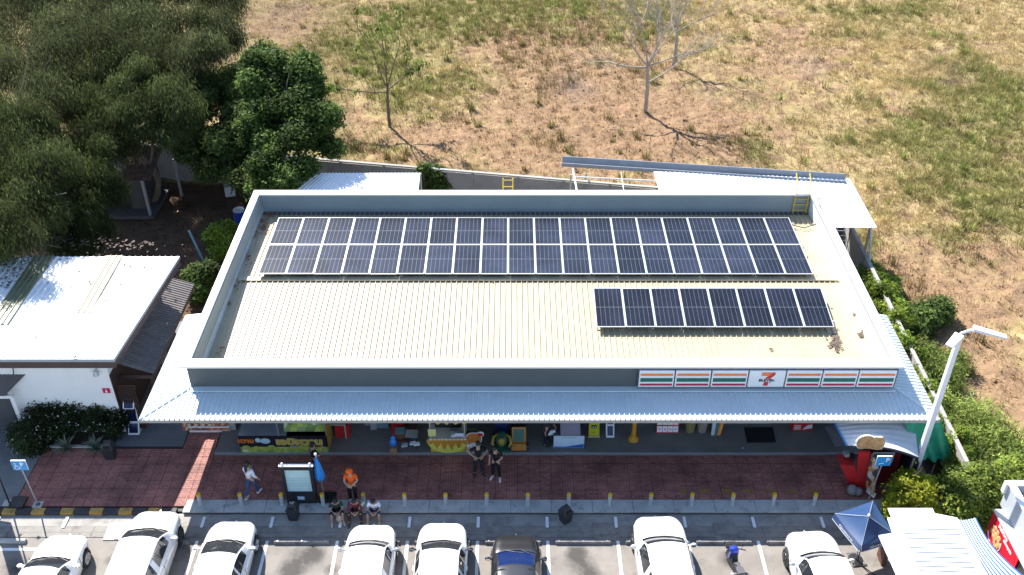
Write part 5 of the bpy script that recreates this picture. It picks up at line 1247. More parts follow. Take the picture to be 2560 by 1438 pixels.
o = P(886, 1208, .9); 
person('person in black facing the yellow food stall with raised hands', (P(793, 1188, .13).x, P(793, 1188, .13).y, .135), math.radians(130), pose(eL=(.23, -.08, 1.14), wL=(.10, -.30, 1.20), eR=(-.23, -.06, 1.12), wR=(-.10, -.30, 1.14)), BKC, NAVY, DSHOE)
hip = pose(eL=(.36, .06, 1.16), wL=(.17, -.05, .99), handL=(-.6, -.5, -.6), eR=(-.36, .06, 1.16), wR=(-.17, -.05, .99), handR=(.6, -.5, -.6), aL=(.15, .03, .08), tL=(.18, -.13, .03), aR=(-.15, .03, .08), tR=(-.18, -.13, .03), kL=(.13, -.02, .47), kR=(-.13, -.02, .47))
person('man in black shirt with hands on hips before the waffle cart', (P(1197, 1186, .13).x, P(1197, 1186, .13).y, .135), math.radians(8), hip, BKC, cloth('charcoal_trousers', (.022, .025, .032)), DSHOE, 'short', group='two men in black on the paving')
ph = pose(eL=(.25, 0, 1.12), wL=(.06, -.22, 1.08), handL=(-1, -.3, 0), hd=(-.03, -.05, 1.54), ht=(-.05, -.06, 1.64), aL=(.15, .0, .08), tL=(.19, -.15, .03), aR=(-.14, .05, .08), tR=(-.17, -.10, .03), kL=(.12, -.03, .47), kR=(-.11, 0, .47))
person('man in black with white sneakers looking down at his phone', (P(1240, 1196, .13).x, P(1240, 1196, .13).y, .135), math.radians(-12), ph, BKC, BKC, WSHOE, 'short', group='two men in black on the paving', head_turn=-.3)
p_ = P(1240, 1196, .13); MB_ph = MB().box((p_.x + .0, p_.y - .30, .135 + 1.10), (.07, .13, .012), .3); tag(MB_ph.build('phone', BLACK, None), 'phone held by the man with white sneakers', 'phone')
# three people sitting on the kerb
SIT = dict(pel=(0, 0, .12), sp=(0, -.03, .28), ch=(0, -.08, .45), nk=(0, -.15, .59), hd=(0, -.21, .67), ht=(0, -.24, .775),
           sL=(.165, -.10, .53), eL=(.24, -.22, .33), wL=(.10, -.40, .30), sR=(-.165, -.10, .53), eR=(-.24, -.22, .33), wR=(-.10, -.40, .30), handL=(-.7, -.6, -.1), handR=(.7, -.6, -.1),
           hL=(.10, -.03, .10), kL=(.20, -.42, .30), aL=(.21, -.50, -.05), tL=(.23, -.66, -.095), hR=(-.10, -.03, .10), kR=(-.20, -.42, .30), aR=(-.21, -.50, -.05), tR=(-.23, -.66, -.095))
gs = 'people sitting on the kerb'
def kerb_seat(px): return (P(px, 1275, .13).x, 24.64, .125)
person('boy in white shirt and shorts sitting hunched on the kerb', kerb_seat(938), 0, SIT, cloth('bright_white_shirt', (.70, .72, .82)), cloth('dark_shorts', (.05, .06, .12)), SAND, 'short', 'short', 'short', 1.0, gs)
person('person in maroon top and dark skirt sitting on the kerb', kerb_seat(890), math.radians(5), SIT, MAR, BRNSK, DSHOE, 'short', 'long', 'long', 1.0, gs)
person('woman in dark patterned top sitting at the left on the kerb', kerb_seat(842), math.radians(12), SIT, DKGR, BKC, SAND, 'short', 'short', 'short', .98, gs)
q = P(905, 1262, .55); tag(MB().tube([q + Vector((-.12, -.12, -.12)), q + Vector((0, 0, .02)), q + Vector((.10, .04, .12))], [.03, .07, .05], 7).build('folded_cloth', PALE, None, smooth=True), 'pale green cloth over the shoulder of the seated person in maroon', 'cloth')
q = P(848, 1297, .2); tag(MB().ball(q, (.12, .10, .18)).build('paper_bag', mat('bag_beige', (.42, .33, .26), .8), None, smooth=True), 'beige bag standing in front of the woman in the dark top', 'bag')
q = P(886, 1207, .95); tag(MB().ball(q, (.06, .05, .08)).build('drink_cup', WSHOE, None, smooth=True), 'pale cup held by the woman in the orange hat', 'cup')
# two people on the platform
person('person in dark top carrying a white bag beside the folding table', (P(1366, 1112, .22).x, P(1366, 1112, .22).y, .22), math.radians(60), pose(eL=(.24, -.05, 1.12), wL=(.12, -.26, 1.06)), cloth('dark_purple_top', (.03, .025, .035)), NAVY, DSHOE, 'short', 'long')
q = P(1378, 1080, .95); tag(MB().hexa([q + Vector((-.14, -.05, -.15)), q + Vector((.14, -.05, -.10)), q + Vector((.14, .05, -.10)), q + Vector((-.14, .05, -.15))], [q + Vector((-.05, -.04, .06)), q + Vector((.16, -.04, .12)), q + Vector((.16, .04, .12)), q + Vector((-.05, .04, .06))]).build('shopping_bag', SW_, None), 'white bag carried by the person next to the folding table', 'bag')
person('vendor in white shirt bending behind the wooden snack table', (P(1020, 1090, .22).x, P(1020, 1090, .22).y + .3, .22), 0, pose(eL=(.25, -.1, 1.14), wL=(.14, -.32, 1.0), ch=(0, -.06, 1.26), nk=(0, -.12, 1.41), hd=(0, -.17, 1.49), ht=(0, -.2, 1.60), sL=(.165, -.08, 1.35), sR=(-.165, -.08, 1.35)), SW_, BKC, DSHOE)
# ================================================================== stalls, signs and small things
ZPL = .205       # platform floor
def onp(px, py, z=ZPL): return P(px, py, z)
def FR(o, w=1): return FRONT(o)
def ground_box(name, label, cat, px0, px1, pyb, h, d, m, z=ZPL, group=None, build='body', bevel=.01):
    a, b = P(px0, pyb, z), P(px1, pyb, z)
    t = thing(name, label, cat, ((a.x + b.x) / 2, a.y, z), 0, group)
    o = MB().span((a.x, a.y, z), (b.x, a.y + d, z + h)).build(build, m, t, world=True, bevel=bevel)
    return t, a, b
# ---- menu board at the left end
t, a, b = ground_box('menu_counter', 'white counter with red food picture menu at the left end of the platform', 'counter', 474, 576, 1081, .30, .6, WPLAIN, .125)
FOOD = blotch_mat('food_pictures', [(.42, .07, .04), (.55, .16, .05), (.30, .05, .03), (.60, .38, .2), (.45, .09, .05), (.12, .05, .03)], 9)
z_ = .58
MB().hexa([(a.x - .22, a.y - .06, z_ - .30), (b.x + .0, a.y - .06, z_ - .30), (b.x - .02, a.y - .03, z_ - .28), (a.x - .2, a.y - .03, z_ - .28)], [(a.x - .30, a.y + .42, z_ + .42), (b.x - .12, a.y + .42, z_ + .42), (b.x - .12, a.y + .45, z_ + .42), (a.x - .3, a.y + .45, z_ + .42)]).build('menu_panel', FOOD, t, world=True)
pb = MB()
for i in range(4):
    for j in range(3): pb.tube([Vector((a.x + .05 + i * .27, a.y + .02 + j * .13, z_ - .10 + j * .19)), Vector((a.x + .05 + i * .27, a.y + .0 + j * .13, z_ - .08 + j * .19))], .075, 10)
pb.build('printed_dishes', mat('dish_cream', (.62, .50, .36), .6), t, world=True)
# ---- black and yellow food stall with Thai lettering
YP = 27.52; xa = PY(596, 1100, YP).x; xb = PY(818, 1100, YP).x
st = thing('food_stall', 'black food stall with yellow Thai lettering and green fruit pictures', 'stall', ((xa + xb) / 2, YP, ZPL))
BPR = mat('black_print', (.012, .012, .02), .4); FRUIT = blotch_mat('fruit_print', [(.30, .38, .04), (.20, .30, .07), (.42, .48, .10), (.25, .34, .12), (.50, .55, .30), (.14, .22, .05)], 5)
zt = 1.06
fp = MB().span((xa, YP, ZPL), (xb, YP + .03, zt)).build('front_banner', BPR, st, world=True)
MB().span((xa + .01, YP - .008, ZPL + .01), (xb - .01, YP - .002, ZPL + .30)).build('fruit_picture', FRUIT, fp, world=True)
fm = MB(); r = random.Random(2); GRN = mat('fruit_green', (.36, .42, .07), .5, var=.3, scale=9)
for i in range(16): 
    x = lerp(xa + .15, xb - .15, (i + .5) / 16); fm.ball((x, YP - .012, ZPL + .13 + r.random() * .16), (.10 + .05 * r.random(), .01, .09 + .05 * r.random()))
fm.build('fruit_outlines', GRN, fp, world=True)
LETY = mat('letter_yellow', (.62, .42, .02), .4, var=.1); LETO = mat('letter_orange', (.62, .16, .02), .4); LETW = mat('letter_outline', (.55, .48, .32), .4)
letters('stall_lettering', 'เอบิหวาน', .42, FRONT((lerp(xa, xb, .68), YP - .006, .76)), LETW, fp, .006, sx=1.2, bold=.035)
letters('stall_lettering', 'เอบิหวาน', .42, FRONT((lerp(xa, xb, .68), YP - .013, .76)), LETY, fp, .006, sx=1.2, bold=.012)
letters('stall_lettering', 'หวาน', .30, FRONT((lerp(xa, xb, .08), YP - .01, .82)), LETO, fp, .006, bold=.015)
letters('small_lettering', 'ขนมหวานเย็นชื่นใจ', .10, FRONT((lerp(xa, xb, .68), YP - .01, .55)), WPLAIN, fp, .004)
MB().ball((lerp(xa, xb, .30), YP - .01, .82), (.20, .008, .14)).ball((lerp(xa, xb, .22), YP - .01, .86), (.11, .008, .12)).build('printed_ice_bowl', mat('print_pale_blue', (.40, .58, .66), .5), fp, world=True)
MB().span((xa, YP + .031, zt - .03), (lerp(xa, xb, .54), YP + .82, zt)).build('steel_worktop', mat('worktop_steel', (.46, .50, .56), .35, .5), st, world=True)
MB().span((xb - .04, YP + .031, ZPL), (xb, YP + .95, 2.5)).build('side_panel', mat('side_ochre', (.38, .24, .03), .6), st, world=True)
MB().span((xa, YP + .85, ZPL), (xb - .041, YP + .89, 2.3)).build('back_panel', BPR, st, world=True)
bb = MB().hexa([(lerp(xa, xb, .5), YP + .25, zt + .02), (xb - .06, YP + .25, zt + .02), (xb - .06, YP + .28, zt + .02), (lerp(xa, xb, .5), YP + .28, zt + .02)], [(lerp(xa, xb, .5), YP + .6, 1.95), (xb - .06, YP + .6, 1.95), (xb - .06, YP + .63, 1.95), (lerp(xa, xb, .5), YP + .63, 1.95)]).build('inner_banner', BPR, st, world=True)
MB().hexa([(lerp(xa, xb, .51), YP + .235, zt + .03), (xb - .08, YP + .235, zt + .03), (xb - .08, YP + .245, zt + .03), (lerp(xa, xb, .51), YP + .245, zt + .03)], [(lerp(xa, xb, .51), YP + .405, 1.5), (xb - .08, YP + .405, 1.5), (xb - .08, YP + .415, 1.5), (lerp(xa, xb, .51), YP + .415, 1.5)]).build('fruit_picture', FRUIT, bb, world=True)
letters('stall_lettering', 'เอบิหวาน', .34, frame((lerp(xa, xb, .76), YP + .47, 1.72), (1, 0, 0), (0, .36, .93)), LETO, bb, .006, sx=1.2, bold=.015)
pm = MB(); 
for x in (lerp(xa, xb, .46), xb - .02): pm.span((x - .02, YP + .02, zt), (x + .02, YP + .06, 2.6))
pm.build('stall_post', STEEL, st, world=True)
MB().tube([(lerp(xa, xb, .52), YP + .3, 2.0), (xb - .3, YP + .3, 2.0)], .018, 6).build('lamp_rail', WPLAIN, st, world=True)
for f in (.58, .74, .9): MB().ball((lerp(xa, xb, f), YP + .3, 1.93), .05).build('bulb', WPLAIN, st, world=True, smooth=True)
# ---- white table with red cooler
t, a, b = ground_box('side_table', 'pale wooden table on splayed legs right of the food stall', 'table', 828, 862, 1098, .03, .6, BRNSK, ZPL)
bpy.data.objects.remove(t.children[0]); TBL = mat('table_pale', (.40, .37, .34), .6)
MB().span((a.x - .02, a.y, .93), (b.x + .1, a.y + .6, .97)).build('table_top', TBL, t, world=True)
for x, y in ((a.x, a.y + .04), (b.x + .05, a.y + .04), (a.x, a.y + .55), (b.x + .05, a.y + .55)): MB().span((x - .02, y - .02, ZPL), (x + .02, y + .02, .93)).build('leg', TBL, t, world=True)
ground_box('cooler_box', 'big red cooler box standing behind the pale wooden table', 'cooler', 840, 874, 1094, .62, .5, RED)[0]
# ---- clutter behind: white boxes on the platform by the wall
ground_box('ice_chest', 'small white box against the dark store wall', 'box', 912, 934, 1064, .28, .3, GREY); t, a, b = ground_box('ice_chest', 'pale blue box next to the small white box by the store wall', 'box', 942, 972, 1071, .36, .35, mat('pale_blue_box', (.22, .30, .36), .5))
ground_box('red_crate', 'large dark red crate behind the vendor in white', 'crate', 980, 1012, 1088, .62, .6, RED); ground_box('blue_crate', 'dark blue crate behind the red crate', 'crate', 978, 1006, 1068, .95, .4, mat('navy_crate', (.01, .03, .16), .5))
# ---- wooden snack table with things on it
t, a, b = ground_box('snack_table', 'low brown wooden table holding snack trays and a glass case', 'table', 990, 1042, 1124, .06, .95, WOOD)
bpy.data.objects.remove(t.children[0]); MB().span((a.x, a.y, .62), (b.x, a.y + 1.0, .66)).build('table_top', WOOD, t, world=True)
for x, y in ((a.x + .03, a.y + .03), (b.x - .03, a.y + .03), (a.x + .03, a.y + .95), (b.x - .03, a.y + .95)): MB().span((x - .03, y - .03, ZPL), (x + .03, y + .03, .62)).build('leg', WOOD, t, world=True)
def at_table(px, py, z=.66): return P(px, py, z)
c = at_table(1000, 1093); tag(MB().span((c.x - .18, c.y - .12, .66), (c.x + .2, c.y + .22, .95)).build('wooden_box', WOOD, None), 'brown wooden box with a teal lid on the snack table', 'box'); tag(MB().span((c.x - .18, c.y - .12, .952), (c.x + .2, c.y + .22, .975)).build('teal_tray', mat('teal_lid', (.10, .24, .25), .5), None), 'teal tray lying on the wooden box', 'tray')
c = at_table(1030, 1096); gc = thing('glass_case', 'small glass case standing on the snack table', 'case', (c.x, c.y, .66)); MB().span((c.x - .24, c.y - .2, .90), (c.x + .24, c.y + .2, .925)).build('lid', STEEL, gc, world=True); MB().span((c.x - .22, c.y - .18, .66), (c.x + .22, c.y + .18, .90)).build('pane', GLASSD, gc, world=True)
for px, py, lab, m_ in ((1012, 1115, 'pale blue paper tray on the front of the snack table', mat('tray_paper', (.36, .46, .50), .7)), (1032, 1110, 'white paper bag lying on the snack table', WPLAIN), (1042, 1112, 'white paper cup at the right corner of the snack table', WPLAIN)):
    c = at_table(px, py); tag(MB().hexa([(c.x - .11, c.y - .08, .662), (c.x + .11, c.y - .05, .662), (c.x + .09, c.y + .09, .662), (c.x - .09, c.y + .07, .662)], [(c.x - .12, c.y - .09, .72), (c.x + .12, c.y - .06, .70), (c.x + .09, c.y + .10, .73), (c.x - .10, c.y + .08, .71)]).build('paper_tray', m_, None), lab, 'tray')
bx, a, b = ground_box('cardboard_box', 'small brown cardboard box at the edge of the platform', 'box', 976, 992, 1136, .30, .3, mat('cardboard', (.30, .17, .09), .8))
q = Vector(((a.x + b.x) / 2, a.y + .15, .505)); tag(MB().ball(q + Vector((0, 0, .20)), (.15, .14, .21)).ball(q + Vector((.01, 0, .42)), (.10, .09, .12)).build('plastic_bag', mat('bag_blue', (.03, .20, .62), .35), None, smooth=True), 'bright blue plastic bag standing on the cardboard box', 'bag')
# ---- waffle cart
YW = P(1110, 1135, ZPL).y; xa, xb = PY(1073, 1110, YW).x, PY(1166, 1110, YW).x
wc = thing('waffle_cart', 'yellow snack cart with dripping caramel front and scalloped awning', 'cart', ((xa + xb) / 2, YW, ZPL))
CYEL = mat('cart_yellow', (.56, .36, .03), .5, var=.15); CAR = mat('caramel_print', (.45, .20, .02), .5, var=.2); LIMEP = mat('lemon_print', (.58, .56, .09), .5)
mid = (xa + xb) / 2; hw_ = (xb - xa) / 2
MB().span((xa + .04, YW + .06, ZPL + .04), (xb - .04, YW + .75, .98)).build('cart_body', CYEL, wc, world=True)
bowl = [(mid + hw_ * 1.12 * math.cos(a_), YW, .95 + .70 * math.sin(a_)) for a_ in np.linspace(PI, 2 * PI, 22)]
MB().prism(bowl, (0, .05, 0)).build('bowl_front', LIMEP, wc, world=True)
dr = [(mid + hw_ * 1.10 * (i / 30 * 2 - 1), YW - .006, .95 - .95 * (.70 * math.sqrt(max(0, 1 - (i / 30 * 2 - 1) ** 2))) * (.55 + .25 * math.sin(i * 1.15) + .1 * math.sin(i * 2.9))) for i in range(31)]
MB().prism(dr, (0, -.008, 0)).build('caramel_drip', CAR, wc, world=True)
MB().span((xa, YW - .02, .95), (xb, YW + .8, 1.02)).build('counter_top', mat('cart_cream', (.60, .55, .42), .5), wc, world=True)
cm = MB()
for i in range(9): cm.box((lerp(xa + .15, xb - .1, i / 8), YW - .025, .985), (.05, .012, .035), ry=.5)
cm.build('printed_border', CAR, wc, world=True)
for x in (xa + .06, xb - .06): MB().tube([(x, YW + .03, 1.0), (x, YW + .03, 2.35)], .018, 6).build('cart_post', ALU, wc, world=True)
aw = [(xa - .12, YW - .05, 2.35)]
for i in range(5): aw += [(lerp(xa - .12, xb + .12, (i + .5) / 5), YW - .05, 1.78), (lerp(xa - .12, xb + .12, (i + 1) / 5), YW - .05, 1.95)]
aw += [(xb + .12, YW - .05, 2.35)]
MB().prism(aw, (0, .02, 0)).build('scalloped_valance', CYEL, wc, world=True); MB().span((xa - .12, YW - .03, 2.35), (xb + .12, YW + .9, 2.38)).build('awning_top', CYEL, wc, world=True)
MB().span((xa + .2, YW + .6, 1.02), (xb - .2, YW + .64, 1.7)).build('back_board', BLACK, wc, world=True); MB().box((mid + .25, YW + .3, 1.12), (.3, .2, .18)).build('steel_pan', STEEL, wc, world=True)
c = PY(1080, 1082, YW - .05); t = thing('price_card', 'yellow picture price card at the left end of the waffle cart', 'card', c); MB().box(c, (.30, .015, .36)).build('card', mat('card_cream', (.55, .52, .32), .5), t, world=True)
cm = MB()
for i in range(3):
    for j in range(3): cm.box(c + Vector((-.09 + i * .09, -.012, .06 - j * .1)), (.065, .006, .07))
cm.build('printed_items', LIMEP, t, world=True)
c = PY(1148, 1088, YW + .02); t = thing('price_card', 'white and blue notice cards standing on the right of the waffle cart', 'card', c); MB().box(c, (.34, .02, .2)).box(c + Vector((-.24, .0, -.04)), (.14, .02, .12)).build('card', mat('card_blue_white', (.52, .58, .66), .5), t, world=True); MB().box(c + Vector((0, -.012, -.08)), (.26, .006, .025)).build('red_line', RED, t, world=True)
# round biscuit cut-out
c = PY(1184, 1108, YW + .08); ck = thing('biscuit_cutout', 'round brown biscuit shaped display board beside the waffle cart', 'display', (c.x, c.y, ZPL))
MB().tube([(c.x, c.y, .92), (c.x, c.y + .02, .92)], .33, 22).tube([(c.x + .27, c.y, 1.16), (c.x + .27, c.y + .02, 1.16)], .14, 12).span((c.x - .28, c.y, ZPL), (c.x + .25, c.y + .02, .75)).build('board', WPLAIN, ck, world=True)
MB().tube([(c.x, c.y - .012, .93), (c.x, c.y - .004, .93)], .30, 22).build('biscuit', mat('biscuit_brown', (.42, .15, .03), .6, var=.2, scale=8), ck, world=True); MB().box((c.x + .27, c.y - .01, 1.16), (.2, .012, .13), ry=.3).build('ribbon', RED, ck, world=True)
MB().span((c.x - .26, c.y - .012, ZPL + .01), (c.x + .22, c.y - .004, .5)).build('lower_print', mat('print_peach', (.52, .33, .24), .6, var=.25, scale=7), ck, world=True); MB().span((c.x - .12, c.y - .014, .5), (c.x + .15, c.y - .005, .72)).build('notice', WPLAIN, ck, world=True)
for j in range(3): MB().span((c.x - .1, c.y - .02, .54 + j * .06), (c.x + .12, c.y - .0145, .56 + j * .06)).build('printed_line', DGREY, ck, world=True)
# plastic pail of bags behind the cart
c = P(1181, 1078, .9); t = thing('pail', 'yellow bucket filled with blue and purple packets behind the waffle cart', 'bucket', (c.x, c.y, ZPL)); MB().lathe([(.20, 0), (.24, .55), (.27, .60), (.25, .60), (.22, .45)], 18).build('bucket', mat('bucket_olive', (.28, .27, .06), .5), t)
r = random.Random(4); 
for k, cl_ in enumerate(((.05, .08, .3), (.2, .08, .3), (.05, .2, .28))):
    q = MB()
    for _ in range(5): q.ball((r.gauss(0, .09), r.gauss(0, .09), .55 + r.random() * .08), (.07, .06, .05))
    q.build('packet', mat('packet', cl_, .3), t, smooth=True)
# ---- kiddie rides
c = P(1254, 1133, ZPL); t = thing('kiddie_ride', 'green and yellow animal shaped coin ride on the platform', 'ride', (c.x, c.y + .5, ZPL)); GRD = mat('ride_green', (.03, .11, .07), .45); YRD = mat('ride_yellow', (.40, .26, .03), .45); NBL = mat('ride_navy', (.012, .018, .09), .45)
MB().span((-.36, -.5, 0), (.36, .55, .10)).build('base', GRD, t, bevel=.02); MB().ball((0, -.12, .40), (.26, .36, .32)).build('animal_body', GRD, t, smooth=True)
MB().ball((0, -.46, .58), (.14, .13, .18)).build('head', YRD, t, smooth=True)
for s in (-1, 1): MB().tube([(s * .14, -.1, .62), (s * .32, -.22, .58), (s * .36, -.38, .40), (s * .26, -.46, .28)], [.05, .06, .06, .03], 8).build('limb', YRD, t, smooth=True)
MB().hexa([(-.28, .25, .1), (.28, .25, .1), (.28, .6, .1), (-.28, .6, .1)], [(-.26, .4, 1.15), (.26, .4, 1.15), (.26, .55, 1.15), (-.26, .55, 1.15)]).build('backrest', NBL, t, bevel=.04)
c = P(1297, 1131, ZPL); t = thing('kiddie_ride', 'orange and green small car coin ride on the platform', 'ride', (c.x, c.y + .5, ZPL)); ORD_ = mat('ride_orange', (.42, .17, .03), .45)
MB().hexa([(-.30, -.5, .08), (.30, -.5, .08), (.34, .6, .08), (-.34, .6, .08)], [(-.27, -.44, .36), (.27, -.44, .36), (.30, .55, .45), (-.30, .55, .45)]).build('car_body', ORD_, t, bevel=.04)
MB().hexa([(-.26, -.30, .37), (.26, -.30, .37), (.26, -.26, .37), (-.26, -.26, .37)], [(-.27, -.02, .86), (.27, -.02, .86), (.27, .02, .86), (-.27, .02, .86)]).build('windscreen_frame', ORD_, t); MB().hexa([(-.20, -.315, .40), (.20, -.315, .40), (.20, -.30, .40), (-.20, -.30, .40)], [(-.21, -.06, .80), (.21, -.06, .80), (.21, -.045, .80), (-.21, -.045, .80)]).build('screen_print', GRD, t)
MB().span((-.28, .3, .4), (.28, .55, 1.2)).build('seat_box', BLACK, t, bevel=.04)
for s in (-1, 1):
    MB().tube([(s * .30, -.3, .14), (s * .38, -.3, .14)], .13, 12).build('wheel', BLACK, t); MB().ball((s * .17, -.47, .27), .05).build('headlight', YRD, t, smooth=True)
# ---- folding table with poster
YT = P(1420, 1123, ZPL).y; xa, xb = PY(1384, 1110, YT).x, PY(1460, 1110, YT).x
t = thing('promotion_table', 'folding table with white and blue front cloth and slanted poster boards', 'table', ((xa + xb) / 2, YT, ZPL)); BLP = mat('print_blue', (.03, .10, .42), .5); LBL = mat('print_light_blue', (.50, .62, .72), .5, var=.06)
MB().span((xa, YT, ZPL + .06), (xb, YT + .02, .92)).build('front_cloth', LBL, t, world=True); MB().span((xa - .02, YT - .015, .92), (xb + .02, YT + .62, .95)).build('table_top', DGREY, t, world=True)
wv_ = [(lerp(xa + .01, xb - .01, i / 16), YT - .004, ZPL + .12 + .20 * max(0, (i / 16 - .35)) ** 1.3 * 1.3 + .02) for i in range(17)]
MB().prism([(xa + .01, YT - .004, ZPL + .08)] + wv_ + [(xb - .01, YT - .004, ZPL + .08)], (0, -.005, 0)).build('printed_wave', BLP, t, world=True)
letters('printed_heading', 'โปรโมชั่นพิเศษ', .10, FRONT(((xa + xb) / 2, YT - .005, .82)), mat('print_grey', (.22, .30, .36), .5), t, .004)
for x in (xa + .05, xb - .05): MB().span((x - .02, YT + .5, ZPL), (x + .02, YT + .55, .92)).build('leg', STEEL, t, world=True)
pa, pb_ = PY(1402, 1080, YT).x, PY(1452, 1080, YT).x
MB().hexa([(pa, YT - .03, .955), (pb_, YT - .03, .975), (pb_, YT + .02, .96), (pa, YT + .02, .955)], [(pa - .02, YT + .42, 1.32), (pb_ - .02, YT + .42, 1.34), (pb_ - .02, YT + .45, 1.31), (pa - .02, YT + .45, 1.31)]).build('poster_board', mat('poster_grey_pink', (.25, .22, .28), .4, var=.1), t, world=True)
MB().hexa([(pa - .04, YT + .50, 1.30), (pb_ - .01, YT + .50, 1.30), (pb_ - .01, YT + .53, 1.30), (pa - .04, YT + .53, 1.30)], [(pa - .06, YT + .56, 1.85), (pb_ - .01, YT + .56, 1.85), (pb_ - .01, YT + .59, 1.85), (pa - .06, YT + .59, 1.85)]).build('price_board', mat('poster_white', (.50, .52, .56), .4, var=.08), t, world=True)
MB().box((lerp(pa, pb_, .62), YT + .49, 1.37), (.26, .01, .08)).build('red_label', RED, t, world=True); MB().box((lerp(pa, pb_, .05), YT + .49, 1.36), (.2, .01, .06)).build('blue_label', BLP, t, world=True)
# ---- yellow sign, white kiosks, orange post, notice board, bins
def aboard(name, label, cat, px0, px1, py, h, lean, m, mf, parts=None):
    a, b = P(px0, py, ZPL), P(px1, py, ZPL); t = thing(name, label, cat, ((a.x + b.x) / 2, a.y, ZPL)); dy = h * lean
    MB().hexa([(a.x, a.y, ZPL), (b.x, a.y, ZPL), (b.x, a.y + .05, ZPL), (a.x, a.y + .05, ZPL)], [(a.x + .02, a.y + dy, ZPL + h), (b.x - .02, a.y + dy, ZPL + h), (b.x - .02, a.y + dy + .05, ZPL + h), (a.x + .02, a.y + dy + .05, ZPL + h)]).build('board', m, t, world=True)
    return t, a, b, dy
t, a, b, dy = aboard('standing_sign', 'yellow green standing sign with a dark badge on the platform', 'sign', 1471, 1498, 1092, 1.25, .18, mat('sign_lime', (.50, .48, .02), .45), None)
MB().box(((a.x + b.x) / 2, a.y + .06, ZPL + .48), (.20, .03, .13), rx=-.18).build('dark_badge', BLACK, t, world=True, bevel=.01); MB().box(((a.x + b.x) / 2 - .045, a.y + .042, ZPL + .48), (.05, .01, .05)).box(((a.x + b.x) / 2 + .045, a.y + .042, ZPL + .48), (.05, .01, .05)).build('badge_dots', WPLAIN, t, world=True)
MB().span((a.x - .02, a.y - .04, ZPL), (b.x + .02, a.y - .004, ZPL + .06)).build('foot', LETW, t, world=True); MB().box(((a.x + b.x) / 2, a.y + .025, ZPL + .22), (.12, .01, .015)).build('printed_line', BLACK, t, world=True)
SCR = mat('screen_navy', (.010, .014, .05), .15, var=0)
def kiosk(label, pos, h=1.3, wdt=.36):
    t = thing('display_kiosk', label, 'kiosk', pos, 0, 'white framed display kiosks'); x, y, z = pos
    def slant(y0, z0, y1, z1, nm):
        o = MB().hexa([(x - wdt / 2, y0, z0), (x + wdt / 2, y0, z0), (x + wdt / 2, y0 + .06, z0), (x - wdt / 2, y0 + .06, z0)], [(x - wdt / 2, y1, z1), (x + wdt / 2, y1, z1), (x + wdt / 2, y1 + .06, z1), (x - wdt / 2, y1 + .06, z1)]).build(nm, WPLAIN, t, world=True)
        k = .045; u = lambda f: (lerp(y0, y1, f) - .006, lerp(z0, z1, f)); (ya, za), (yb2, zb2) = u(.07), u(.93)
        MB().hexa([(x - wdt / 2 + k, ya, za), (x + wdt / 2 - k, ya, za), (x + wdt / 2 - k, ya + .004, za), (x - wdt / 2 + k, ya + .004, za)], [(x - wdt / 2 + k, yb2, zb2), (x + wdt / 2 - k, yb2, zb2), (x + wdt / 2 - k, yb2 + .004, zb2), (x - wdt / 2 + k, yb2 + .004, zb2)]).build('screen', SCR, o, world=True)
    slant(y - .22, z + .04, y + .02, z + .42, 'base_panel'); slant(y + .03, z + .43, y + .10, z + h - .3, 'middle_panel'); slant(y - .06, z + h - .29, y + .16, z + h + .02, 'head_panel')
    MB().span((x - wdt / 2, y - .24, z), (x + wdt / 2, y + .22, z + .04)).span((x - wdt / 2, y + .17, z + .04), (x + wdt / 2, y + .21, z + h)).build('stand', WPLAIN, t, world=True)
    return t
p = P(1525, 1090, ZPL); kiosk('white framed dark screen kiosk on the platform beside the yellow sign', (p.x, p.y + .15, ZPL), 1.25, .32)
p = P(343, 1082, .12); kiosk('white framed blue screen kiosk beside the flowering hedge', (p.x - .1, p.y + .12, .12), 1.5, .44)
c = P(1583, 1098, ZPL); t = thing('orange_post', 'orange flexible traffic post with a flared foot on the platform', 'post', (c.x, c.y, ZPL)); MB().lathe([(.235, 0), (.235, .05), (.15, .12), (.10, .22), (.085, .5), (.08, 1.05), (.05, 1.1)], 18).build('post_body', mat('post_orange', (.55, .25, .015), .5), t, smooth=True)
t, a, b, dy = aboard('notice_board', 'red framed notice board with eight white sheets on the platform', 'board', 1640, 1697, 1083, .62, .35, RED, None)
for i in range(4):
    for j in range(2):
        f0, f1 = .08 + j * .48, .08 + j * .48 + .38; x0 = lerp(a.x + .03, b.x - .03, i / 4) + .01; x1 = lerp(a.x + .03, b.x - .03, (i + 1) / 4) - .01
        o = MB().hexa([(x0, a.y + dy * f0 - .012, ZPL + .62 * f0), (x1, a.y + dy * f0 - .012, ZPL + .62 * f0), (x1, a.y + dy * f0 - .004, ZPL + .62 * f0), (x0, a.y + dy * f0 - .004, ZPL + .62 * f0)], [(x0, a.y + dy * f1 - .012, ZPL + .62 * f1), (x1, a.y + dy * f1 - .012, ZPL + .62 * f1), (x1, a.y + dy * f1 - .004, ZPL + .62 * f1), (x0, a.y + dy * f1 - .004, ZPL + .62 * f1)]).build('notice_sheet', WPLAIN, t, world=True)
        fm_ = (f0 + f1) / 2; MB().box(((x0 + x1) / 2, a.y + dy * fm_ - .016, ZPL + .62 * fm_), (.07, .006, .05)).build('printed_mark', (BLP, RED, DGREY)[(i + j) % 3], o, world=True)
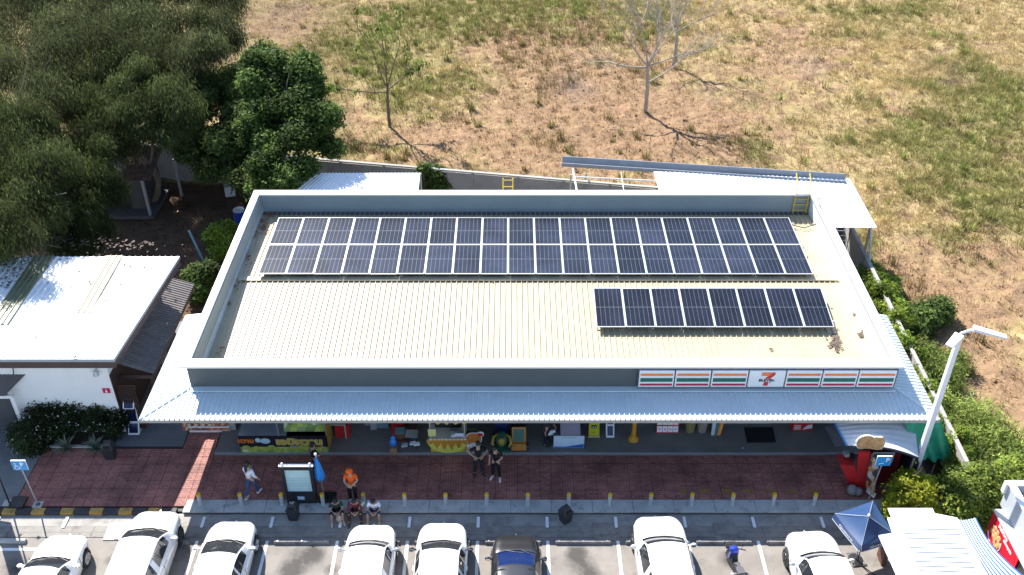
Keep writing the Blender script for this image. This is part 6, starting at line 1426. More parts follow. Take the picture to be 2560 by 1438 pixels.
for px, py, m_, lab in ((1726, 1084, mat('bin_ochre', (.24, .20, .07), .6), 'ochre plastic waste bin with grey lid by the store wall'), (1756, 1084, mat('bin_stone', (.26, .23, .19), .7, var=.4, scale=14), 'stone patterned open bin right of the ochre bin')):
    c = P(px, py, ZPL); t = thing('waste_bin', lab, 'bin', (c.x, c.y + .18, ZPL)); MB().lathe([(.17, 0), (.23, .62), (.245, .66), (.22, .66), (.19, .5)], 16).build('bin', m_, t); MB().lathe([(.20, .60), (.20, .605)], 14).build('lid', GREY if py == 1084 and px < 1740 else BLACK, t)
c = P(1785, 1088, ZPL); t = thing('leaning_flag_sign', 'white green and orange flag sign leaning by the store door', 'sign', (c.x, c.y, ZPL))
for k, (m_, o_) in enumerate(((mat('flag_white', (.50, .55, .58), .5), 0), (mat('flag_green', (.02, .14, .10), .5), .12), (ORANGE, .24))): MB().hexa([(c.x - .12 + o_, c.y, ZPL), (c.x + .0 + o_, c.y - .02, ZPL), (c.x + .0 + o_, c.y + .02, ZPL), (c.x - .12 + o_, c.y + .04, ZPL)], [(c.x - .05 + o_ * 1.5, c.y + .3, ZPL + .8), (c.x + .1 + o_ * 1.5, c.y + .3, ZPL + .8), (c.x + .1 + o_ * 1.5, c.y + .34, ZPL + .8), (c.x - .05 + o_ * 1.5, c.y + .34, ZPL + .8)]).build('stripe_panel', m_, t, world=True)
q = [P(1860, 1069, ZPL + .01), P(1932, 1068, ZPL + .01), P(1940, 1106, ZPL + .01), P(1868, 1107, ZPL + .01)]
tag(MB().prism([Vector((v.x, v.y, ZPL + .003)) for v in q][::-1], (0, 0, .014)).build('door_mat', mat('mat_black', (.010, .010, .012), .95, bump=.6, bscale=90), None), 'large black door mat in front of the store entrance', 'mat')
t, a, b = ground_box('promotion_box', 'red display box with a white splash print right of the door mat', 'display', 1979, 2030, 1077, .40, .35, RED); MB().prism([(lerp(a.x, b.x, .5), a.y - .003, ZPL + .06), (b.x - .02, a.y - .003, ZPL + .14), (b.x - .05, a.y - .003, ZPL + .34), (lerp(a.x, b.x, .72), a.y - .003, ZPL + .30)], (0, -.006, 0)).build('splash_print', WPLAIN, t, world=True)
for j in range(3): MB().span((a.x + .06, a.y - .008, ZPL + .08 + j * .09), (lerp(a.x, b.x, .42), a.y - .002, ZPL + .12 + j * .09)).build('printed_line', WPLAIN, t, world=True)
q = P(1857, 1121, ZPL); tag(MB().box((q.x, q.y, ZPL + .01), (.06, .04, .015), .3).build('paper_scrap', WPLAIN, None), 'scrap of white paper on the bare platform floor', 'litter')

# ---- advertising light box
c0 = P(756, 1268, .13); yL = 24.98; xa, xb = PY(715, 1250, yL).x, PY(792, 1250, yL).x
lb = thing('advertising_board', 'tall black advertising light box with pale rolled poster on the kerb', 'advertising board', ((xa + xb) / 2, yL, .125))
MB().span((xa + .02, yL, .125), (xb - .02, yL + .28, .62)).build('plinth', BLACK, lb, world=True, bevel=.02)
tb, tt = .62, 1.98; fr = MB()
fr.span((xa, yL + .02, tb), (xa + .11, yL + .26, tt)).span((xb - .11, yL + .02, tb), (xb, yL + .26, tt)).span((xa + .111, yL + .02, tb), (xb - .111, yL + .26, tb + .06)).span((xa + .111, yL + .02, tt - .16), (xb - .111, yL + .26, tt)); fr.build('frame', BLACK, lb, world=True)
MB().span((xa + .111, yL + .08, tb + .061), (xb - .111, yL + .2, tt - .161)).build('poster_panel', mat('poster_mint', (.46, .62, .64), .3, var=.06, scale=3, dirt=((.32, .45, .46), 2.0, .56, .4)), lb, world=True)
MB().span((xa - .05, yL + .02, tt + .002), (xb + .05, yL + .13, tt + .06)).build('top_rail', ALU, lb, world=True)
for x in (xa + .07, xb - .07): MB().lathe([(.045, 0), (.045, .07), (.02, .10)], 10, (x, yL + .075, tt + .06)).build('rail_lamp', WPLAIN, lb, world=True)
lg = MB().box(((xa + xb) / 2, yL - .006, .42), (.27, .012, .19)).build('logo_plate', mat('logo_blue', (.16, .30, .50), .4), lb, world=True)
letters('logo_number', '332', .15, FRONT(((xa + xb) / 2, yL - .015, .42)), WPLAIN, lg, .005, bold=.006)
rp = MB()
for j, f in enumerate((.25, .33, .45, .52)): rp.hexa([(xa + .12, yL + .074, lerp(tb, tt, f)), (xb - .12, yL + .074, lerp(tb, tt, f + .02)), (xb - .12, yL + .079, lerp(tb, tt, f + .02)), (xa + .12, yL + .079, lerp(tb, tt, f))], [(xa + .12, yL + .074, lerp(tb, tt, f) + .012), (xb - .12, yL + .074, lerp(tb, tt, f + .02) + .012), (xb - .12, yL + .079, lerp(tb, tt, f + .02) + .012), (xa + .12, yL + .079, lerp(tb, tt, f) + .012)])
rp.build('poster_fold', mat('poster_fold', (.34, .48, .52), .4), lb, world=True)
# ---- kerbside bins
BIN = mat('bin_black', (.030, .031, .036), .45, var=.15)
def kerb_bin(label, loc, rz, h=.95):
    t = thing('litter_bin', label, 'bin', loc, rz, 'black swing lid litter bins')
    MB().hexa([(-.20, -.20, 0), (.20, -.20, 0), (.20, .20, 0), (-.20, .20, 0)], [(-.25, -.25, h - .3), (.25, -.25, h - .3), (.25, .25, h - .3), (-.25, .25, h - .3)]).build('bin_body', BIN, t, bevel=.02)
    MB().hexa([(-.27, -.27, h - .3), (.27, -.27, h - .3), (.27, .27, h - .3), (-.27, .27, h - .3)], [(-.27, -.27, h - .25), (.27, -.27, h - .25), (.27, .27, h - .25), (-.27, .27, h - .25)]).build('rim', BIN, t, bevel=.01)
    hd = MB().hexa([(-.24, -.24, h - .249), (.24, -.24, h - .249), (.24, .24, h - .249), (-.24, .24, h - .249)], [(-.16, -.14, h), (.16, -.14, h), (.16, .14, h), (-.16, .14, h)]).build('hood', BIN, t, bevel=.015)
    MB().hexa([(-.17, -.238, h - .22), (.17, -.238, h - .22), (.17, -.20, h - .22), (-.17, -.20, h - .22)], [(-.14, -.178, h - .07), (.14, -.178, h - .07), (.14, -.13, h - .07), (-.14, -.13, h - .07)]).build('flap', mat('flap_void', (.004, .004, .004), .8, var=0), hd)
    return t
c = P(733, 1306, 0); k = kerb_bin('black litter bin with white stubs on its lid before the advertising board', (c.x, c.y + .22, 0), math.radians(-4), .92); k.scale = (.8, .8, .82)
q = MB(); 
for x, y in ((-.06, .02), (.03, -.03), (.05, .06)): q.box((x, y, .93), (.05, .025, .02), .5)
q.build('cigarette_stub', WPLAIN, k)
c = P(1414, 1314, 0); kerb_bin('black litter bin set diagonally on the gutter before the bollards', (c.x, c.y + .22, 0), math.radians(36), .92).scale = (.78, .78, .80)
c = P(274, 1152, .13); kerb_bin('black litter bin on the left paving beside the agaves', (c.x, c.y + .22, .13), math.radians(4), .88).scale = (.86, .86, .88)
# ---- closed parasol on its stand
b0 = P(812, 1246, .13); t = thing('closed_parasol', 'folded bright blue parasol standing in a dark base by the light box', 'parasol', (b0.x, b0.y, .13)); BL = mat('parasol_blue', (.02, .22, .60), .55, var=.2, scale=5)
pole = MB().tube([(0, 0, .1), (-.10, .05, 2.2)], .022, 8); pole.build('pole', STEEL, t)
for k in range(7):
    a_ = 2 * PI * k / 7; MB().tube([(-.10, .05, 2.12), (-.09 + .07 * math.cos(a_), .05 + .07 * math.sin(a_), 1.7), (-.06 + .13 * math.cos(a_), .04 + .13 * math.sin(a_), 1.15), (-.05 + .10 * math.cos(a_), .03 + .10 * math.sin(a_), .95)], [.015, .05, .07, .03], 7).build('folded_cloth', BL, t, smooth=True)
MB().ball((-.10, .05, 2.22), .055).build('finial', WPLAIN, t, smooth=True)
bs = MB()
for i in range(5): bs.box((.1, -.22 + i * .11, .06), (.62, .06, .05))
bs.box((-.12, 0, .03), (.06, .5, .05)).box((.32, 0, .03), (.06, .5, .05)); bs.build('slatted_base', BLACK, t)
# ---- parking signs
PB = mat('sign_blue', (.02, .28, .62), .35, var=.03)
def psign(label, base, top, group, wheel):
    t = thing('parking_sign', label, 'sign', (base.x, base.y, base.z), 0, group)
    MB().box((base.x, base.y, base.z + .012), (.34, .30, .02)).build('base_plate', LIGHTC, t, world=True); MB().lathe([(.09, .02), (.07, .08)], 10).build('foot', DGREY, t)
    MB().tube([base + Vector((0, 0, .05)), top], .026, 8).build('pole', STEEL, t, world=True)
    c = top + Vector((0, -.03, .02)); pl = MB().box(c, (.50, .05, .44)).build('sign_plate', PB, t, world=True, bevel=.012)
    MB().box(c + Vector((0, .012, .003)), (.52, .045, .46)).build('plate_rim', WPLAIN, pl, world=True)
    letters('sign_letter', 'P', .25, FRONT(c + Vector((.10 if wheel else .12, -.03, .06))), WPLAIN, pl, .005, bold=.008)
    w_ = MB(); o = c + Vector((-.10, -.029, -.03))
    if wheel:
        w_.tube([o + Vector((math.cos(a_) * .085, 0, -.055 + math.sin(a_) * .085)) for a_ in np.linspace(PI * .75, PI * 2.1, 12)], .012, 5); w_.tube([o + Vector((-.03, 0, .11)), o + Vector((-.025, 0, -.0)), o + Vector((.07, 0, -.0)), o + Vector((.11, 0, -.10))], .014, 5); w_.tube([o + Vector((-.03, 0, .05)), o + Vector((.05, 0, .05))], .011, 5); w_.ball(o + Vector((-.035, 0, .15)), .026)
    else:
        w_.tube([o + Vector((-.06, 0, -.10)), o + Vector((.0, 0, -.07)), o + Vector((.07, 0, -.06)), o + Vector((.10, 0, -.03))], .018, 6)
    w_.build('sign_symbol', WPLAIN, pl, world=True)
    return t
b0 = P(95, 1262, .13); psign('blue disabled parking sign on a grey pole at the left kerb', b0, Vector((PY(53, 1170, b0.y).x, b0.y, PY(50, 1163, b0.y).z)), 'blue parking signs', True)
b0 = P(2165, 1268, .13); psign('blue parking sign on a thin pole in front of the fried chicken stall', b0, Vector((PY(2207, 1156, b0.y).x, b0.y, PY(2207, 1152, b0.y).z)), 'blue parking signs', False)
# flag banner at far left edge
b0 = P(24, 1258, .13); t = thing('flag_banner', 'dark banner pole with red and white cloth at the far left edge', 'banner', (b0.x, b0.y, .13))
tp = Vector((PY(-12, 1170, b0.y).x, b0.y, PY(-12, 1170, b0.y).z)); tp2 = b0 + (tp - b0) * 1.9
MB().tube([b0, tp2], .03, 8).build('pole', BLACK, t, world=True); MB().span((b0.x + .05, b0.y - .25, .13), (b0.x + .58, b0.y + .28, .20)).build('rubber_base', BLACK, t, world=True); MB().box((b0.x - .05, b0.y, .14), (.34, .3, .02)).build('base_plate', LIGHTC, t, world=True)
MB().hexa([b0 + Vector((-.75, -.01, .60)), b0 + Vector((-.15, -.01, .75)), b0 + Vector((-.15, .01, .75)), b0 + Vector((-.75, .01, .60))], [tp2 + Vector((-.7, -.01, -.1)), tp2 + Vector((-.06, -.01, -.05)), tp2 + Vector((-.06, .01, -.05)), tp2 + Vector((-.7, .01, -.1))]).build('banner_cloth', mat('banner_grey', (.25, .26, .26), .7), t, world=True)
MB().hexa([b0 + Vector((-.75, -.02, .60)), b0 + Vector((-.16, -.02, .75)), b0 + Vector((-.16, -.012, .75)), b0 + Vector((-.75, -.012, .60))], [b0 + Vector((-.78, -.02, .95)), b0 + Vector((-.22, -.02, 1.05)), b0 + Vector((-.22, -.012, 1.05)), b0 + Vector((-.78, -.012, .95))]).build('red_band', RED, t, world=True)

# ---- street lamp
bx_ = PY(2283, 1190, 25.55); tp = PY(2400, 838, 25.55); lp = thing('street_lamp', 'tall white square street lamp with two flat heads', 'street lamp', (bx_.x, 25.55, 0)); LW = mat('lamp_white', (.62, .64, .68), .4, var=.05); LG = mat('lamp_collar', (.42, .44, .46), .5)
X = (bx_.x + tp.x) / 2
MB().hexa([(X - .10, 25.45, 0), (X + .10, 25.45, 0), (X + .10, 25.65, 0), (X - .10, 25.65, 0)], [(X - .075, 25.475, tp.z), (X + .075, 25.475, tp.z), (X + .075, 25.625, tp.z), (X - .075, 25.625, tp.z)]).build('pole', LW, lp, world=True); MB().box((X, 25.55, .9), (.24, .24, .5)).build('collar', LG, lp, world=True)
def head(c, dirn, ln, wd):
    d = Vector(dirn).normalized(); s_ = Vector((-d.y, d.x, 0)).normalized(); up = d.cross(s_) * -1; up = up if up.z > 0 else -up
    a, b = Vector(c), Vector(c) + d * ln
    return MB().hexa([a - s_ * wd / 2, b - s_ * wd * .42, b + s_ * wd * .42, a + s_ * wd / 2], [a - s_ * wd * .46 + up * .10, b - s_ * wd * .36 + up * .05, b + s_ * wd * .36 + up * .05, a + s_ * wd * .46 + up * .10])
top = Vector((X, 25.55, tp.z)); 
MB().tube([top, top + Vector((.0, 0, .07)), PY(2440, 822, 25.6)], .05, 8).build('arm', LW, lp, world=True)
h1 = PY(2404, 826, 25.5); e1 = PY(2372, 848, 25.1); head(top + Vector((-.05, -.05, .0)), Vector((-.55, -.55, -.05)), .72, .34).build('lamp_head', LW, lp, world=True, bevel=.015)
h2 = PY(2432, 823, 25.6); e2 = PY(2506, 846, 25.2); head(h2, Vector((1, -.32, -.10)), 1.05, .30).build('lamp_head', LW, lp, world=True, bevel=.015)
# ---- right end: curved tent roof, stall, green net
TENT = mat('tent_blue_grey', (.50, .54, .58), .45, var=.05)
cv = thing('curved_tent', 'curved white ribbed sheet roof sheltering the red chicken stall', 'tent', (13.3, 25.8, 0)); mb = MB(); n = 14
def tent_pt(u, v):
    """u along the sheet left to right, v front to back"""
    f = lerp(P(2118, 1118, 2.45), P(2295, 1146, 2.2), u); bk = lerp(P(2085, 1058, 2.7), P(2285, 1050, 2.5), u); p = lerp(f, bk, v); p.z += .28 * math.sin(PI * min(1, u * .85 + .08)) * (1 - .3 * v); return p
g = []
for j in range(13):
    for i in range(n + 1):
        p = tent_pt(i / n, j / 12); p.z += .012 * (j % 2); g.append(p)
mb.v = g
for j in range(12):
    for i in range(n): k = j * (n + 1) + i; mb.f.append((k, k + 1, k + n + 2, k + n + 1)); mb.m.append(0)
mb.build('roof_sheet', TENT, cv, world=True)
MB().tube([tent_pt(0, v) + Vector((-.02, 0, .01)) for v in (0, .5, 1)], .035, 6).build('blue_edge', mat('edge_blue', (.05, .22, .55), .4), cv, world=True); MB().tube([tent_pt(u, 0) + Vector((0, -.02, -.05)) for u in np.linspace(0, 1, 8)], .04, 6).build('front_rail', BLACK, cv, world=True)
for u in (.96,):
    p = tent_pt(u, .9 if u < .5 else .05); MB().span((p.x - .03, p.y - .03, .1), (p.x + .03, p.y + .03, p.z - .05)).build('tent_post', STEEL, cv, world=True)
tr = P(2095, 1085, 1.6); tag(MB().hexa([P(2062, 1066, 1.3), P(2118, 1062, 1.9), P(2130, 1110, 1.8), P(2088, 1118, 1.2)], [P(2062, 1066, 1.3) + Vector((0, 0, .03)), P(2118, 1062, 1.9) + Vector((0, 0, .03)), P(2130, 1110, 1.8) + Vector((0, 0, .03)), P(2088, 1118, 1.2) + Vector((0, 0, .03))]).build('grey_tarpaulin', mat('tarp_slate', (.10, .11, .14), .6), None), 'slate grey tarpaulin sheet slung beside the curved tent', 'tarpaulin')
rs = thing('chicken_stall', 'red fried chicken stall with counter and tall red side wing', 'stall', (12.9, 25.6, .125))
a, b = P(2132, 1222, .13), P(2164, 1222, .13)
ztop = PY(2110, 1162, a.y).z
MB().hexa([P(2126, 1220, .13), P(2150, 1222, .13), P(2150, 1222, .13) + Vector((0, .5, 0)), P(2126, 1220, .13) + Vector((0, .5, 0))], [PY(2100, 1162, a.y), PY(2136, 1164, a.y), PY(2136, 1164, a.y) + Vector((0, .55, 0)), PY(2100, 1162, a.y) + Vector((0, .55, 0))]).build('counter_front', RED, rs, world=True)
wz = PY(2155, 1128, a.y - .05)
MB().hexa([P(2136, 1224, .13), P(2166, 1222, .13), P(2166, 1222, .13) + Vector((0, .08, 0)), P(2136, 1224, .13) + Vector((0, .08, 0))], [PY(2148, 1130, a.y - .05), PY(2176, 1130, a.y - .05), PY(2176, 1130, a.y - .05) + Vector((0, .08, 0)), PY(2148, 1130, a.y - .05) + Vector((0, .08, 0))]).build('side_wing', RED, rs, world=True)
for px, py in ((2116, 1135), (2124, 1152), (2130, 1140)):
    c = PY(px, py, a.y + .4); MB().box(c, (.16, .2, .14), rnd.random()).build('stall_pot', (BLACK, GREY, STEEL)[px % 3], rs, world=True)
MB().span((13.0, 26.3, .15), (15.0, 26.35, 2.0)).span((14.6, 25.3, .15), (14.65, 26.29, 1.9)).build('shade_panel', BLACK, rs, world=True); MB().span((13.2, 26.0, .15), (14.3, 26.05, 1.7)).build('back_screen', mat('stall_maroon', (.18, .012, .016), .5), rs, world=True)  # black sheets added to paint in the shade inside the stall
wf_ = MB(); c = PY(2206, 1146, 25.9); wf_.box(c + Vector((0, 0, .28)), (.78, .03, .04)).box(c + Vector((0, 0, -.22)), (.78, .03, .04)).box(c + Vector((-.38, 0, .03)), (.04, .03, .46)).box(c + Vector((.38, 0, .03)), (.04, .03, .46)); wf_.build('window_frame', ALU, rs, world=True); MB().box(c + Vector((0, .02, .03)), (.72, .012, .45)).build('stall_window', mat('stall_glass', (.10, .13, .17), .15), rs, world=True)
# fried chicken cut-out
yc = a.y - .40; t = thing('chicken_sign', 'knobbly cut-out sign of fried chicken on top of the red wing', 'sign', PY(2178, 1124, yc)); out = [(2141, 1117), (2140, 1106), (2146, 1097), (2156, 1091), (2168, 1089), (2177, 1090), (2185, 1093), (2196, 1093), (2206, 1093), (2212, 1099), (2214, 1107), (2210, 1116), (2204, 1124), (2190, 1125), (2172, 1122), (2158, 1122), (2147, 1122)]
MB().prism([PY(x, y, yc) for x, y in out], (0, .05, 0)).build('backing', WPLAIN, t, world=True)
CHK = mat('fried_crust', (.50, .29, .13), .8, var=.35, scale=9, bump=.9, bscale=26, dirt=((.38, .13, .06), 5, .5, .7))
MB().prism([PY(2177 + (x - 2177) * .94, 1107 + (y - 1107) * .93, yc - .004) for x, y in out], (0, -.02, 0)).build('crust_print', CHK, t, world=True)
r = random.Random(6); mb = MB()
for i in range(46):
    x, y = 2148 + 60 * r.random(), 1095 + 25 * r.random(); mb.ball(PY(x, y, yc - .02), (.06 + .04 * r.random(), .025, .05 + .03 * r.random()), 7, 5)
mb.build('crust_lumps', CHK, t, world=True, smooth=True)
# poster board of skewers with white foot
pA, pB = P(2158, 1224, .2), P(2178, 1238, .2); t = thing('skewer_poster', 'narrow leaning poster with grilled skewer pictures beside the red stall', 'poster', (pA.x, pA.y, .13))
u0, u1 = PY(2178, 1134, pA.y + .05), PY(2196, 1166, pA.y - .18)
lo0, lo1 = P(2162, 1222, .30), P(2184, 1240, .30)
MB().hexa([lo0, lo1, lo1 + Vector((.03, .03, 0)), lo0 + Vector((.03, .03, 0))], [u0, u1, u1 + Vector((.03, .03, 0)), u0 + Vector((.03, .03, 0))]).build('poster', blotch_mat('skewer_print', [(.45, .22, .07), (.55, .32, .10), (.14, .07, .05), (.50, .45, .40), (.06, .04, .05), (.42, .16, .06)], 7), t, world=True)
MB().hexa([lo0 + Vector((.05, -.05, -.1)), lo1 + Vector((.02, -.02, -.1)), lo1 + Vector((.04, .0, -.1)), lo0 + Vector((.07, -.0, -.1))], [lo0 + Vector((.08, -.05, .12)), lo1 + Vector((.05, -.02, .12)), lo1 + Vector((.07, 0, .12)), lo0 + Vector((.1, 0, .12))]).build('white_label', WPLAIN, t, world=True)
c = P(2130, 1240, .13); tag(MB().ball((c.x, c.y + .12, .33), (.20, .18, .24)).ball((c.x + .22, c.y + .1, .27), (.18, .16, .18)).build('plastic_sack', mat('sack_grey', (.20, .19, .20), .6, var=.3, scale=9), None, smooth=True), 'grey plastic sack on the paving behind the last bollard', 'sack')
# teal banner
lo = [P(2196, 1292, .15), P(2222, 1290, .15)]; c = lo[0]; t = thing('teal_banner', 'narrow teal banner with white lettering behind the navy parasol', 'banner', (c.x, c.y, .1)); TEAL = mat('banner_teal', (.03, .22, .30), .5, var=.2, scale=6)
b4 = [P(2200, 1296, .2), P(2226, 1250, .2), P(2228, 1251, .2), P(2202, 1298, .2)]; t4 = [PY(2216, 1216, b4[0].y + .2), PY(2234, 1240, b4[1].y - .25), PY(2235, 1241, b4[1].y - .25), PY(2217, 1217, b4[0].y + .2)]
MB().hexa([b4[0], b4[1], b4[1] + Vector((.02, .02, 0)), b4[0] + Vector((.02, .02, 0))], [t4[0], t4[1], t4[1] + Vector((.02, .02, 0)), t4[0] + Vector((.02, .02, 0))]).build('banner_cloth', TEAL, t, world=True)
mb = MB()
for f in (.25, .42, .6, .78):
    p, q = lerp(lerp(b4[0], b4[1], .2), lerp(t4[0], t4[1], .2), f), lerp(lerp(b4[0], b4[1], .75), lerp(t4[0], t4[1], .75), f); mb.tube([p + Vector((-.02, -.02, 0)), q + Vector((-.02, -.02, 0))], .03, 5)
mb.build('white_lettering', mat('banner_white', (.4, .52, .58), .5), t, world=True)
# green shade net
net = thing('green_shade_net', 'green shade net hanging in folds at the right end of the store', 'net', (15.6, 26.3, 0)); GN = mat('net_green', (.015, .27, .15), .6, var=.25, scale=4, bump=.5, bscale=40); mb = MB(); n = 26; m_ = 12
TLn, TRn, BLn, BRn = P(2262, 1052, 2.9), P(2352, 1048, 2.9), P(2296, 1146, 1.7), P(2386, 1157, .9)
for j in range(m_ + 1):
    for i in range(n + 1):
        u, v_ = i / n, j / m_; p = lerp(lerp(TLn, TRn, u), lerp(BLn, BRn, u), v_); p.y += .07 * math.sin(u * 21 + v_ * 2) * (.4 + v_); p.z += .04 * math.sin(u * 15 + v_ * 5) - .10 * math.sin(PI * u) * v_ * (1 - v_) * 2; p.x -= .25 * v_ * (1 - v_) * (1 - u); mb.v.append(p)
for j in range(m_):
    for i in range(n): k = j * (n + 1) + i; mb.f.append((k, k + 1, k + n + 2, k + n + 1)); mb.m.append(0)
mb.build('net_cloth', GN, net, world=True, smooth=True)
# ---- navy square parasol
pc = P(2172, 1291, 2.25); um = thing('square_parasol', 'navy square parasol with white lettering on its valance', 'parasol', (pc.x, pc.y, 0)); NV = mat('parasol_navy', (.026, .060, .145), .30, var=.08, scale=3, spec=.6); PIP = mat('white_piping', (.55, .58, .62), .5)
cn = [P(2087, 1284, 1.72), P(2182, 1252, 1.72), P(2240, 1338, 1.72), P(2154, 1366, 1.72)]
apx = Vector((pc.x, pc.y, 2.25))
cnz = cn
for k in range(4):
    a, b = cn[k], cn[(k + 1) % 4]; mb = MB(); N_ = 8
    for i in range(N_ + 1):
        for j in range(N_ + 1):
            e = lerp(a, b, i / N_); p = lerp(apx, e, j / N_); p.z -= .05 * math.sin(PI * j / N_) + .03 * math.sin(PI * i / N_) * (j / N_); mb.v.append(p)
    for i in range(N_):
        for j in range(N_): q = i * (N_ + 1) + j; mb.f.append((q, q + 1, q + N_ + 2, q + N_ + 1)); mb.m.append(0)
    mb.build('canopy_panel', NV, um, world=True, smooth=True)
    va = MB(); out_ = ((a + b) / 2 - Vector((apx.x, apx.y, a.z))).normalized()
    pts = [lerp(a, b, i / 6) - Vector((0, 0, .03 * math.sin(PI * i / 6))) for i in range(7)]; low = [p + out_ * .05 + Vector((0, 0, -.24)) for p in pts]
    va.v = pts + low; va.f = [(i, i + 1, i + 8, i + 7) for i in range(6)]; va.m = [0] * 6
    vo = va.build('valance', NV, um, world=True)
    MB().tube([p for p in low], .010, 5).build('piping', PIP, vo, world=True)
    if k in (2, 3):
        d = (a - b) if False else (b - a); M_ = frame((low[3] + pts[3]) / 2 + out_ * .02, -d if d.x < 0 and k == 2 else d * -1, Vector((0, 0, 1)) + out_ * -.2)
        letters('valance_lettering', 'Quattro', .15, frame((low[3] + pts[3]) / 2 + out_ * .025, (a - b) if (a - b).cross(Vector((0, 0, 1))).dot(out_) > 0 else (b - a), Vector((0, 0, 1))), WPLAIN, vo, .004, sx=1.5)
    MB().tube([apx, a + Vector((0, 0, .0))], .005, 4).build('seam', PIP, um, world=True)
MB().ball(apx + Vector((0, 0, .05)), .05).build('finial', WPLAIN, um, world=True, smooth=True); MB().tube([(pc.x, pc.y, .05), (pc.x, pc.y, 2.2)], .024, 8).build('pole', STEEL, um, world=True); MB().lathe([(.25, 0), (.25, .06), (.05, .08)], 16).build('base', BLACK, um)
# ---- slatted iron rack with hook
g = [P(2116, 1384, .04), P(2150, 1382, .04), P(2166, 1411, .04), P(2132, 1415, .04)]; t = thing('slatted_rack', 'small dark slatted metal rack lying on the sunlit concrete', 'rack', (g[0].x, g[0].y, 0)); 
for i in range(8): MB().tube([lerp(g[0], g[1], i / 7), lerp(g[3], g[2], i / 7)], .018, 5).build('slat', DGREY, t, world=True)
MB().tube([g[0], g[1]], .02, 5).tube([g[3], g[2]], .02, 5).build('end_bar', DGREY, t, world=True)
h0 = P(2144, 1402, .05); MB().tube([h0, h0 + Vector((.02, .05, .45)), h0 + Vector((.0, .1, .62)), h0 + Vector((-.06, .08, .60))], .018, 6).build('hook', BLACK, t, world=True)
tag(MB().tube([P(2158, 1416, .02), P(2172, 1426, .02), P(2190, 1440, .02)], .012, 5).build('black_cable', BLACK, None), 'thin black cable running across the concrete from the rack', 'cable')
# ---- big white stall roof bottom right with striped awning
CAN = mat('canopy_white', (.84, .84, .85), .55, var=.02)
sc_ = thing('stall_canopy', 'big white stall canopy with blue and white striped side awning', 'canopy', (13.6, 21, 0)); zc_ = 2.5
def cp_(px, py, z=zc_): return P(px, py, z)
o = MB().prism([cp_(2219, 1273), cp_(2330, 1273), cp_(2336, 1286), cp_(2392, 1297), cp_(2478, 1462), cp_(2500, 1500), cp_(2200, 1500), cp_(2240, 1438), cp_(2196, 1341), cp_(2231, 1335), cp_(2218, 1297), cp_(2229, 1296)], (0, 0, .05)); o.build('roof_panel', CAN, sc_, world=True)
SEAMB = mat('seam_blue_grey', (.09, .14, .19), .6, var=0)
for i in range(10):
    y = 1325 + i * 11.6; p, q = cp_(2256 + i * 4.3, y), cp_(2396 + i * 5, y + 2.2 + i * .2); p.z = q.z = zc_ + .052
    MB().tube([p, q], .017, 4).build('panel_seam', SEAMB, sc_, world=True)
BS = mat('stripe_blue', (.02, .11, .36), .6, var=.05)
def aw_pt(u, v): 
    """v across (roof edge to outer edge), u along"""
    a = lerp(cp_(2384, 1296, 2.47), cp_(2474, 1470, 2.47), u); b = lerp(P(2440, 1294, 2.25), P(2585, 1460, 2.0), u); p = lerp(a, b, v); p.x -= .26 * math.sin(PI * u) * v; p.z -= .10 * math.sin(PI * v); return p
for s in range(18):
    mb = MB(); K = 12
    for i in range(K + 1): mb.v += [aw_pt(i / K, s / 18), aw_pt(i / K, (s + 1) / 18)]
    for i in range(K): mb.f.append((2 * i, 2 * i + 1, 2 * i + 3, 2 * i + 2)); mb.m.append(0)
    mb.build('awning_stripe', BS if s % 2 else CAN, sc_, world=True)
for x, y in ((13.2, 22.2), (14.2, 21.9), (12.6, 18.5)): MB().span((x - .03, y - .03, 0), (x + .03, y + .03, zc_ - .02)).build('canopy_post', STEEL, sc_, world=True)
MB().span((12.4, 19.5, 0), (12.6, 21.2, .75)).build('stall_counter', WOOD, sc_, world=True)
c = P(2212, 1372, .6); tag(MB().box((c.x, c.y, .35), (.16, .5, .7)).build('wooden_board', WOOD, None), 'brown board standing against the stall canopy edge', 'board')
# ---- red food kiosk at the right edge
KX, KY = 16.30, 23.25; kz = 3.05
kt = thing('red_kiosk', 'grey walled food kiosk with red fried chicken picture panel', 'kiosk', (KX, 21.5, 0)); KG = mat('kiosk_grey', (.40, .42, .45), .5, var=.05); KRED = mat('kiosk_red', (.55, .01, .03), .4, var=.08)
tl = P(2522, 1207, kz)
X0 = tl.x; yb2 = tl.y
MB().span((X0, yb2 - 6, 2.0), (X0 + .12, yb2, kz)).span((X0 + .121, yb2 - .12, 2.0), (X0 + 5, yb2, kz)).build('parapet', KG, kt, world=True)
MB().span((X0 - .05, yb2 - 6, kz + .001), (X0 + .17, yb2 + .05, kz + .06)).span((X0 + .171, yb2 - .17, kz + .001), (X0 + 5, yb2 + .05, kz + .06)).build('coping', WPLAIN, kt, world=True); MB().box((X0 - .06, yb2 + .01, kz - .22), (.10, .16, .45)).build('corner_trim', WPLAIN, kt, world=True)
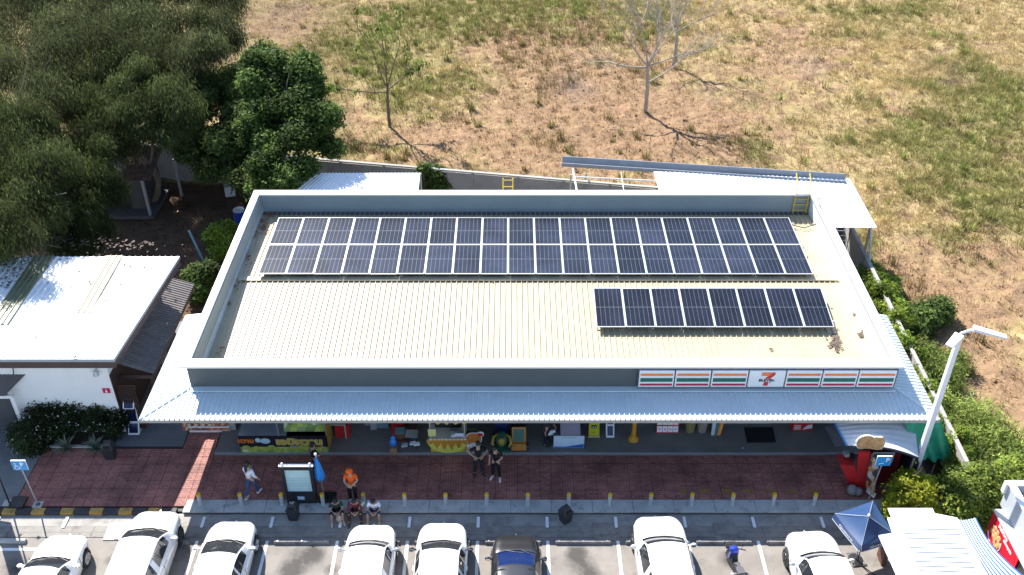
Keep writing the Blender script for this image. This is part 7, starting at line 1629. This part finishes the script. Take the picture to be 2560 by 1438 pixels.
ribbed4(MB(), (X0 + .12, yb2 - 6, 2.62), (X0 + .12, yb2 - .12, 2.62), (X0 + 5, yb2 - .12, 2.7), (X0 + 5, yb2 - 6, 2.7), 26, .03).build('roof_sheet', mat('kiosk_roof', (.50, .47, .43), .6, var=.2, dirt=((.18, .13, .10), 2.2, .52, .8)), kt, world=True)
MB().span((X0 - .32, yb2 - 6, 1.98), (X0 - .002, yb2 - .25, 2.04)).build('canopy_ledge', mat('ledge_grey', (.44, .44, .43), .6), kt, world=True)
rp = MB().span((X0 - .31, yb2 - 2.3, .15), (X0 - .25, yb2 - .3, 1.975)).build('picture_panel', KRED, kt, world=True); MB().span((X0 - .27, yb2 - 6, .1), (X0 - .21, yb2 - 2.31, 1.97)).build('shop_opening', GLASSD, kt, world=True); MB().span((X0 - .249, yb2 - 2.3, .1), (X0 + 4, yb2 - .31, 1.97)).build('kiosk_wall', KG, kt, world=True)
SIDE = lambda o: frame(o, (0, -1, 0), (0, 0, 1))
letters('panel_heading', 'ร้านไก่ทอด', .16, SIDE((X0 - .315, yb2 - 1.15, 1.86)), WPLAIN, rp, .006, bold=.012); letters('panel_heading', 'อร่อยทุกวัน', .13, SIDE((X0 - .315, yb2 - 1.6, 1.70)), WPLAIN, rp, .006, bold=.01)
CH2 = mat('panel_chicken', (.62, .36, .16), .6, var=.3, scale=12, dirt=((.45, .16, .06), 8, .5, .6)); r = random.Random(9); mb = MB()
for i in range(22): a_ = r.random() * 6.28; q = r.random() ** .5; mb.ball((X0 - .316, yb2 - .85 + q * .38 * math.cos(a_), 1.32 + q * .32 * math.sin(a_)), (.012, .10, .09), 8, 6)
mb.build('printed_chicken', CH2, rp, world=True, smooth=True); mb = MB()
for i in range(9): mb.ball((X0 - .316, yb2 - 1.65 + r.gauss(0, .16), .85 + r.gauss(0, .14)), (.012, .09, .08), 8, 6)
mb.build('printed_drumstick', CH2, rp, world=True, smooth=True)
MB().tube([(X0 - .32, yb2 - .85 + .46 * math.cos(a_), 1.28 + .40 * math.sin(a_)) for a_ in np.linspace(PI * .85, PI * 1.9, 14)], .016, 5).build('printed_plate_rim', WPLAIN, rp, world=True)
